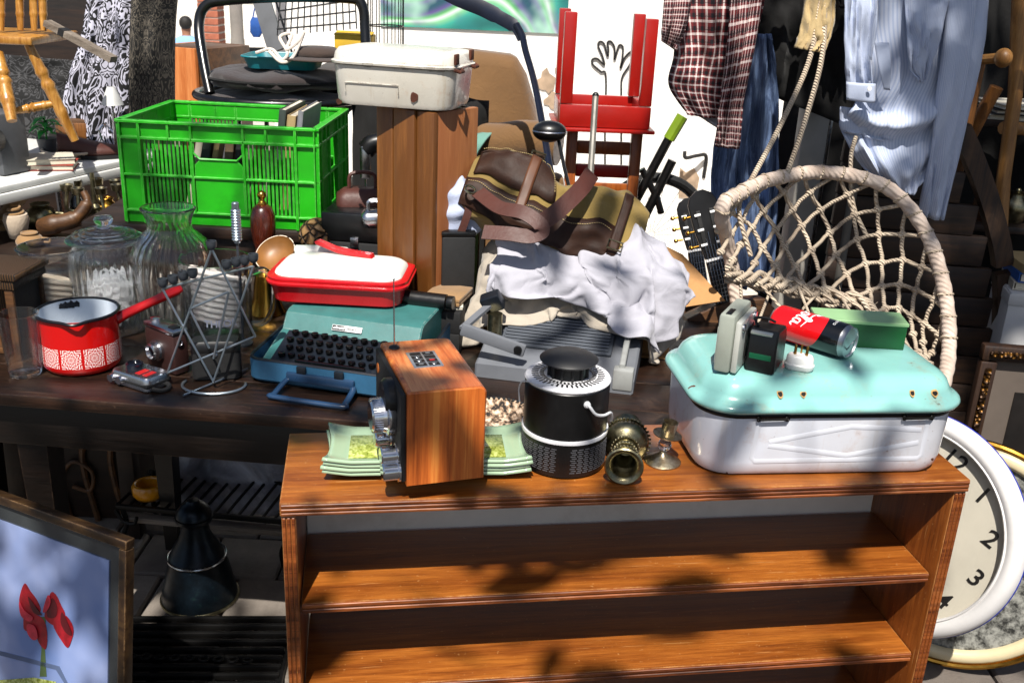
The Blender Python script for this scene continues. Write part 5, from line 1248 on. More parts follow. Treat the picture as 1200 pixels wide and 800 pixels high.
cloth_mat('linen_cream', 'a0978a', 420, .1, .9, stain=.35, stain_c='7d6c58'); cloth_mat('cloth_white', 'a09fa8', 500, .06, .9); cloth_mat('cloth_blue_grey', 'a4adc6', 500, .08, .9)
def start_sheet(cx, cy, z, w_, d_, rz, nu, nv, seed, amp=.03, squeeze=.8):
    g = random.Random(seed); o_ = Vector((g.uniform(0, 9), g.uniform(0, 9), 0)); ca, sa = math.cos(rz), math.sin(rz)
    def fn(u, v):
        x, y = (u - .5) * w_, (v - .5) * d_; k = 1 + .10 * math.sin(3 * math.atan2(y, x + 1e-6) + seed) * min(1, 4 * (abs(u - .5) ** 2 + abs(v - .5) ** 2))
        x *= k; y *= k; h = amp * (mn.noise(Vector((u * 5, v * 4, 0)) + o_) + .5 * mn.noise(Vector((u * 11, v * 9, 3)) + o_)) + amp * .9 * math.sin(u * 15 + v * 4 + 3 * mn.noise(Vector((u * 3, v * 3, 1)) + o_))
        return (cx + (x * ca - y * sa) * squeeze, cy + (x * sa + y * ca) * (squeeze + .06), z + h)
    return MB().grid(fn, nu, nv)
def solids(e=0.0):
    L = [MB().box((.15, 2.235, .82 + e), (.42 + e, .25 + 2.2 * e, .17), .01, rot=(0, 0, R(-3))), MB().sphere((.05, 2.22, .905 + e), .10, (1.2, 1.0, .75), 14), MB().sphere((.24, 2.20, .90 + e), .10, (1.2, 1.0, .65), 14)]
    L.append(MB().box((PW * .5, .135, .020 + e), (PW + .02, .27, .10), .004, rot=(R(19), 0, 0), m=pj.m)); L.append(MB().box((PW * .5, .10, -.02 + e), (PW, .2, .10), .004, m=pj.m))
    L.append(MB().box((.1, 2.1, TZ - .03), (1.4, .9, .06), 0)); return L
blk = sim_cloth('cream_blanket', start_sheet(.085, 2.19, 1.02, .80, .47, R(-8), 70, 46, 3, .04, .78), solids(), 28, bend=.6)
bo_ = blk.build('cream_blanket', 'linen_cream', smooth=80); tag(bo_, 'stained cream blanket crumpled under the canvas bag', 'blanket')
wcl = sim_cloth('white_cloth', start_sheet(.185, 2.085, 1.00, .52, .32, R(-14), 64, 40, 8, .045, .76), solids(.026), 26, bend=.2, pins=[i * 41 + j for i in range(65) for j in (39, 40) if i % 13 < 2])
ob = wcl.build('white_cloth', 'cloth_white', sub=1, solid=.0022, smooth=80); tag(ob, 'crumpled white cloth lying over the ribbed grey projector', 'cloth')
sm_ = bo_.modifiers.new('sub', 'SUBSURF'); sm_.levels = 1; sm_.render_levels = 1; sm_ = bo_.modifiers.new('solid', 'SOLIDIFY'); sm_.thickness = .004; sm_.offset = 0
# pale blue cloth bundle at the left of the bag
q = at(530, 235, 2.24)
def bun(u, v):
    a_ = 2 * math.pi * u; th_ = math.pi * (v * .92 + .04); r_ = 1 + .10 * math.sin(3 * a_ + 5 * v) + .06 * math.sin(7 * a_ + 9 * v) + .05 * math.sin(11 * v * 3 + a_ * 2)
    return (q.x + .078 * r_ * math.sin(th_) * math.cos(a_), q.y + .07 * r_ * math.sin(th_) * math.sin(a_), q.z - .012 + .085 * r_ * math.cos(th_) - (.03 * math.sin(th_) * max(0, math.cos(th_ + 1))))
ob = MB().grid(bun, 48, 30, True).build('blue_bundle', 'cloth_blue_grey', sub=1, smooth=80); tag(ob, 'pale blue cloth bundle bulging beside the wooden cabinet', 'cloth')
q2 = at(527, 275, 2.22); ob = sheet([at(513, 240, 2.2), at(513, 270, 2.2), at(515, 295, 2.2)], [at(552, 240, 2.2), at(550, 270, 2.2), at(546, 298, 2.2)], 16, 14, lambda u, v: .008 * math.sin(v * 14 + u * 3)).build('blue_cloth_tail', 'cloth_blue_grey', solid=.004, smooth=80); tag(ob, 'hanging hem of pale blue cloth below the bundle', 'cloth')
plain('book_green', '6f8a4a', .7, var=.15, dirt=.3)
q = at(552, 240, 2.30); th = Thing('green_board', 'upright weathered green board beside the bag', 'board', (q.x, q.y, TZ + .0005), R(20)); th.p('face_board', MB().box((0, 0, .19), (.035, .02, .38), .002), 'book_green'); th.p('edge_strip', MB().box((.0195, 0, .19), (.003, .018, .37), .0005), 'kraft')
q = at(535, 330, 2.17); th = Thing('black_case', 'black case standing beside the wooden cabinet under the blue cloth', 'case', (q.x - .005, q.y + .04, TZ + .0005), R(10)); th.p('case_body', MB().box((0, 0, .12), (.075, .10, .24), .004), 'black_matte'); th.p('case_rim', MB().box((0, 0, .246), (.078, .103, .010), .003), 'black_plastic')
# canvas and leather messenger bag
cloth_mat('canvas_tan', '74602f', 380, .22, .9, stain=.3, stain_c='5a4828'); plain('leather_dark', '2a160b', .62, var=.35, vs=18, bump=.15, bs=160, spec=.3); plain('leather_strap', '45221a', .55, var=.15, vs=20, bump=.2, bs=120); plain('leather_tan', '4e2a10', .55, var=.25)
bc = at(648, 250, 2.22)
bg_ = Thing('messenger_bag', 'tan canvas messenger bag with dark leather flap and strap on the cloth heap', 'bag', bc, (R(-38), R(15), R(-6)))
def BS(u, v, off=0.0):  # u along, v round the girth 0..1 (0 bottom-back, .25 front bottom, .5 front top ...)
    x = (u - .5) * .415; e = 1 - abs(2 * u - 1) ** 5; a_ = 2 * math.pi * v
    c_, s_ = math.cos(a_), math.sin(a_); p = .55
    hy = .062 * (.55 + .45 * e); hz = .094 * (.72 + .28 * e)
    y = -math.copysign(abs(c_) ** p, c_) * (hy + off); z = math.copysign(abs(s_) ** p, s_) * (hz + off)
    k_ = mn.noise(Vector((u * 5, math.cos(a_) * 1.3, math.sin(a_) * 1.3))); z += .020 * k_ + .007 * mn.noise(Vector((u * 14, math.cos(a_) * 3, math.sin(a_) * 3 + 7))) - .026 * max(0, s_) * math.exp(-((u - .62) / .16) ** 2); y += .014 * mn.noise(Vector((u * 8, math.cos(a_) * 2 + 5, math.sin(a_) * 2))); z += .006 * math.sin(u * 9) + .004 * math.sin(u * 23) * math.sin(a_ * 2); y += .005 * math.sin(u * 14 + math.sin(a_) * 2)
    return (x * (1 + off * 2), y, z)
body = MB().grid(lambda u, v: BS(u, v), 90, 72); 
bg_.p('canvas_body', body, 'canvas_tan', smooth=80)
bg_.p('end_panel', MB().grid(lambda u, v: tuple(Vector(BS(0.0, v)) * (1 - u) + Vector((-.215, 0, 0)) * u), 3, 40), 'leather_dark', smooth=80); bg_.p('end_panel', MB().grid(lambda u, v: tuple(Vector(BS(1.0, v)) * (1 - u) + Vector((.215, 0, 0)) * u), 3, 40), 'canvas_tan', smooth=80)
fl_ = bg_.p('leather_base', MB().grid(lambda u, v: BS(u * .84 + .005, -.17 + v * .165, .003), 40, 14), 'leather_dark', smooth=80, solid=.003)
bg_.p('leather_flap', MB().grid(lambda u, v: BS(.03 + u * (.36 + .10 * (1 - v)), .0 + v * .165, .0045), 30, 14), 'leather_dark', smooth=80, solid=.003)
bg_.p('buckle_strap', MB().grid(lambda u, v: BS(.30 + u * .055, -.06 + v * .26, .0085), 4, 24), 'leather_tan', smooth=80, solid=.003)
bk1 = bg_.p('buckle_strap', MB().grid(lambda u, v: BS(.83 + u * .05, -.13 + v * .24, .0085), 4, 24), 'leather_dark', smooth=80, solid=.003)
m_ = MB()
def stitches(fn_, n_):
    for k in range(n_):
        a_, b_ = Vector(fn_((k + .15) / n_)), Vector(fn_((k + .75) / n_)); m_.tube([a_, b_], .0009, 4)
stitches(lambda t_: BS(.02 + t_ * .80, -.016, .0075), 70); stitches(lambda t_: BS(.04 + t_ * .34, .155, .0095), 34); stitches(lambda t_: BS(.385 + .09 * (1 - t_), .01 + t_ * .145, .0095), 22); stitches(lambda t_: BS(.835, -.16 + t_ * .13, .0075), 18)
cloth_mat('thread', 'a08a5c', 500, .1)
o = bg_.p('stitching', m_, 'thread'); o['kind'] = 'stuff'
for u_, v_ in ((.328, .175), (.855, -.06)):
    p_ = Vector(BS(u_, v_, .014)); bg_.p('buckle', MB().tube([p_ + Vector(d_) for d_ in ((-.016, 0, -.011), (.016, 0, -.011), (.016, .004, .011), (-.016, .004, .011))], .0022, 6, True), 'old_brass')
def strap(px, wd_, up, nm='shoulder_strap'):
    P = spline([at(*q) for q in px], 8); bg_.p(nm, MB().tube(P, wd_, 4, flat=.10, up=up), 'leather_strap', world=True, smooth=50)
strap([(694, 203, 2.20), (680, 222, 2.13), (655, 246, 2.08), (636, 260, 2.07)], .026, (.3, -1, .5))
strap([(560, 225, 2.16), (585, 243, 2.10), (612, 249, 2.07), (632, 262, 2.055), (634, 272, 2.05), (620, 277, 2.05), (596, 274, 2.055), (566, 272, 2.07)], .024, (.05, -.8, .75))
strap([(552, 222, 2.18), (548, 250, 2.17), (538, 278, 2.17)], .012, (0, -1, .2), 'side_strap')
bg_.p('ring_clasp', MB().torus((0, 0, 0), .012, .0028, Matrix.Translation(bg_.i @ at(551, 222, 2.16)) @ TR((0, 0, 0), (R(60), R(20), 0)), 20, 6), 'old_brass')
# ------------------------------------------------------------------ armchair, stool, chairs and sticks behind
cloth_mat('velvet_tan', '654620', 200, .12, .85, sheen=.4); cloth_mat('throw_green', '5b8478', 300, .15)
ac = Thing('armchair', 'tan upholstered armchair behind the wooden cabinet', 'armchair', (-.02, 3.15, 0), R(4))
def pill(mb, pts_fn, nu=24, nv=20): return mb.grid(pts_fn, nu, nv)
zt_ = at(600, 66, 3.3).z
out = [(-.36, .35), (.19, .35)] + [(.19 - .20 * t_, .35 + (zt_ - .35) * (math.sin(t_ * math.pi / 2) ** .75)) for t_ in (.15, .3, .45, .6, .75, .9, 1.0)] + [(-.16, zt_ + .012), (-.36, zt_ - .01)]
ac.p('backrest', MB().prism(out, .17, TR((0, .30, 0), (R(90), 0, 0)), .035), 'velvet_tan', smooth=70)
p0 = ac.i @ at(575, 168, 2.98); p1_ = ac.i @ at(655, 170, 2.92)
ac.p('arm', MB().tube(spline([p0 + Vector((-.22, .12, .0)), p0, p0.lerp(p1_, .5) + Vector((0, 0, .01)), p1_], 6), .060, 22, flat=1.0), 'velvet_tan', smooth=75)
ac.p('arm_panel', MB().box((-.10, -.12, .52), (.50, .10, .88), .02), 'velvet_tan'); ac.p('seat', MB().box((-.08, .08, .36), (.5, .42, .22), .04), 'velvet_tan')
ob = sheet([at(545, 160, 2.93), at(549, 172, 2.90), at(549, 200, 2.90), at(549, 230, 2.9)], [at(580, 153, 2.95), at(568, 166, 2.89), at(556, 190, 2.89), at(553, 230, 2.89)], 16, 8).build('green_throw', 'throw_green', solid=.006, smooth=80); tag(ob, 'green cloth edge draped over the armchair arm', 'cloth')
plain('chair_red', '94140c', .35, var=.12, vs=10, dirt=.2, dirt_c='5a0c08', coat=.2); wood('chair_orange', '86420f', 'a5591c', 2, 1.5, .4, .06, dark='6a3008', coat=.2)
YS = 3.05; za = at(700, 155, YS).z
c0 = at(655, 150, YS); c1 = at(762, 150, YS); SW = c1.x - c0.x
stl = Thing('red_stool', 'red wooden stool standing upside down on the ladder back chair', 'stool', (c0.x, YS, za), R(2))
for nm, cx, cy, sx, sy_ in (('seat_rail', SW / 2, .012, SW, .022), ('seat_rail', SW / 2, .278, SW, .022), ('seat_rail', .011, .145, .022, .24), ('seat_rail', SW - .011, .145, .022, .24)): stl.p(nm, MB().box((cx, cy, .045), (sx, sy_, .065), .003), 'chair_red')
stl.p('seat_board', MB().box((SW / 2, .145, .0055), (SW + .03, .32, .011), .003), 'chair_red')
for x, y, h_ in ((.018, .020, .262), (SW - .018, .020, .252), (.018, .268, .262), (SW - .020, .268, .255)): stl.p('leg', MB().box((x, y, .08 + h_ / 2), (.036, .036, h_), .003), 'chair_red')
lc = Thing('ladder_chair', 'orange brown ladder back wooden chair under the red stool', 'chair', (at(690, 200, YS + .1).x, YS + .1, 0), R(2))
xa = at(668, 200, YS + .1).x - lc.o.location.x; xb = at(743, 200, YS + .1).x - lc.o.location.x
for x in (xa, xb): lc.p('back_post', MB().box((x, 0, (za - .002) / 2), (.034, .034, za - .002), .004), 'chair_orange')
for k, (py, h_, mt) in enumerate(((173, .040, 'chair_orange'), (200, .040, 'chair_red'), (221, .038, 'chair_orange'))): lc.p('back_slat', MB().box(((xa + xb) / 2, 0, at(700, py, YS + .1).z), (xb - xa - .036, .016, h_), .003), mt)
lc.p('seat', MB().box(((xa + xb) / 2, -.20, .42), (xb - xa + .05, .36, .03), .006), 'chair_orange')
for x in (xa, xb): lc.p('front_leg', MB().box((x, -.34, .202), (.032, .032, .403), .003), 'chair_orange')
plain('pole_grey', '6d6a64', .5, .3, var=.2)
def stickthing(name, label, cat, px, r_, mat, n=8, flat=1.0, extra=None):
    P = [at(*q) for q in px]; th = Thing(name, label, cat, P[-1]); th.p('shaft', MB().tube(P, r_, n, flat=flat), mat, world=True); return th
th = stickthing('broom_handle', 'grey broom handle standing in front of the red stool', 'broom', [(698, 112, 2.75), (692, 205, 2.65), (684, 300, 2.55)], .0085, 'pole_grey', 10)
th.p('cap', MB().sphere(tuple(th.i @ at(698, 112, 2.75)), .0095, n=12), 'black_plastic'); q = th.i @ at(684, 300, 2.55); th.p('bristle_head', MB().box(tuple(q), (.2, .05, .05), .01), 'black_matte')
plain('stick_navy', '0f1526', .4, var=.3, dirt=.2, dirt_c='4a3a30')
P = [at(*q) for q in ((605, 28, 2.75), (612, 42, 2.74), (616, 60, 2.73), (627, 100, 2.7), (640, 170, 2.6), (655, 260, 2.5))]
hk = Thing('hockey_stick', 'dark blue hockey stick with blade upward leaning behind the armchair', 'hockey stick', P[-1])
hk.p('shaft', MB().tube(spline(P, 4), .013, 8, flat=.6), 'stick_navy', world=True)
Q = [at(*q) for q in ((520, -10, 2.82), (540, 0, 2.80), (565, 10, 2.79), (588, 22, 2.77), (604, 32, 2.75), (612, 46, 2.74))]
hk.p('blade', MB().tube(spline(Q, 5), [.022] * 14 + [.019] * 6 + [.014] * 6, 8, flat=.30, up=(0, -1, 0)), 'stick_navy', world=True)
gh = at(644, 154, 2.45)
gf = Thing('golf_club', 'black golf driver with club head up above the bag', 'golf club', at(668, 225, 2.4))
gf.p('club_head', MB().sphere(tuple(gf.i @ gh), .042, (1, .8, .62), 28, ), 'black_plastic', smooth=80); gf.p('sole_plate', MB().torus(tuple(gf.i @ gh), .040, .003, None, 32, 6, (1, .8, 1)), 'chrome_worn')
gf.p('shaft', MB().tube([at(655, 165, 2.45), at(661, 195, 2.42), at(672, 240, 2.38)], .0045, 8), 'black_plastic', world=True)
# bicycle parts between wall and guitar
plain('green_tape', '6f8a18', .5); 
bkc = at(772, 215, 3.5)
by = Thing('bicycle', 'black bicycle with green taped bar behind the guitar', 'bicycle', (bkc.x, bkc.y, 0))
def bt(px, r_, nm, mt='black_plastic', Y=3.4): by.p(nm, MB().tube([at(*q, Y) for q in px], r_, 10), mt, world=True)
bt([(738, 248), (784, 162)], .016, 'frame_tube'); bt([(784, 163), (800, 136)], .020, 'bar_grip', 'green_tape'); bt([(755, 255), (788, 188)], .016, 'fork'); bt([(752, 198), (770, 232), (775, 250)], .012, 'brake_lever')
wc_ = at(770, 262, 3.5); by.p('tyre', MB().torus(tuple(by.i @ wc_), .20, .018, TR((0, 0, 0), (0, 0, 0)), 8, 6), 'black_matte') if False else None
wm = Matrix.Translation(by.i @ at(763, 275, 3.5)) @ Euler((R(90), 0, R(12))).to_matrix().to_4x4()
ty = by.p('tyre', MB().torus((0, 0, 0), .21, .016, wm, 48, 8), 'black_matte'); by.p('rim', MB().torus((0, 0, 0), .192, .006, wm, 48, 6), 'chrome_worn')
for k in range(18): a_ = k * math.pi / 9; by.p('spoke', MB().tube([wm @ Vector((.01 * math.cos(a_), .01 * math.sin(a_), 0)), wm @ Vector((.19 * math.cos(a_), .19 * math.sin(a_), 0))], .0012, 4), 'chrome_worn')
plain('pole_black', '111113', .4)
# guitars
def guitar(px_top, px_nut, px_low, Y, label, s_=1.0, rot=0):
    T, N_, Lw = at(*px_top, Y), at(*px_nut, Y - .03), at(*px_low, Y - .12)
    ax_ = (T - N_).normalized(); nrm = Vector((0, -1, .25)); nrm = (nrm - ax_ * nrm.dot(ax_)).normalized(); sx_ = ax_.cross(nrm)
    Mt = Matrix((sx_, ax_, nrm)).transposed().to_4x4(); Mt.translation = N_
    th = Thing('guitar', label, 'guitar', Lw)
    L = (T - N_).length; hw = .030 * s_
    hsd = [(-hw * .78, 0), (-hw * 1.15, L * .45), (-hw * 1.2, L * .82), (-hw * .9, L * .93), (-hw * .3, L), (hw * .3, L), (hw * .9, L * .93), (hw * 1.2, L * .82), (hw * 1.15, L * .45), (hw * .78, 0)]
    h_ = th.p('headstock', MB().prism(hsd, .014, th.i @ Mt @ TR((0, 0, -.014)), .002), 'pole_black')
    for sx in (-1, 1):
        m_ = MB(); m_.box((sx * hw * .55, L * .42, .0012), (hw * .35, L * .6, .004), .001, m=th.i @ Mt); th.p('slot', m_, 'black_matte', h_)
        for k in range(3):
            y_ = L * (.22 + .22 * k); m_ = MB(); m_.lathe([(.001, 0), (.003, 0), (.003, .016), (.001, .016)], 10, th.i @ Mt @ TR((sx * hw * 1.05, y_, -.006), (0, R(90 * sx), 0))); m_.sphere((sx * (hw * 1.05 + .019), y_, -.006), .0062, (1, 1, 1.3), 10, th.i @ Mt)
            th.p('tuning_peg', m_, 'bright_brass', h_); th.p('string_post', MB().lathe([(.001, 0), (.0035, 0), (.0035, hw * .5), (.001, hw * .5)], 10, th.i @ Mt @ TR((sx * hw * .40, y_, .003), (0, R(90 * sx), 0))), 'print_white', h_)
    th.p('nut', MB().box((0, -.003, .003), (hw * 1.55, .006, .008), .001, m=th.i @ Mt), 'print_white')
    nl = (Lw - N_).length; th.p('neck', MB().box((0, -nl / 2 - .006, -.008), (hw * 1.5, nl, .02), .004, m=th.i @ Mt), 'pole_black')
    m_ = MB()
    for k in range(6): x_ = (k - 2.5) * hw * .24; m_.tube([Mt @ Vector((x_, L * (.2 + .1 * (k % 3)), .004)), Mt @ Vector((x_, 0, .0075)), Mt @ Vector((x_ * 1.05, -nl, .006))], .0007, 5)
    th.p('strings', m_, 'chrome_worn', world=True)
    m_ = MB()
    for k in range(1, 9): m_.box((0, -nl * (1 - .93 ** k) * 2, .0026), (hw * 1.45, .0012, .0016), 0, m=th.i @ Mt)
    th.p('fret_wire', m_, 'chrome_worn')
    bw = [(0, .0), (.10, -.02), (.14, -.09), (.115, -.17), (.13, -.25), (.175, -.34), (.16, -.43), (.08, -.48), (0, -.49)]
    bo_ = [(x, y - nl) for x, y in bw] + [(-x, y - nl) for x, y in bw[::-1][1:-1]]
    th.p('body', MB().prism(bo_, .085, th.i @ Mt @ TR((0, 0, -.085)), .004), 'brown_wood')
guitar((820, 223), (838, 302), (846, 345), 2.42, 'black guitar headstock with brass tuning pegs beside the rope chair')
guitar((806, 232), (815, 292), (826, 345), 2.62, 'second guitar half hidden behind the front guitar headstock', .9)

# ------------------------------------------------------------------ black sheet standing in for stall shade, white post, rail
cloth_mat('stall_shade_sheet', '070606', 200, .3, .95, sheen=0)
ob = sheet([(.84, 3.30, 2.35), (.84, 3.3, 1.2), (.84, 3.28, .01)], [(3.2, 3.1, 2.35), (3.2, 3.1, 1.2), (3.2, 3.1, .01)], 12, 80, lambda u, v: .03 * math.sin(v * 60) + .012 * math.sin(v * 131 + u * 4)).build('stall_shade_sheet', 'stall_shade_sheet', solid=.004, smooth=80); tag(ob, 'black sheet added for the dark shade of the stall behind the rope chair', 'backdrop')
plain('post_white', 'a8a49c', .6, var=.1, dirt=.4, dirt_c='6a6258')
q = at(930, 300, 2.85); ps = Thing('white_post', 'dirty white upright post behind the rope chair', 'post', (q.x, q.y, 0), R(8)); ps.p('post_front', MB().box((0, 0, .88), (.075, .05, 1.76), .004), 'post_white'); ps.p('edge_trim', MB().box((.044, .0, .88), (.010, .046, 1.74), .002), 'chrome_worn')
rl = Thing('clothes_rail', 'metal clothes rail above the hanging shirts', 'rail', (.9, 2.62, 0)); rl.p('bar', MB().tube([(-.62, -.04, 1.635), (.78, -.04, 1.635)], .014, 12), 'pole_grey')
rl.p('upright', MB().tube([(.78, -.04, 0), (.78, -.04, 1.66)], .016, 12), 'pole_grey'); rl.p('upright', MB().tube([(-.02, -.01, 0), (-.02, -.01, 1.66)], .012, 12), 'pole_grey')
# ------------------------------------------------------------------ plaid shirt
t = NT('plaid'); tc = t.n('TexCoord'); sp = t.n('SeparateXYZ'); t.l(tc.outputs['UV'], sp.inputs[0])
def stripe(c_, n_, w_, ph=0.0):
    f_ = t.math('FRACT', t.math('ADD', t.math('MULTIPLY', c_, n_), ph)); return t.math('LESS_THAN', f_, w_)
def band(c_, n_):
    a_ = stripe(c_, n_, .34); b_ = stripe(c_, n_, .20, .50); d_ = stripe(c_, n_, .05, .80); return a_, b_, d_
ua, ub, ud = band(sp.outputs[1], 11.0); va, vb, vd = band(sp.outputs[0], 16.0)
base = lin('6a1c20'); 
dk = t.math('MULTIPLY', t.math('ADD', ua, va), .5); col = t.mix(dk, base, lin('0b0a14'))
wh_ = t.math('MULTIPLY', t.math('ADD', ub, vb), .55, True); col = t.mix(wh_, col, lin('e4d6d2'))
bk_ = t.math('MULTIPLY', t.math('ADD', ud, vd), .8, True); col = t.mix(bk_, col, lin('0a0a10'))
t.set(col, .9); t.bump(t.noise(t.coord(), 700, 2), .3, .002)
def folds(seed, n=5, amp=.02, f0=3, f1=9):
    g = random.Random(seed); ks = [(g.uniform(f0, f1), g.uniform(-3, 3), g.uniform(0, 6), g.uniform(.5, 1)) for _ in range(n)]
    def fn(u, v):
        q = Vector((u * 2.2, v * 2.2, seed * .37)); wv = mn.noise_vector(q * 1.3) * .22; s_ = 0
        for i, (f_, k_, p_, w_) in enumerate(ks):
            ph = f_ * (v + wv.x) * math.pi + k_ * 2 * (u + wv.y) + p_
            s_ += w_ * ((1.3 - 2 * abs(math.sin(ph * .5)) ** .8) if i % 2 else math.sin(ph)) * (.55 + .9 * abs(mn.noise(q * 1.7 + Vector((i * 3.3, 0, 0)))))
        return (s_ / n ** .5 + .35 * mn.noise(q * 5)) * amp
    return fn
Ys = 2.58
sp_ = Thing('plaid_shirt', 'red black and white plaid shirt hanging at the left of the rail', 'shirt', at(835, 0, Ys))
f1_ = folds(4, 6, .022)
sp_.p('front', sheet([at(782, -60, Ys), at(780, 0, Ys), at(790, 60, Ys), at(785, 100, Ys), at(806, 135, Ys)], [at(900, -60, Ys), at(896, 0, Ys), at(880, 60, Ys), at(873, 110, Ys), at(862, 142, Ys)], 40, 36, f1_), 'plaid', world=True, solid=.003, smooth=80)
sp_.p('sleeve', sheet([at(782, -50, Ys - .05), at(777, 20, Ys - .06), at(775, 48, Ys - .05)], [at(815, -50, Ys - .05), at(808, 20, Ys - .07), at(793, 60, Ys - .05)], 24, 14, folds(8, 4, .014)), 'plaid', world=True, solid=.003, smooth=80)
sp_.p('sleeve', sheet([at(858, -40, Ys - .04), at(852, 60, Ys - .06), at(842, 130, Ys - .06), at(838, 172, Ys - .05)], [at(898, -40, Ys - .04), at(886, 50, Ys - .06), at(870, 130, Ys - .06), at(866, 175, Ys - .05)], 36, 16, folds(11, 5, .016)), 'plaid', world=True, solid=.003, smooth=80)
sp_.p('hem_lining', sheet([at(785, 95, Ys + .02), at(792, 110, Ys + .02), at(800, 125, Ys + .02)], [at(850, 130, Ys + .02), at(850, 146, Ys + .02), at(848, 154, Ys + .02)], 10, 10, folds(3, 3, .01)), 'cloth_white', world=True, solid=.003, smooth=80)
# denim skirt, black clothes
t = NT('denim'); v = t.coord(); n = t.noise(t.coord(scale=(60, 60, 2)), 3, 5, .7); t.set(t.ramp(n, [(.3, lin('323f58')), (.55, lin('5f7499')), (.75, lin('92a6c4'))]), .9); t.bump(t.noise(v, 800, 2), .3, .002)
dn = Thing('denim_skirt', 'blue denim skirt hanging behind the rope chair', 'skirt', at(870, 95, 2.70)); fd = folds(21, 5, .035, 5, 13)
dn.p('front_panel', sheet([at(868, 40, 2.70), at(850, 110, 2.70), at(836, 180, 2.70), at(834, 250, 2.70), at(842, 330, 2.70)], [at(905, 40, 2.70), at(912, 110, 2.70), at(912, 200, 2.70), at(910, 260, 2.7), at(905, 345, 2.70)], 44, 44, fd), 'denim', world=True, solid=.004, smooth=80)
cloth_mat('black_cloth', '0a0909', 300, .4, .95, sheen=.05)
bkc_ = Thing('black_dress', 'black garment hanging between plaid and blue shirts', 'dress', at(930, 0, 2.74)); 
bkc_.p('front_panel', sheet([at(890, -60, 2.74), at(885, 20, 2.74), at(874, 100, 2.74)], [at(1005, -60, 2.74), at(1003, 60, 2.74), at(996, 150, 2.74)], 30, 40, folds(31, 6, .03)), 'black_cloth', world=True, solid=.004, smooth=80)
bkc_.p('sleeve', sheet([at(975, -60, 2.60), at(978, -20, 2.6), at(985, 10, 2.6)], [at(1028, -60, 2.60), at(1027, -20, 2.6), at(1022, 14, 2.6)], 14, 14, folds(33, 4, .015)), 'black_cloth', world=True, solid=.004, smooth=80)
# beige cloth bundle at the rope
cloth_mat('raffia', 'a58f66', 250, .2, .9)
bb_ = Thing('beige_sack', 'beige raffia sack hanging where the chair ropes meet', 'sack', at(958, 55, 2.45))
fs_ = folds(41, 5, .012, 6, 14)
bb_.p('front', sheet([at(945, -40, 2.45), at(943, 0, 2.45), at(938, 35, 2.43), at(931, 56, 2.42)], [at(982, -40, 2.45), at(979, 0, 2.45), at(976, 35, 2.43), at(966, 62, 2.42)], 24, 24, lambda u, v: .02 * math.sin(math.pi * v) + fs_(u, v)), 'raffia', world=True, solid=.003, smooth=80)
bb_.p('back', sheet([at(945, -40, 2.46), at(943, 0, 2.46), at(938, 35, 2.44), at(931, 56, 2.43)], [at(982, -40, 2.46), at(979, 0, 2.46), at(976, 35, 2.44), at(966, 62, 2.43)], 16, 16, lambda u, v: -.03 * math.sin(math.pi * v)), 'raffia', world=True, solid=.003, smooth=80)
# ------------------------------------------------------------------ pale blue striped shirt
t = NT('blue_stripe'); tc = t.n('TexCoord'); sp = t.n('SeparateXYZ'); t.l(tc.outputs['UV'], sp.inputs[0])
s1 = t.math('LESS_THAN', t.math('FRACT', t.math('MULTIPLY', sp.outputs[1], 34.0)), .42)
t.set(t.mix(t.math('MULTIPLY', s1, .5), lin('b4bccf'), lin('8294b8')), .85); t.bump(t.noise(t.coord(), 700, 2), .25, .002); t.b.inputs['Sheen Weight'].default_value = .15
Yb = 2.46
bs = Thing('blue_shirt', 'pale blue striped shirt with cowl folds hanging at the right of the rail', 'shirt', at(1070, 0, Yb))
def bsh(nm, l, r_, nu, nv, f_, mt='blue_stripe', par=None): return bs.p(nm, sheet([at(*q) for q in l], [at(*q) for q in r_], nu, nv, f_), mt, par, world=True, solid=.003, smooth=80)
f2_ = folds(52, 6, .016, 3, 8)
def cowl(u, v):
    d_ = .0
    for k, (uc, wd_, am) in enumerate(((.40, .06, .040), (.62, .10, .026), (.84, .07, .026))):
        cu = uc + (.16 + .06 * k) * (1 - (2 * v - 1) ** 2) - .14 * (v - .5) ; d_ += am * math.exp(-((u - cu) / wd_) ** 2)
    return d_ + f2_(u, v) * .7 + .03 * math.sin(math.pi * v)
bsh('front', [(1005, -60, Yb), (1000, 20, Yb), (1012, 90, Yb), (988, 130, Yb), (985, 155, Yb), (1010, 195, Yb), (1045, 222, Yb)], [(1150, -60, Yb), (1156, 30, Yb), (1140, 80, Yb), (1125, 130, Yb), (1108, 170, Yb), (1090, 200, Yb), (1068, 225, Yb)], 70, 50, cowl)
bsh('sleeve', [(992, -50, Yb - .06), (990, 10, Yb - .07), (991, 70, Yb - .07), (993, 112, Yb - .06)], [(1030, -50, Yb - .06), (1028, 10, Yb - .09), (1022, 70, Yb - .08), (1024, 118, Yb - .06)], 30, 18, folds(55, 4, .014))
cf = bsh('cuff', [(992, 96, Yb - .085), (992, 117, Yb - .085)], [(1026, 98, Yb - .085), (1025, 121, Yb - .085)], 6, 10, lambda u, v: .012 * math.sin(math.pi * v))
bs.p('button', MB().lathe([(.001, 0), (.0055, 0), (.005, .002), (.001, .002)], 14, bs.i @ Matrix.Translation(at(1019, 104, Yb - .105)) @ TR((0, 0, 0), (R(90), 0, 0))), 'print_white', cf)
bsh('placket', [(1025, 50, Yb - .07), (1030, 80, Yb - .08), (1036, 105, Yb - .07)], [(1042, 50, Yb - .07), (1044, 80, Yb - .08), (1043, 106, Yb - .07)], 14, 6, None)
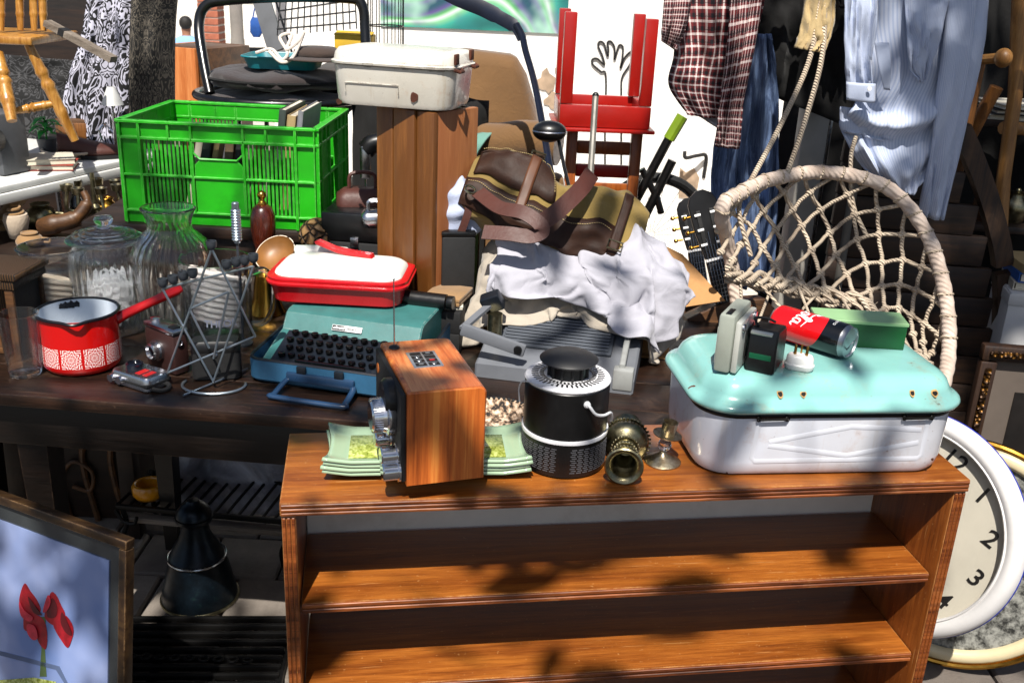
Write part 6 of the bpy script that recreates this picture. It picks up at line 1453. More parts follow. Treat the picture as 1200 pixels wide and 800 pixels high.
bsh('collar_flap', [(1060, -30, Yb - .03), (1062, 30, Yb - .05), (1065, 75, Yb - .06), (1078, 96, Yb - .05)], [(1118, -30, Yb - .03), (1108, 20, Yb - .06), (1096, 60, Yb - .06), (1082, 98, Yb - .05)], 26, 14, folds(58, 4, .012))
bsh('sleeve', [(1112, -40, Yb - .03), (1104, 60, Yb - .05), (1092, 160, Yb - .05), (1078, 252, Yb - .03)], [(1160, -40, Yb - .03), (1154, 50, Yb - .05), (1132, 150, Yb - .05), (1107, 257, Yb - .03)], 44, 18, lambda u, v: .025 * math.sin(math.pi * v) + folds(61, 5, .012)(u, v))
bsh('tail', [(985, 125, Yb - .03), (985, 148, Yb - .03), (990, 155, Yb - .03)], [(1048, 130, Yb - .03), (1046, 160, Yb - .03), (1046, 168, Yb - .03)], 12, 16, folds(63, 4, .012))
# ------------------------------------------------------------------ hanging rope chair
t = NT('rope_wrap'); v = t.coord(); wv = t.n('TexWave', ins={'Vector': v, 'Scale': 38.0, 'Distortion': 1.5}); wv.bands_direction = 'DIAGONAL'
t.set(t.ramp(t.noise(v, 25, 5), [(.3, lin('a39082')), (.7, lin('cdbdb0'))]), .9); t.bump(wv.outputs[0], .5, .004)
t = NT('rope_twist'); v = t.coord(); wv = t.n('TexWave', ins={'Vector': v, 'Scale': 70.0, 'Distortion': .6}); wv.bands_direction = 'DIAGONAL'
t.set(t.ramp(t.noise(v, 30, 5), [(.3, lin('9a8875')), (.7, lin('cfbfa9'))]), .95); t.bump(wv.outputs[0], .8, .004)
rp = Thing('rope_chair', 'hanging net chair of beige rope on a wrapped round hoop', 'hammock chair', at(980, 345, 2.3))
hoop = [(846, 246, 2.20), (868, 226, 2.25), (905, 210, 2.32), (970, 202, 2.38), (1040, 220, 2.38), (1085, 272, 2.32), (1107, 340, 2.24), (1112, 410, 2.16), (1098, 470, 2.08), (1050, 540, 2.04), (970, 560, 2.04), (905, 500, 2.10), (872, 400, 2.22), (856, 300, 2.28)]
HP = spline([at(*q) for q in hoop], 14, True)
rp.p('hoop', MB().tube(HP, [.0165 * (1 + .05 * math.sin(k * 1.9) + .03 * math.sin(k * .7)) for k in range(len(HP))], 14, True), 'rope_wrap', world=True, smooth=80)
first = None
for k in range(0, 7 * 14, 5):
    i = k % len(HP); tg = (HP[(i + 1) % len(HP)] - HP[i]).normalized(); M_ = tg.to_track_quat('Z', 'Y').to_matrix().to_4x4(); M_.translation = HP[i]
    rp.p('hoop_wrap', MB().torus((0, 0, 0), .0160, .0034, M_ @ TR((0, 0, 0), (R(14), 0, 0)), 18, 6), 'rope_twist', world=True)
TOP = spline([at(*q) for q in ((846, 246, 2.20), (868, 226, 2.25), (905, 210, 2.32), (970, 202, 2.38), (1040, 220, 2.38), (1085, 272, 2.32), (1107, 340, 2.24), (1112, 410, 2.16))], 14)
BOT = spline([at(*q) for q in ((852, 318, 2.14), (866, 322, 2.15), (890, 326, 2.18), (930, 334, 2.22), (975, 345, 2.24), (1010, 352, 2.22), (1045, 392, 2.18), (1090, 430, 2.14))], 14)
def arcl(C, n=120):
    D = [0.0]
    for i in range(1, len(C)): D.append(D[-1] + (C[i] - C[i - 1]).length)
    out = []; j = 0
    for k in range(n + 1):
        t_ = D[-1] * k / n
        while j < len(C) - 2 and D[j + 1] < t_: j += 1
        out.append(C[j].lerp(C[j + 1], (t_ - D[j]) / max(1e-9, D[j + 1] - D[j])))
    return out
TOP = arcl(TOP); BOT = arcl(BOT)
def samp(C, u): q = max(0, min(1, u)) * (len(C) - 1); i = min(int(q), len(C) - 2); return C[i].lerp(C[i + 1], q - i)
def S(u, v): p_ = samp(TOP, u).lerp(samp(BOT, u), v); return p_ + Vector((0, .06 * math.sin(math.pi * min(1, v)) , -.015 * math.sin(math.pi * v)))
def rope(pts, r_=.0038, nm='net_strand', par=None):
    return rp.p(nm, MB().tube(pts, r_, 6), 'rope_twist', par, world=True, smooth=80)
NU = 10; NVV = 3
g_ = random.Random(5)
jit = {}
def J(i, j):
    if (i, j) not in jit: jit[(i, j)] = (g_.uniform(-.006, .006), g_.uniform(-.03, .03) if 0 < j < NVV * 2 else 0)
    a_ = jit[(i, j)]; return S((i / (NU * 2)) + (a_[0] if 0 < j else 0), j / (NVV * 2) + a_[1])
for i in range(0, NU * 2 + 1, 2):
    for dr_ in (-1, 1):
        pts = []; ii, jj = i, 0
        while 0 <= ii <= NU * 2 and jj <= NVV * 2: pts.append(J(ii, jj)); ii += dr_; jj += 1
        if len(pts) > 2:
            P = spline(pts, 4); tw_ = [p_ + Vector((.0016 * math.sin(k * 1.9), .0016 * math.cos(k * 1.9), 0)) for k, p_ in enumerate(P)]; rope(tw_, .0050)
for (i, j) in list(jit):
    if (i + j) % 2 == 0 and 0 < j < NVV * 2: rp.p('knot', MB().sphere(tuple(J(i, j)), .0092, (1.2, .9, 1), 10), 'rope_twist', world=True, smooth=80)
for k in range(5):
    rope([p_ + Vector((.0, .012 * math.sin(k * 2 + q * .35), .010 * math.cos(k * 2.4 + q * .31) - .004 * k)) for q, p_ in enumerate(BOT)], .0075 - .0006 * k, 'seat_edge_rope')
g2 = random.Random(9); m_ = MB()
for k in range(130):
    p_ = samp(BOT, g2.random() * .8); d_ = Vector((g2.uniform(-1, 1), g2.uniform(-1, .5), g2.uniform(-.8, .8))).normalized() * g2.uniform(.010, .024); m_.tube([p_, p_ + d_ * .5 + Vector((0, 0, g2.uniform(-.004, .008))), p_ + d_], .0009, 4)
o = rp.p('rope_fuzz', m_, 'rope_twist', world=True); o['kind'] = 'stuff'
for (u0, px, py) in ((.06, 872, 395), (.14, 930, 378), (.24, 880, 400), (.36, 950, 372), (.46, 905, 400), (.55, 1000, 372)): rope([samp(BOT, u0), at(px, py, 2.1)], .0036)
rope(spline([at(880, 212, 2.28), at(918, 140, 2.34), at(951, 62, 2.40), at(960, -20, 2.46), at(962, -64, 2.56)], 6), .0065, 'hanging_rope'); rope(spline([at(922, 205, 2.33), at(944, 140, 2.36), at(964, 62, 2.40), at(966, -20, 2.46), at(967, -64, 2.56)], 6), .0065, 'hanging_rope'); rope(spline([at(880, 212, 2.28), at(866, 245, 2.26), at(880, 300, 2.24)], 6), .006, 'hanging_rope')
rope(spline([at(1003, 160, 2.42), at(997, 188, 2.40), at(1000, 240, 2.40), at(1015, 275, 2.38)], 6), .0055, 'hanging_rope')
# ------------------------------------------------------------------ dark arched plank door at the right
wood('old_dark_wood', '21130b', '3c2716', 0, 1, .6, .25, dark='0d0705', wear=.3, wear_c='4f3a28'); wood('old_dark_wood_up', '2c1b10', '4a321e', 2, 1, .55, .25, dark='120a06', wear=.3, wear_c='5e4630')
dr = Thing('plank_door', 'old dark arched plank door leaning behind the blue shirt', 'door', (1.0, 2.62, 0))
def dp(px, py, Y=2.62): return at(px, py, Y)
edge = [(1125, 150), (1140, 185), (1155, 225), (1168, 270), (1175, 310), (1176, 370), (1170, 440), (1160, 520), (1150, 600), (1140, 700), (1135, 760)]
E_ = spline([dp(*q) for q in edge], 6)
dr.p('curved_stile', MB().tube(E_[:25], .034, 4, flat=.75, up=(0, -1, 0)), 'old_dark_wood_up', world=True, smooth=30); dr.p('curved_stile', MB().tube(E_[25:], .034, 4, flat=.75, up=(0, -1, 0)), 'old_dark_wood_up', world=True, smooth=30)
zt = dp(1125, 150).z
zz = zt - .02
while zz > .05:
    xr = min(E_, key=lambda p_: abs(p_.z - zz)).x - .03; h_ = .085
    dr.p('plank', MB().box(((xr + .84) / 2 - 1.0, .0, zz - h_ / 2), (xr - .84, .022, h_ - .003), .004, rot=(0, R(2 + random.uniform(-.5, .5)), 0)), 'old_dark_wood'); zz -= h_
dr.p('rear_batten', MB().box((-.08, .03, zt / 2), (.05, .03, zt - .1), .003), 'old_dark_wood_up')
# frame, books, chairs at the right edge
t = NT('gilt'); v = t.coord(); n = t.n('TexVoronoi', ins={'Vector': v, 'Scale': 90.0}); t.set(t.ramp(n.outputs['Distance'], [(.15, lin('7a5218')), (.5, lin('2c1a08'))]), .4, .7); t.bump(n.outputs['Distance'], 1.0, .01)
wood('frame_brown', '22120a', '36200f', 2, 2, .5, .15, dark='120904'); plain('frame_mount', '5a5048', .8, var=.1); plain('dark_picture', '15110f', .5, var=.4)
f0 = at(1152, 402, 2.25); gfm = Thing('gilt_frame', 'ornate gilt picture frame leaning at the right edge', 'picture frame', (f0.x, f0.y, 0), (R(0), 0, R(-6))); FW, FH, FZ = .42, .52, f0.z - .52
for nm, c_, s_ in (('frame_rail', (FW / 2, 0, FZ + FH - .02), (FW, .03, .04)), ('frame_rail', (FW / 2, 0, FZ + .02), (FW, .03, .04)), ('frame_stile', (.02, 0, FZ + FH / 2), (.04, .03, FH - .081)), ('frame_stile', (FW - .02, 0, FZ + FH / 2), (.04, .03, FH - .081))): 
    o = gfm.p(nm, MB().box(c_, s_, .006), 'frame_brown')
    ss = [max(.016, s_[0] - .03) if s_[0] > .1 else .016, .012, max(.016, s_[2] - .03) if s_[2] > .1 else .016]; gfm.p('gilt_moulding', MB().box((c_[0], c_[1] - .018, c_[2]), ss, .005), 'gilt', o)
gfm.p('mount', MB().box((FW / 2, .006, FZ + FH / 2), (FW - .08, .004, FH - .08), 0), 'frame_mount'); gfm.p('picture', MB().box((FW / 2 + .02, .002, FZ + FH / 2 - .03), (FW - .16, .004, FH - .18), 0), 'dark_picture')
cratez = FZ
th = Thing('dark_crate', 'dark wooden crate under the gilt frame', 'crate', (f0.x + .22, f0.y + .10, 0)); th.p('crate_front', MB().box((0, -.16, cratez / 2), (.44, .018, cratez - .002), .002), 'old_dark_wood'); th.p('crate_top', MB().box((0, 0, cratez - .01), (.44, .30, .016), .002), 'old_dark_wood'); th.p('crate_back', MB().box((0, .16, cratez / 2), (.44, .018, cratez - .002), .002), 'old_dark_wood')
b0 = at(1170, 400, 2.55)
plain('box_pale', 'b4b4b4', .6, var=.06); th = Thing('white_box', 'plain white box under the books at the right edge', 'box', (b0.x + .12, b0.y + .05, 0), R(-12)); zt = at(1170, 345, 2.5).z
th.p('box_body', MB().box((0, 0, zt / 2), (.22, .2, zt - .001), .003), 'box_pale'); th.p('box_lid_edge', MB().box((0, 0, zt - .02), (.225, .205, .03), .002), 'box_pale')
zz = zt + .001
for k, (h_, mt, lb) in enumerate(((.022, 'book_4', 'pale book lowest on the white box at the right edge'), (.026, 'far_blue', 'blue spined book in the middle on the white box'), (.022, 'book_6', 'buff book topmost on the white box'))):
    th = Thing('book', lb, 'book', (b0.x + .12, b0.y + .05, zz + .0003), R(-14 + 5 * k), 'books on the white box'); th.p('cover', MB().box((0, 0, h_ - .0015), (.2, .16, .003), .0005, seg=1).box((0, 0, .0015), (.2, .16, .003), .0005, seg=1).box((-.0985, 0, h_ / 2), (.003, .16, h_ - .0062), .0005, seg=1), mt); th.p('pages', MB().box((.003, 0, h_ / 2), (.19, .15, h_ - .0064), 0), 'page_edge'); zz += h_ + .0006
# stacked wooden chairs, upper right
wood('chair_light', '8a6030', 'a87a42', 2, 1.5, .45, .08, dark='6a4520'); wood('chair_mid', '6a4018', '8a5826', 2, 1.5, .45, .08, dark='4a2a0e')
def chairbars(name, label, bars, base):
    th = Thing(name, label, 'chair', base)
    for nm, px, r_, mt in bars: th.p(nm, MB().tube([at(*q) for q in px], r_, 10), mt, world=True, smooth=60)
    return th
th = chairbars('wooden_chair', 'light wooden chair with round finial at the upper right edge', [('back_post', [(1196, -30, 2.8), (1190, 110, 2.8), (1176, 210, 2.78), (1172, 280, 2.76)], .019, 'chair_light'), ('back_post', [(1232, -30, 2.9), (1226, 250, 2.9)], .018, 'chair_light'), ('stretcher', [(1176, 150, 2.8), (1226, 152, 2.9)], .018, 'chair_light')], at(1172, 280, 2.76))
th = chairbars('broken_chair', 'brown chair leg sticking up behind the blue shirt', [('leg', [(1168, 102, 2.7), (1150, 135, 2.72), (1134, 165, 2.75), (1120, 200, 2.78)], .018, 'chair_mid'), ('back_rail', [(1120, 190, 2.78), (1060, 215, 2.85)], .016, 'chair_mid')], at(1120, 200, 2.78))
th = Thing('coat_peg', 'pale round wooden peg beside the blue shirt', 'peg', at(1172, 70, 2.62)); th.p('knob', MB().sphere(tuple(th.i @ at(1176, 68, 2.60)), .024, (.9, 1, 1), 20), 'chair_light', smooth=80); th.p('stem', MB().tube([at(1150, 70, 2.66), at(1172, 68, 2.61)], .013, 10), 'chair_light', world=True); th.p('upright', MB().tube([at(1150, 66, 2.68), at(1150, 70, 2.68) + Vector((0, 0, -1.3))], .014, 10), 'chair_mid', world=True)
zs_ = at(1185, 138, 2.95)
th = Thing('shelf_unit', 'dark shelf carrying papers behind the wooden chair at the right', 'shelf', (zs_.x + .1, 3.02, 0), R(-8))
for z_ in (zs_.z, at(1185, 260, 2.95).z): th.p('shelf_board', MB().box((0, 0, z_ - .012), (.5, .28, .02), .003), 'old_dark_wood')
for x in (-.23, .23): th.p('upright', MB().box((x, .11, .7), (.03, .03, 1.4), .003), 'old_dark_wood_up')
for k, (c_, lb) in enumerate((('book_4', 'white folder lowest of the papers on the dark shelf'), ('book_1', 'black folder in the middle of the papers on the shelf'), ('paper_white', 'white paper bundle topmost on the dark shelf'))):
    th = Thing('folder', lb, 'folder', (zs_.x + .06, 2.96, zs_.z - .0015 + k * .0165), R(-14 + 8 * k), 'papers on the dark shelf'); th.p('front_cover', MB().box((0, 0, .012), (.26, .18, .003), .001, seg=1), c_); th.p('back_cover', MB().box((0, 0, .0016), (.26, .18, .003), .001, seg=1), c_); th.p('sheets', MB().box((.002, 0, .0068), (.25, .17, .0072), 0), 'page_edge')
z2 = at(1185, 260, 2.95).z
for k, (px, s_, c_, lb) in enumerate(((1160, .05, 'brown_wood', 'round brown ornament on the lower dark shelf'), (1190, .045, 'old_brass', 'tarnished metal pot on the lower dark shelf'))):
    q = at(px, 250, 2.95); th = Thing(('wooden_ornament', 'metal_pot')[k], lb, ('ornament', 'pot')[k], (q.x, 2.96, z2 - .0015)); th.p('body', MB().lathe([(.001, 0), (s_ * .6, 0), (s_, s_ * .8), (s_ * .9, s_ * 1.4), (s_ * .5, s_ * 1.8), (s_ * .55, s_ * 2), (.001, s_ * 2)], 24), c_, smooth=60); th.p('lid_knob', MB().sphere((0, 0, s_ * 2.1), s_ * .2, n=12), c_)
# ------------------------------------------------------------------ clocks by the bookcase
e1 = CM @ (np.array([55, 57, -66.2]) / 103); e2 = CM @ (np.array([40, -86, -40.8]) / 103); e1 = Vector(e1).normalized(); e2 = Vector(e2); e2 = (e2 - e1 * e2.dot(e1)).normalized(); e3 = e1.cross(e2)
plain('clock_white', 'c9c7c6', .32, var=.06, coat=.2, dirt=.15, dirt_c='8a8478'); plain('clock_blue', '1c2a8a', .4); plain('clock_face', 'bdb7a8', .6, var=.06); plain('clock_ink', '0e0d0d', .6)
cc = at(1064, 612, 1.95); Mc = Matrix((e1, e2, e3)).transposed().to_4x4(); Mc.translation = cc
ck = Thing('wall_clock', 'round white rimmed wall clock leaning beside the bookcase', 'clock', cc); Mi = ck.i @ Mc
RN = .176
ck.p('rim', MB().lathe([(RN * 1.20, -.008), (RN * 1.205, .012), (RN * 1.225, .015), (RN * 1.24, .010), (RN * 1.26, .014), (RN * 1.33, .016), (RN * 1.40, .008), (RN * 1.43, -.006), (RN * 1.43, -.018), (RN * 1.35, -.02), (RN * 1.20, -.02)], 90, Mi), 'clock_white', smooth=60)
ck.p('rim_edge', MB().torus((0, 0, -.016), RN * 1.425, .0025, Mi, 90, 6), 'clock_blue')
ck.p('face', MB().lathe([(.001, -.008), (RN * 1.21, -.008), (RN * 1.21, -.016), (.001, -.016)], 80, Mi), 'clock_face')
for h_ in range(1, 13):
    a_ = math.pi / 6 * h_; m_ = text_mb(MB(), str(h_), .056, Mi @ TR((RN * math.sin(a_), RN * math.cos(a_), -.0070), (0, 0, -a_ * 0.0)), shear=.12, depth=.0004, bold=.0006); ck.p('numeral', m_, 'clock_ink', smooth=0)
ck.p('hour_hand', MB().box((.03, .02, -.004), (.09, .008, .001), 0, rot=(0, 0, R(140)), m=Mi), 'clock_ink'); ck.p('minute_hand', MB().box((-.05, -.02, -.0025), (.13, .006, .001), 0, rot=(0, 0, R(20)), m=Mi), 'clock_ink')
thin_glass('clock_glass', 0, (1, 1, 1), False); ck.p('cover_glass', MB().lathe([(.001, .0075), (RN * 1.0, .0065), (RN * 1.203, .003), (RN * 1.203, .001), (RN * 1.0, .0045), (.001, .0055)], 64, Mi), 'clock_glass', smooth=60)

plain('frame_cream', 'c2b492', .35, var=.08, coat=.2); t = NT('mirror'); v = t.coord(); n = t.noise(v, 45, 7, .75); t.set(t.ramp(n, [(.4, lin('1e1e1c')), (.6, lin('8a8a84'))]), .5)  # reflection in the round mirror painted as mottled grey
q = at(1122, 648, 2.06); Mm = TR(tuple(q), (R(80), 0, R(-24)), (.93, .93, 1))
rm = Thing('round_mirror', 'round mirror with painted grey reflection and cream and gold rim behind the wall clock', 'tray', q); Mi2 = rm.i @ Mm
rm.p('mirror_face', MB().lathe([(.001, 0), (.262, 0), (.262, -.006), (.001, -.006)], 64, Mi2), 'mirror'); rm.p('frame', MB().lathe([(.258, -.008), (.258, .008), (.268, .016), (.285, .014), (.292, .006), (.292, -.008)], 80, Mi2), 'frame_cream', smooth=50); rm.p('gold_bead', MB().torus((0, 0, .004), .300, .008, Mi2, 80, 8), 'bright_brass')
plain('petal_yellow', 'c08a10', .5, var=.2); q = at(1190, 520, 2.3)
fw = Thing('yellow_flower', 'yellow artificial flower behind the clock at the right edge', 'flower', q)
for k in range(9): a_ = k * .698; fw.p('petal', MB().grid(lambda u, v: (.012 + .05 * u * math.cos(a_) - .015 * (v - .5) * math.sin(a_) * math.sin(math.pi * (u * .85 + .1)) * 2, -.01 - .02 * u * u, .05 * u * math.sin(a_) + .015 * (v - .5) * math.cos(a_) * math.sin(math.pi * (u * .85 + .1)) * 2), 6, 4), 'petal_yellow', solid=.0012)
fw.p('stem', MB().tube([(.012, 0, 0), (.01, .03, -.2), (.0, .03, -q.z + .02)], .004, 6), 'book_green')
# ------------------------------------------------------------------ left background: white table, chair, patterned cloths
plain('alu_white', 'c9c9c6', .45, var=.06, dirt=.2); plain('speaker_grey', '4a4c50', .5, var=.2)
A = at(0, 228, 2.6); B = at(140, 190, 3.02); zt = (A.z + B.z) / 2 + .01; ed = Vector((B.x - A.x, B.y - A.y, 0)); rz = math.atan2(ed.y, ed.x)
ft = Thing('white_folding_table', 'white folding table with metal edge in the left background', 'table', (A.x, A.y, 0), rz)
ft.p('top', MB().box((.2, .38, zt - .010), (1.5, .74, .018), .004), 'alu_white'); ft.p('edge_rail', MB().box((.2, .008, zt - .034), (1.48, .016, .028), .003), 'alu_white')
for x in (-.45, .85):
    for y in (.06, .68): ft.p('leg', MB().tube([(x, y, zt - .02), (x + .03, y, 0)], .012, 8), 'chrome_worn')
def ft_at(px, py): q = on(px, py, zt); return q
t = NT('damask_white'); v = t.coord('UV')
def damask(name, light, dark, nx, ny, thr):
    t = NT(name); tc = t.n('TexCoord'); sp = t.n('SeparateXYZ'); t.l(tc.outputs['UV'], sp.inputs[0])
    pu = t.n('Math', operation='PINGPONG'); t.l(t.math('MULTIPLY', sp.outputs[1], nx), pu.inputs[0]); pu.inputs[1].default_value = 1.37
    cmb = t.n('CombineXYZ'); t.l(pu.outputs[0], cmb.inputs[0]); t.l(t.math('MULTIPLY', sp.outputs[0], ny), cmb.inputs[1])
    n = t.n('TexNoise', ins={'Vector': cmb.outputs[0], 'Scale': 2.6, 'Detail': .6, 'Roughness': .5, 'Distortion': 2.6})
    s_ = t.math('SINE', t.math('MULTIPLY', n.outputs[0], 30.0)); m = t.ramp(s_, [(thr - .06 + .5 * 0, (0, 0, 0)), (thr + .06, (1, 1, 1))])
    t.set(t.mix(m, lin(dark), lin(light)), .85); t.bump(t.noise(t.coord(), 500, 2), .2, .002)
damask('damask_white', 'b4b3c2', '0a0a0d', 2.2, 3.2, .12); damask('damask_black', '5d564c', '090807', 3.2, 5.0, .45); damask('damask_grey', '3c3c3e', '060607', 3, 2.4, .5)  # the third damask is a dark grey scroll pattern
def hang(name, label, l, r_, mat, f_, nu=30, nv=30, sol=.006):
    ob = sheet([at(*q) for q in l], [at(*q) for q in r_], nu, nv, f_).build(name, mat, solid=sol, smooth=80); tag(ob, label, 'cloth'); return ob
hang('patterned_cloth', 'black cloth with small beige damask pattern hanging by the plywood box', [(157, -40, 3.30), (154, 40, 3.28), (153, 150, 3.26), (155, 290, 3.26)], [(212, -40, 3.40), (204, 40, 3.38), (203, 150, 3.36), (203, 290, 3.36)], 'damask_black', lambda u, v: .05 * math.sin(math.pi * v) + .012 * math.sin(v * 9 + u * 3))
hang('patterned_cloth', 'white cloth with large black scroll pattern at upper left', [(104, -40, 3.35), (94, 40, 3.32), (76, 110, 3.3), (66, 200, 3.3)], [(160, -40, 3.33), (154, 40, 3.28), (152, 110, 3.27), (152, 200, 3.27)], 'damask_white', folds(71, 4, .02))
hang('patterned_cloth', 'dark grey scroll patterned cloth behind the spindle chair', [(-40, 60, 3.36), (-40, 110, 3.34), (-40, 200, 3.33)], [(100, 72, 3.38), (104, 120, 3.36), (100, 200, 3.34)], 'damask_grey', folds(73, 4, .025))
wd_ = Thing('backdrop_wardrobe', 'dark brown wardrobe added as dark backdrop behind the patterned cloths', 'wardrobe', (-2.08, 4.0, 0), R(6)); wd_.p('carcass', MB().box((0, .2, 1.0), (1.15, .5, 2.0), .006), 'chest_dark')  # added as a backdrop for the dark interior behind the cloths
for x in (-.29, .29): o = wd_.p('door', MB().box((x, -.062, 1.0), (.55, .02, 1.9), .004), 'chest_dark'); wd_.p('door_handle', MB().sphere((x * .1, -.085, 1.05), .016, n=12), 'old_brass', o)
# turned chair standing on the table
wood('turned_yellow', 'a06c24', 'c9964a', 2, 2, .35, .08, dark='7a4c14', coat=.3)
def turned(th, nm, p, q, r_, beads=((.3, 1.25), (.36, .8), (.42, 1.25), (.7, 1.2)), mt='turned_yellow'):
    P = []; rs = []; n_ = 28
    for k in range(n_ + 1):
        t_ = k / n_; f_ = .72 + .28 * math.sin(math.pi * t_)
        for b_, a_ in beads: f_ += (a_ - 1) * math.exp(-((t_ - b_) / .022) ** 2)
        P.append(p.lerp(q, t_)); rs.append(r_ * f_)
    return th.p(nm, MB().tube(P, rs, 14), mt, world=True, smooth=60)
sc_ = Thing('spindle_chair', 'yellow turned spindle chair standing on the white table', 'chair', at(50, 165, 2.78))
YC2 = 2.78
sc_.p('seat', MB().box((0, 0, 0), (.26, .30, .022), .006, m=sc_.i @ Matrix.Translation(at(12, 42, YC2 + .12))), 'turned_yellow')
turned(sc_, 'leg', at(32, 50, YC2), at(88, 165, YC2 + .02), .016); turned(sc_, 'leg', at(-2, 62, YC2 - .02), at(14, 142, YC2 - .10), .018); turned(sc_, 'leg', at(-40, 50, YC2 + .2), at(-50, 170, YC2 + .25), .016)
turned(sc_, 'stretcher', at(18, 130, YC2 - .03), at(66, 121, YC2 + .01), .012)
for px in (1, 22, 38, 49): turned(sc_, 'spindle', at(px, -30, YC2 + .10), at(px + (2 if px > 20 else 0), 36, YC2 + .08), .011)
wood('grey_plank', '6f6458', '8f8478', 0, 1, .7, .2, dark='4a4038'); q0, q1 = at(55, 27, 2.86), at(133, 70, 2.80)
th = Thing('grey_plank', 'weathered grey plank jutting out from the spindle chair', 'plank', q0); th.p('board', MB().tube([q0, q0.lerp(q1, .5), q1], .020, 4, flat=.6, up=(0, 0, 1)), 'grey_plank', world=True, smooth=20); th.p('tape_band', MB().tube([q0.lerp(q1, .22), q0.lerp(q1, .30)], .0215, 4, flat=.62, up=(0, 0, 1)), 'black_matte', world=True, smooth=20)
# things on the white table
q = ft_at(6, 205); th = Thing('movie_projector', 'grey metal device with round black lens at the left edge of the white table', 'projector', (q.x - .02, q.y + .04, zt + .0005), R(-20)); th.p('body', MB().box((0, 0, .085), (.10, .10, .17), .008), 'speaker_grey'); th.p('lens_ring', MB().lathe([(.001, 0), (.040, 0), (.040, .03), (.030, .03), (.026, .012), (.001, .010)], 28, TR((.02, -.05, .10), (R(90), 0, R(20)))), 'black_plastic')
for k, (px, py, c_, lb) in enumerate(((48, 203, 'stall_red', 'red book lowest at the front of the white table'), (46, 203, 'book_4', 'pale book lying on the red book on the white table'))):
    q = ft_at(px, py - 3); h_ = .016; th = Thing('book', lb, 'book', (q.x, q.y + .05, zt + .0005 + k * .0168), R(15 + 12 * k)); th.p('cover', MB().box((0, 0, h_ - .001), (.15, .11, .002), .0004, seg=1).box((0, 0, .001), (.15, .11, .002), .0004, seg=1).box((-.074, 0, h_ / 2), (.002, .11, h_ - .0042), .0004, seg=1), c_); th.p('pages', MB().box((.002, 0, h_ / 2), (.142, .104, h_ - .0045), 0), 'page_edge')
q = ft_at(72, 188); th = Thing('straw_tray', 'flat round straw tray on the white table', 'tray', (q.x, q.y + .08, zt + .0005)); th.p('tray', MB().lathe([(.001, 0), (.075, 0), (.085, .018), (.088, .019), (.086, .021), (.078, .006), (.001, .006)], 36), 'woven'); th.p('rim', MB().torus((0, 0, .019), .086, .004, n=36, k=6), 'rope_beige')
q = ft_at(102, 186); th = Thing('leather_shoe', 'brown leather shoe on the white table beside the straw tray', 'shoe', (q.x + .01, q.y + .03, zt + .0005), R(20)); th.p('upper', MB().grid(lambda u, v: ((u - .5) * .20, (.034 - .012 * math.cos(u * 6)) * math.cos(math.pi * v), .012 + (.018 + .045 * (1 - u) ** 1.3) * math.sin(math.pi * v) ** .7), 20, 14), 'leather_strap', smooth=80, solid=.003); th.p('sole', MB().prism([((u_ - .5) * .21, (.038 - .012 * math.cos(u_ * 6)) * s_) for s_, us in ((1, [k / 10 for k in range(11)]), (-1, [1 - k / 10 for k in range(11)])) for u_ in us], .011), 'black_matte')
q = ft_at(112, 184); th = Thing('silver_lamp_stand', 'slim silver lamp with glass shade on the white table', 'lamp', (q.x + .02, q.y + .12, zt + .0005)); th.p('base', MB().lathe([(.001, 0), (.04, 0), (.036, .008), (.008, .018), (.006, .12), (.001, .12)], 24), 'chrome'); th.p('shade', MB().lathe([(.030, .15), (.034, .145), (.026, .165), (.012, .20), (.010, .20), (.022, .165)], 28), 'alu_white'); th.p('stem', MB().tube([(0, 0, .12), (0, 0, .19)], .003, 8), 'chrome'); th.p('curl', MB().tube(spline([(0, 0, .05), (-.03, 0, .08), (-.05, 0, .06), (-.045, 0, .03)], 6), .003, 6), 'chrome')
plain('leaf_plastic', '1d8a2c', .4, var=.2); q = ft_at(28, 192); th = Thing('plastic_plant', 'bright green plastic plant on the white table', 'plant', (q.x, q.y + .16, zt + .0005)); th.p('pot', MB().lathe([(.001, 0), (.022, 0), (.030, .05), (.027, .05), (.001, .046)], 20), 'speaker_grey')
for k in range(16):
    a_ = k * 2.4; h_ = .06 + .05 * (k / 16); l_ = .05 + .015 * math.sin(k); th.p('leaf', MB().grid(lambda u, v: (math.cos(a_) * l_ * u - math.sin(a_) * (v - .5) * .02 * math.sin(math.pi * (u * .9 + .08)), math.sin(a_) * l_ * u + math.cos(a_) * (v - .5) * .02 * math.sin(math.pi * (u * .9 + .08)), h_ + .04 * u - .05 * u * u), 5, 3), 'leaf_plastic', solid=.001)
th.p('stem', MB().tube([(0, 0, .045), (0, 0, .11)], .003, 6), 'leaf_plastic')
q = ft_at(78, 172); th = Thing('wooden_drawer_box', 'small wooden drawer box at the back of the white table', 'box', (q.x, q.y + .10, zt + .0005), R(10)); th.p('box_body', MB().box((0, 0, .04), (.12, .09, .079), .003), 'brown_wood'); th.p('drawer_front', MB().box((0, -.047, .04), (.10, .006, .055), .002), 'chair_mid'); th.p('knob', MB().sphere((0, -.053, .04), .006, n=10), 'bright_brass')
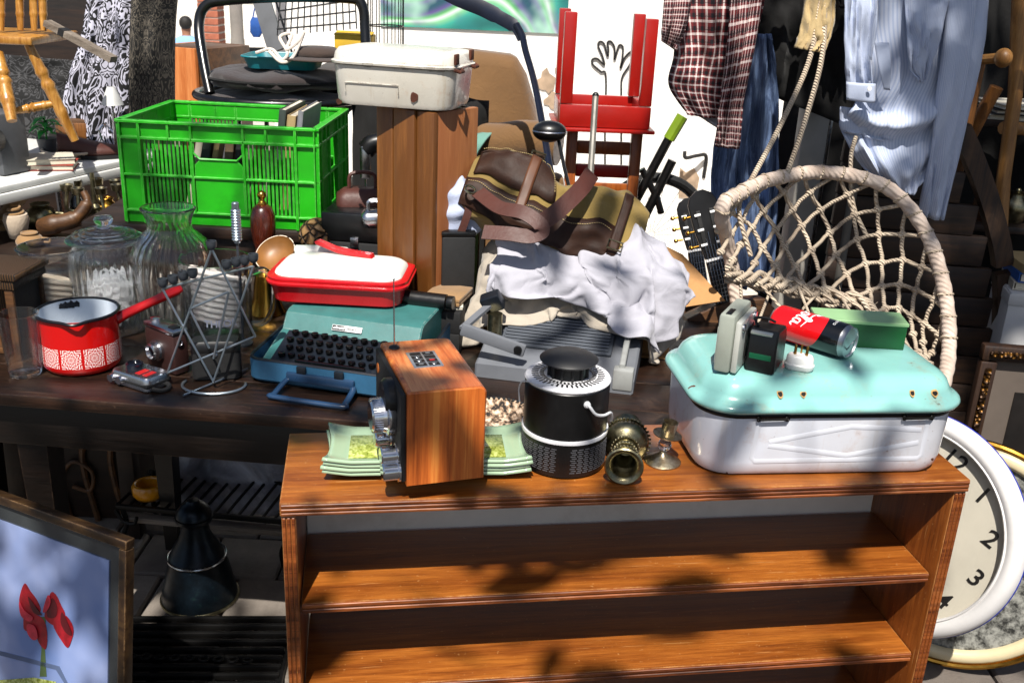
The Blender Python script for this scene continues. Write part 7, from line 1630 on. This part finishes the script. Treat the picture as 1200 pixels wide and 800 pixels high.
# ornaments on the bench top, left of the crate
BZ = .785
th = Thing('low_chest', 'low dark chest under the white table with brass ornaments', 'chest', (-1.44, 2.68, 0), 0)
th.p('carcass', MB().box((0, 0, .375), (.70, .34, .748), .004), 'chest_dark'); th.p('lid', MB().box((0, 0, .767), (.72, .36, .034), .005), 'chest_dark')
q = on(112, 268, CRZ); cd_ = Thing('brass_chandelier', 'tangled brass chandelier behind the lidded jar', 'chandelier', tuple(on(114, 266, BZ)[:2]) + (BZ,)); cd_.p('stem', MB().lathe([(.001, 0), (.035, 0), (.035, .006), (.010, .014), (.008, .05), (.018, .06), (.008, .07), (.006, .16), (.001, .16)], 20), 'old_brass')
for k in range(7):
    a_ = k * .9; cd_.p('arm', MB().tube(spline([(0, 0, .06), (.04 * math.cos(a_), .04 * math.sin(a_), .03 + .02 * (k % 3)), (.075 * math.cos(a_), .075 * math.sin(a_), .06), (.07 * math.cos(a_), .07 * math.sin(a_), .11)], 5), .005, 7), 'old_brass'); cd_.p('candle_cup', MB().lathe([(.001, 0), (.016, .004), (.018, .022), (.015, .022), (.001, .010)], 14, TR((.07 * math.cos(a_), .07 * math.sin(a_), .108))), 'old_brass')
q = on(70, 288, CRZ); cn = Thing('carved_horn', 'curled carved horn ornament at the left of the bench', 'ornament', tuple(on(78, 280, BZ)[:2]) + (BZ,)); cn.p('horn', MB().tube(spline([(-.06, 0, .03), (-.02, -.01, .045), (.03, 0, .06), (.06, .02, .10), (.05, .03, .13)], 7), [.028] * 8 + [.024] * 7 + [.018] * 7 + [.010] * 7, 14), 'brown_wood', smooth=70); cn.p('base', MB().box((-.03, 0, .004), (.10, .06, .008), .002), 'brown_wood')
th = Thing('seashell', 'pale conical shell at the left end of the bench', 'shell', tuple(on(22, 282, BZ)[:2]) + (BZ,)); th.p('cone', MB().lathe([(.001, 0), (.022, .01), (.034, .06), (.030, .075), (.012, .078), (.001, .07)], 24), 'rope_beige', smooth=60); th.p('spiral', MB().tube([((.028 + .001 * math.cos(k)) * math.cos(k * .4) * (1 - k / 60), .028 * math.sin(k * .4) * (1 - k / 60), .068 + k * .0008) for k in range(40)], .004, 6), 'kraft')
th = Thing('rolled_map', 'rolled brown paper at the left edge below the white table', 'paper roll', tuple(on(2, 272, BZ)[:2]) + (BZ + .024,)); th.p('roll', MB().lathe([(.010, 0), (.022, 0), (.022, .30), (.010, .30), (.010, 0)], 24, TR((0, 0, 0), (R(-80), 0, R(10)))), 'kraft'); th.p('inner_turn', MB().lathe([(.004, 0), (.007, 0), (.007, .30), (.004, .30), (.004, 0)], 16, TR((0, 0, 0), (R(-80), 0, R(10)))), 'kraft')
cp_ = [(.001, 0), (.6, 0), (.95, .35), (1, .8), (.8, 1.25), (.5, 1.45), (.55, 1.6), (.001, 1.6)]
for nm, lb, cat, px, py, r_, mt, k_ in (('brass_pot', 'round tarnished brass pot under the white table', 'pot', 50, 268, .045, 'old_brass', 1.0), ('dark_bottle', 'dark glass bottle standing under the white table edge', 'bottle', 92, 262, .022, 'cam_lens', 2.6), ('copper_jug', 'small copper jug behind the lidded jar', 'jug', 128, 262, .032, 'bright_brass', 1.5), ('clay_bowl', 'small brown clay bowl at the left end of the low chest', 'bowl', 36, 290, .036, 'kraft', .7)):
    q = on(px, py, BZ); th = Thing(nm, lb, cat, (q.x, q.y, BZ + .0003)); th.p('body', MB().lathe([(max(.001, a_ * r_), b_ * r_ * k_) for a_, b_ in cp_], 24), mt, smooth=60); th.p('handle', MB().tube(spline([(r_ * .9, 0, r_ * k_ * 1.1), (r_ * 1.5, 0, r_ * k_ * 1.0), (r_ * 1.45, 0, r_ * k_ * .5), (r_ * .95, 0, r_ * k_ * .4)], 5), r_ * .09, 6), mt); th.p('rim', MB().torus((0, 0, r_ * k_ * 1.6), r_ * .55, r_ * .07, None, 20, 6), mt)
for nm, lb, cat, px, py, Y_, mt, sz in (('brown_bag', 'crumpled reddish brown leather bag between crate and cabinet', 'bag', 425, 244, 2.40, 'leather_strap', (.13, .08, .07)), ('tin_box', 'dull metal tin on the black tool box', 'tin', 440, 255, 2.30, 'chrome_worn', (.07, .06, .04))):
    q = at(px, py, Y_); th = Thing(nm, lb, cat, (q.x, q.y, q.z - .02), R(12)); w_, d_, h_ = sz; th.p('body', rr_loft(MB(), [(w_ * .8, d_ * .8, d_ * .2, 0), (w_, d_, d_ * .25, h_ * .3), (w_ * .95, d_ * .9, d_ * .25, h_ * .8), (w_ * .7, d_ * .5, d_ * .15, h_)], 4), mt, smooth=60); th.p('handle', MB().tube(spline([(-w_ * .25, 0, h_), (-w_ * .2, 0, h_ * 1.5), (w_ * .2, 0, h_ * 1.5), (w_ * .25, 0, h_)], 5), .005, 6), mt)
# black things right of the crate
ob = sheet([(-.50, 2.98, 1.22), (-.50, 2.96, .9), (-.50, 2.95, .3)], [(-.10, 2.98, 1.18), (-.10, 2.96, .9), (-.10, 2.95, .3)], 20, 24, folds(81, 5, .03)).build('dark_gap_sheet', 'black_cloth', solid=.006, smooth=80); tag(ob, 'black sheet added to darken the gap between the green crate and the wooden cabinet', 'blanket')  # black sheet added so the gap beside the crate reads dark
q = at(425, 225, 2.5)
sm = Thing('sewing_machine', 'old black sewing machine beside the green crate', 'sewing machine', (q.x + .06, 2.72, CRZ + .0005), R(8)); sm.p('bed', MB().box((0, 0, .02), (.22, .12, .04), .006), 'black_plastic'); sm.p('column', MB().box((.075, 0, .10), (.05, .06, .14), .012), 'black_plastic'); sm.p('arm', MB().tube(spline([(.08, 0, .165), (.02, 0, .18), (-.06, 0, .17), (-.085, 0, .15)], 6), .026, 14), 'black_plastic', smooth=70); sm.p('head', MB().box((-.085, 0, .12), (.03, .045, .09), .006), 'chrome_worn'); sm.p('hand_wheel', MB().torus((0, 0, 0), .045, .008, TR((.112, 0, .15), (0, R(90), 0)), 28, 8), 'chrome_worn'); sm.p('needle_bar', MB().tube([(-.085, -.01, .085), (-.085, -.01, .045)], .003, 6), 'chrome')
q = at(430, 262, 2.32); th = Thing('black_toolbox', 'flat black tool box between crate and cabinet', 'tool box', (q.x - .02, q.y + .02, TZ + .0005), R(-6)); hz_ = q.z - TZ + .03; th.p('box_body', MB().box((0, 0, hz_ * .36), (.16, .10, hz_ * .72 - .001), .004), 'black_matte'); th.p('box_lid', MB().box((0, 0, hz_ * .86), (.162, .102, hz_ * .28 - .002), .005), 'black_plastic'); th.p('clasp', MB().box((0, -.053, hz_ * .72), (.02, .006, .025), .002), 'chrome_worn')
# ------------------------------------------------------------------ black tube chair with cushions and its load
plain('tube_black', '09090a', .3, var=.3, coat=.2); cloth_mat('cushion_brown', '2c2424', 240, .3, .95, sheen=.3); plain('tray_teal', '17707a', .35, var=.1); cloth_mat('cap_brown', '33261f', 300, .25)
YB = 2.98
tc_ = Thing('tube_chair', 'black tube framed chair piled with dark cushions', 'chair', at(320, 130, YB))
def tcp(nm, px, r_, mt='tube_black', n=10): return tc_.p(nm, MB().tube(spline([at(*q) for q in px], 6), r_, n), mt, world=True, smooth=60)
tcp('back_frame', [(246, 110, YB - .05), (238, 70, YB), (233, 30, YB + .05), (240, 8, YB + .06), (262, 1, YB + .06), (330, -3, YB + .06), (405, -2, YB + .06), (424, 6, YB + .06), (428, 40, YB + .05), (430, 110, YB)], .015)
ec = at(325, 112, YB + .04); 
tc_.p('seat_ring', MB().tube([(ec.x + .235 * math.cos(k * .1309), ec.y + .20 * math.sin(k * .1309), ec.z) for k in range(48)], .012, 10, True), 'tube_black', world=True, smooth=60)
for (x, y) in ((-.18, -.12), (.18, -.12), (-.16, .14), (.16, .14)): tc_.p('leg', MB().tube([(ec.x + x, ec.y + y, ec.z), (ec.x + x * 1.1, ec.y + y * 1.1, 0)], .011, 8), 'tube_black', world=True)
def cush(name, label, c_, rx, ry, h_, zoff):
    th = Thing(name, label, 'cushion', (c_.x, c_.y, c_.z + zoff)); n_ = 56
    def fn(u, v):
        a_ = 2 * math.pi * u; t_ = v * 2 - 1; r_ = (1 - abs(t_) ** 3.2 * .9) if abs(t_) < 1 else .1
        w_ = 1 + .018 * math.sin(17 * a_ + 3 * t_) + .012 * math.sin(31 * a_)
        return (rx * r_ * w_ * math.cos(a_), ry * r_ * w_ * math.sin(a_), h_ / 2 + h_ / 2 * math.copysign(abs(t_) ** .8, t_) + .006 * math.sin(5 * a_ + 2 * t_))
    th.p('cover', MB().grid(fn, 64, 16, True), 'cushion_brown', smooth=80); th.p('piping', MB().tube([(rx * 1.005 * math.cos(k * .11), ry * 1.005 * math.sin(k * .11), h_ / 2) for k in range(57)], .005, 6, True), 'black_cloth'); th.p('top_patch', MB().lathe([(.001, 0), (rx * .3, -.002), (rx * .3, -.006), (.001, -.006)], 24, TR((0, 0, h_ + .001), (0, 0, 0), (1, ry / rx, 1))), 'cushion_brown'); return th
cush('seat_cushion', 'dark brown seat cushion set in the black tube ring', ec, .222, .185, .075, -.058); cush('seat_cushion', 'upper dark brown cushion lying on the seat cushion of the tube chair', ec, .20, .17, .062, .020)
zc_ = ec.z + .085
q = at(332, 75, YB); th = Thing('teal_tray', 'teal plastic tray on top of the dark cushions', 'tray', (q.x, q.y + .02, zc_)); th.p('tray_body', rr_loft(MB(), [(.19, .15, .03, 0), (.215, .17, .035, .03), (.225, .18, .036, .032), (.21, .165, .033, .031), (.185, .145, .028, .006)], 6, cap1=True), 'tray_teal'); th.p('rim', MB().tube([(x, y, .032) for x, y in rrect(.222, .177, .035, 5)], .003, 6, True), 'tray_teal')
q = at(372, 62, YB - .04); th = Thing('flat_hat', 'flat brown hat resting on the teal tray', 'hat', (q.x, q.y, zc_ + .034)); th.p('crown', MB().lathe([(.001, .034), (.05, .032), (.066, .022), (.068, .012), (.060, 0), (.001, 0)], 32), 'cap_brown', smooth=70); th.p('peak', MB().grid(lambda u, v: ((.062 + .04 * u) * math.cos(-math.pi * (.15 + .7 * v)), (.062 + .04 * u) * math.sin(-math.pi * (.15 + .7 * v)), .006 - .006 * u), 4, 14), 'cap_brown', solid=.003)
g3 = random.Random(4); pts = [at(300, 62, 2.9), at(318, 58, 2.89), at(330, 70, 2.88), at(337, 62, 2.88), at(328, 44, 2.9), at(342, 40, 2.9), at(336, 58, 2.88), at(350, 48, 2.89), at(356, 38, 2.9), at(344, 66, 2.88), at(330, 73, 2.87), at(315, 60, 2.88)]
tag(MB().tube(spline(pts, 7), .0048, 7).build('string_tangle', 'rope_white'), 'tangle of white cord on the teal tray', 'cord')
q = at(405, 52, 3.15); th = Thing('yellow_box', 'yellow cardboard box behind the small enamel bin', 'box', (q.x + .03, q.y, q.z - .09)); th.p('box_body', MB().box((0, 0, .06), (.11, .1, .12), .003), 'far_yellow'); th.p('box_flap', MB().box((0, -.02, .124), (.112, .06, .004), .001, rot=(R(6), 0, 0)), 'far_yellow')
th2 = Thing('support_table', 'dark table behind the tube chair holding boxes and wire racks', 'table', (-.50, 3.35, 0)); zsup = q.z - .0905
th2.p('top', MB().box((0, 0, zsup - .012), (.36, .5, .022), .003), 'chest_dark')
for x in (-.15, .15):
    for y in (-.2, .2): th2.p('leg', MB().box((x, y, (zsup - .024) / 2), (.04, .04, zsup - .025), .003), 'chest_dark')
# wire rack and cage
th = Thing('wire_cage', 'tall wire bird cage behind the small enamel bin', 'cage', at(452, 62, 3.2)); cb_ = at(452, 62, 3.2)
for k in range(14):
    a_ = k * 2 * math.pi / 14; th.p('wire', MB().tube([(cb_.x + .055 * math.cos(a_), cb_.y + .055 * math.sin(a_), cb_.z - .05), (cb_.x + .055 * math.cos(a_), cb_.y + .055 * math.sin(a_), cb_.z + .25)], .0016, 5), 'tube_black', world=True)
for z in (0.0, .08, .16): th.p('hoop', MB().torus((0, 0, z), .055, .002, None, 24, 5), 'tube_black')
th = Thing('wire_trolley', 'black wire shopping basket at the top behind the tube chair', 'basket', at(370, 45, 3.3)); W0, W1, W2, W3 = at(330, 10, 3.3), at(415, -5, 3.3), at(418, 34, 3.25), at(325, 42, 3.25)
for k in range(13): t_ = k / 12; th.p('wire', MB().tube([W0.lerp(W1, t_) + Vector((0, 0, .05)), W3.lerp(W2, t_)], .0022, 5), 'tube_black', world=True)
for k in range(4): t_ = k / 3; th.p('cross_wire', MB().tube([W0.lerp(W3, t_) + Vector((0, -.004, .02)), W1.lerp(W2, t_) + Vector((0, -.004, .02))], .0028, 5), 'tube_black', world=True)
q0, q1 = at(300, -20, 3.5), at(325, 60, 3.4); th = Thing('dark_board', 'dark grey slanting board behind the string tangle', 'board', q1); th.p('board', MB().tube([q0, q0.lerp(q1, .5), q1], .042, 4, flat=.2, up=(0, -1, 0)), 'speaker_grey', world=True, smooth=20); th.p('edge_strip', MB().tube([q0 + Vector((.05, -.012, 0)), q1 + Vector((.05, -.012, 0))], .004, 6), 'black_plastic', world=True)
# ------------------------------------------------------------------ below the table
plain('iron_black', '0c0b0b', .5, .5, var=.4, bump=.2, bs=60)
t = NT('smoke_sheet'); v = t.coord(); n = t.noise(v, 6, 8, .65, .6); t.set(t.ramp(n, [(.35, lin('4a484e')), (.55, lin('86848c')), (.75, lin('cfcdd6'))]), .35)
ob = sheet([at(190, 520, 2.52), at(190, 560, 2.5), at(192, 603, 2.46)], [at(345, 520, 2.52), at(345, 560, 2.5), at(345, 603, 2.46)], 14, 26, folds(91, 5, .015)).build('grey_plastic_sheet', 'smoke_sheet', solid=.002, smooth=80); tag(ob, 'mottled grey plastic sheet hanging under the table', 'sheet')
b0, b1 = at(136, 590, 2.34), at(335, 603, 2.30)
ib = Thing('iron_bench', 'low black cast iron rack under the table holding the yellow cup', 'rack', (b0.x, b0.y, 0), math.atan2(b1.y - b0.y, b1.x - b0.x)); IL = (b1 - b0).length; iz = b0.z
for y in (0, .20): ib.p('rail', MB().box((IL / 2, y, iz - .008), (IL, .012, .014), .002), 'iron_black')
for k in range(15): x = IL * k / 14; ib.p('cross_bar', MB().tube([(x, 0.004, iz - .006), (x + .012, .196, iz - .006)], .0045, 6), 'iron_black')
ib.p('wood_slat', MB().box((IL / 2, .02, iz - .050), (IL, .03, .016), .002), 'grey_plank')
for x in (.012, IL - .012):
    for y in (.004, .196): ib.p('leg', MB().tube(spline([(x, y, iz - .01), (x + .01, y, iz * .6), (x - .006, y, iz * .3), (x, y, 0)], 5), .007, 8), 'iron_black')
ib.p('scroll', MB().tube(spline([(.0, -.008, iz - .015), (.02, -.01, iz - .045), (.05, -.01, iz - .05), (.06, -.01, iz - .03)], 5), .005, 6), 'iron_black')
plain('cup_yellow', 'c98410', .3, var=.15, coat=.3); q = on(172, 586, iz)
yc = Thing('yellow_cup', 'small yellow ceramic cup lying open on the iron rack', 'cup', (q.x, q.y + .02, iz + .001)); yc.p('cup_body', MB().lathe([(.001, .002), (.034, 0), (.043, .012), (.044, .034), (.040, .040), (.031, .038), (.028, .018), (.001, .012)], 32), 'cup_yellow', smooth=60); yc.p('rim', MB().torus((0, 0, .038), .036, .005, n=32, k=8), 'cup_yellow')
q = at(158, 560, 2.45); th = Thing('wicker_chair', 'bent cane chair legs under the table on bright paving', 'chair', (q.x - .1, 2.5, 0))
for x in (-.13, -.05, .03): th.p('leg', MB().tube(spline([(x, 0, .50), (x + .02, 0, .36), (x - .015, 0, .2), (x + .01, 0, 0)], 6), .009, 8), 'brown_wood')
for z in (.14, .30): th.p('curl', MB().tube(spline([(-.13, -.005, z), (-.09, -.005, z + .05), (-.04, -.005, z + .02), (-.05, -.005, z - .04), (-.10, -.005, z - .03)], 6), .006, 8), 'brown_wood')
th.p('seat', MB().box((-.04, .12, .50), (.34, .32, .025), .006), 'brown_wood')
q = on(229, 710, 0); t = NT('bell_bronze'); v = t.coord(); n = t.noise(v, 14, 7, .7); t.set(t.ramp(n, [(.35, lin('0a0f14')), (.6, lin('16222c')), (.75, lin('2e4a46'))]), .35, .6); t.bump(n, .2, .004)
am = Thing('bronze_bell', 'dark bell shaped bronze vessel standing on the pavement', 'bell', (q.x, q.y + .04, 0)); sc0 = 1.0
am.p('body', MB().lathe([(.001, .002), (.092, .002), (.095, .012), (.086, .05), (.078, .09), (.070, .120), (.070, .128), (.066, .132), (.058, .150), (.044, .175), (.036, .195), (.033, .222), (.042, .226), (.046, .232), (.046, .240), (.001, .242)], 48), 'bell_bronze', smooth=50)
am.p('cap', MB().lathe([(.001, .242), (.044, .242), (.040, .256), (.028, .270), (.018, .276), (.014, .284), (.001, .286)], 36), 'bell_bronze', smooth=50); am.p('shoulder_ring', MB().torus((0, 0, .126), .071, .0035, n=48, k=8), 'chrome_worn'); am.p('foot_ring', MB().torus((0, 0, .006), .094, .005, n=48, k=8), 'old_brass')
g0, g1 = on(152, 722, .03), on(333, 722, .03)
gr = Thing('iron_grate', 'black cast iron floor grate lying on the pavement', 'grate', (g0.x, g0.y, 0), math.atan2(g1.y - g0.y, g1.x - g0.x)); GL = (g1 - g0).length + .02
for k in range(14):
    y = -k * .030; gr.p('bar', MB().box((GL / 2, y, .022), (GL, .010, .016), .003), 'iron_black')
for x in (0, GL * .27, GL * .62, GL): gr.p('cross_bar', MB().box((x, -.204, .010), (.016, .43, .018), .003), 'iron_black')
m_ = MB()
for k in range(9): m_.torus((0, 0, 0), .010, .003, TR((GL * (.12 + .085 * k), -.150 - .002 * k, .0315)), 14, 6, (1, .7 + .2 * (k % 2), 1))
o = gr.p('raised_scroll', m_, 'iron_black'); o['kind'] = 'stuff'
# framed flower photograph
TR_ = on(153, 632, .56); TL = on(0, 577, .56); e1 = (TR_ - TL); e1.z = 0; e1.normalize(); dn_ = (at(150, 815, TR_.y - .04) - TR_); dn_ = (dn_ - e1 * dn_.dot(e1)).normalized(); nn = e1.cross(-dn_)
Mp = Matrix((e1, -dn_, nn)).transposed().to_4x4(); Mp.translation = TR_
wood('frame_walnut', '2a1a0c', '443018', 0, 2, .4, .12, dark='160d06', edge=.5); t = NT('glass_mat'); t.set(lin('34383a'), .06, .0); t.b.inputs['Coat Weight'].default_value = 1.0
t = NT('sky_print'); v = t.coord(); n = t.noise(v, 4, 3); t.set(t.ramp(n, [(.3, lin('5f78ac')), (.7, lin('a0aacc'))]), .25); t.b.inputs['Coat Weight'].default_value = .3
pf = Thing('flower_picture', 'framed photograph of red amaryllis against blue leaning at lower left', 'picture', TR_ + dn_ * .545); Mi = pf.i @ Mp
PWd, PHt = .42, .545
for nm, c_, s_ in (('frame_rail', (-PWd / 2, -.009, 0), (PWd, .018, .022)), ('frame_rail', (-PWd / 2, -PHt + .009, 0), (PWd, .018, .022)), ('frame_stile', (-.009, -PHt / 2, 0), (.018, PHt - .037, .022)), ('frame_stile', (-PWd + .009, -PHt / 2, 0), (.018, PHt - .037, .022))): pf.p(nm, MB().box(c_, s_, .003, m=Mi), 'frame_walnut')
pf.p('mount', MB().box((-PWd / 2, -PHt / 2, -.004), (PWd - .036, PHt - .036, .004), 0, m=Mi), 'glass_mat'); pr = pf.p('print', MB().box((-PWd / 2 - .012, -PHt / 2 - .014, -.0005), (PWd - .080, PHt - .086, .0024), 0, m=Mi), 'sky_print')
def pic(px, py):
    d = Vector(ray(px, py)); n_ = nn; o_ = Vector(CC); t_ = (TR_ - o_).dot(n_) / d.dot(n_); p_ = Mp.inverted() @ (o_ + d * t_); return (p_.x, p_.y)
plain('petal_bright', 'b8283a', .5, var=.3, vs=70); plain('petal_red', '8e0f1c', .5, var=.35, vs=60); plain('stem_green', '4a5c34', .6); plain('print_grey', '4c5a78', .6); plain('petal_dark', '4a0710', .5, var=.3)
def ppoly(nm, pts, mt, k=0, z0=.0008): pf.p(nm, MB().prism([(p_.x, p_.y) for p_ in (spline([(*pic(*q), 0) for q in pts], 4, True) if 'petal' in nm else [Vector((*pic(*q), 0)) for q in pts])][::-1], .0006, Mi @ TR((0, 0, z0 + k * .0003))), mt, pr)
ppoly('printed_petal', [(29, 683), (36, 692), (44, 703), (48, 715), (40, 721), (27, 716), (23, 702)], 'petal_red'); ppoly('printed_petal', [(30, 722), (44, 720), (53, 728), (56, 745), (54, 760), (46, 752), (42, 740), (30, 738), (28, 728)], 'petal_red', 1); ppoly('printed_petal', [(55, 712), (60, 694), (66, 696), (72, 708), (77, 720), (70, 732), (60, 730), (53, 722)], 'petal_red', 2); ppoly('printed_petal', [(64, 730), (76, 720), (84, 728), (87, 738), (85, 748), (80, 758), (72, 748), (66, 738)], 'petal_red', 3)
for k_, pts_ in enumerate(([(24, 704), (30, 714), (40, 722), (36, 727), (26, 720)], [(58, 696), (54, 706), (52, 716), (57, 714), (61, 704)], [(74, 716), (80, 726), (86, 742), (79, 740), (73, 728)], [(34, 730), (43, 733), (46, 746), (40, 748), (34, 740)])): ppoly('printed_petal', pts_, ('petal_bright', 'petal_bright', 'petal_dark', 'petal_bright')[k_], 7 + k_)
ppoly('printed_petal', [(62, 700), (68, 710), (66, 722), (57, 722), (57, 712)], 'petal_dark', 4); ppoly('printed_petal', [(34, 698), (46, 714), (50, 720), (40, 716)], 'petal_dark', 5); ppoly('printed_stem', [(48, 722), (54, 722), (53, 760), (55, 792), (47, 792), (49, 760)], 'stem_green'); ppoly('printed_rail', [(0, 762), (70, 780), (80, 800), (76, 800), (66, 784), (0, 767)], 'print_grey')
ppoly('printed_pot', [(0, 796), (40, 793), (66, 798), (66, 830), (0, 830)], 'plate_center', 1)
# ------------------------------------------------------------------ unseen tree behind the viewer, its leaves placed to dapple chosen spots
plain('bark', '4a3a2c', .9, var=.3, bump=.5, bs=30); plain('leaf', '3f6a22', .6, var=.4, vs=3)
te = Thing('shade_tree', 'unseen leafy tree behind the viewer, shaped to dapple the stall', 'tree', (2.2, -2.6, 0))
te.p('trunk', MB().tube(spline([(0, 0, 0), (.05, .05, 1.5), (-.1, .1, 3.0), (-.3, .3, 4.2), (-.7, .5, 5.4)], 6), [.16 - .003 * k for k in range(25)], 14), 'bark', smooth=70)
g5 = np.random.default_rng(12); crown = MB(); CV = []
for k in range(4):
    a_ = k * .7; tip = Vector((-.9 + .9 * math.cos(a_), .3 + .5 * math.sin(a_), 4.6 + .5 * math.sin(k * 2.1))); te.p('limb', MB().tube(spline([(-.2, .2, 3.6 + .1 * k), tip * .5 + Vector((-.15, .1, 2.1)), tip], 5), [.05 - .004 * q for q in range(11)], 8), 'bark', smooth=70)
vs = []; fs = []
def leafat(p_, s_):
    n_ = g5.normal(size=3); n_[2] += 1.2; n_ /= np.linalg.norm(n_); a_ = np.cross(n_, g5.normal(size=3)); a_ /= np.linalg.norm(a_); b_ = np.cross(n_, a_); o_ = len(vs)
    for (u_, w_) in ((-1, 0), (-.3, .45), (.5, .35), (1, 0), (.5, -.35), (-.3, -.45)): vs.append(tuple(p_ + a_ * u_ * s_ + b_ * w_ * s_))
    fs.append(tuple(range(o_, o_ + 6)))
sv = np.array(_sv); base = np.array([2.2, -2.6, 0])
ncl = 0
while ncl < 66:
    tgt = np.array([g5.uniform(-1.6, 2.4), g5.uniform(.9, 3.6), g5.uniform(.3, 1.3)])
    dens = .05
    if -.4 < tgt[0] < .9 and 1.15 < tgt[1] < 1.75 and tgt[2] > .75: continue
    if tgt[0] > .85 and tgt[1] > 2.35: dens = .55
    elif tgt[1] < 1.5 and tgt[2] < .7: dens = .34
    elif tgt[0] < -.62 and 1.6 < tgt[1] < 2.3: dens = .10
    if g5.random() > dens: continue
    p_ = tgt + sv * g5.uniform(4.2, 6.0); ncl += 1
    for k in range(26): leafat(p_ + g5.normal(size=3) * .15 - base, g5.uniform(.05, .085))
crown.add(vs, fs); o = te.p('crown', crown, 'leaf', smooth=0); o['kind'] = 'stuff'
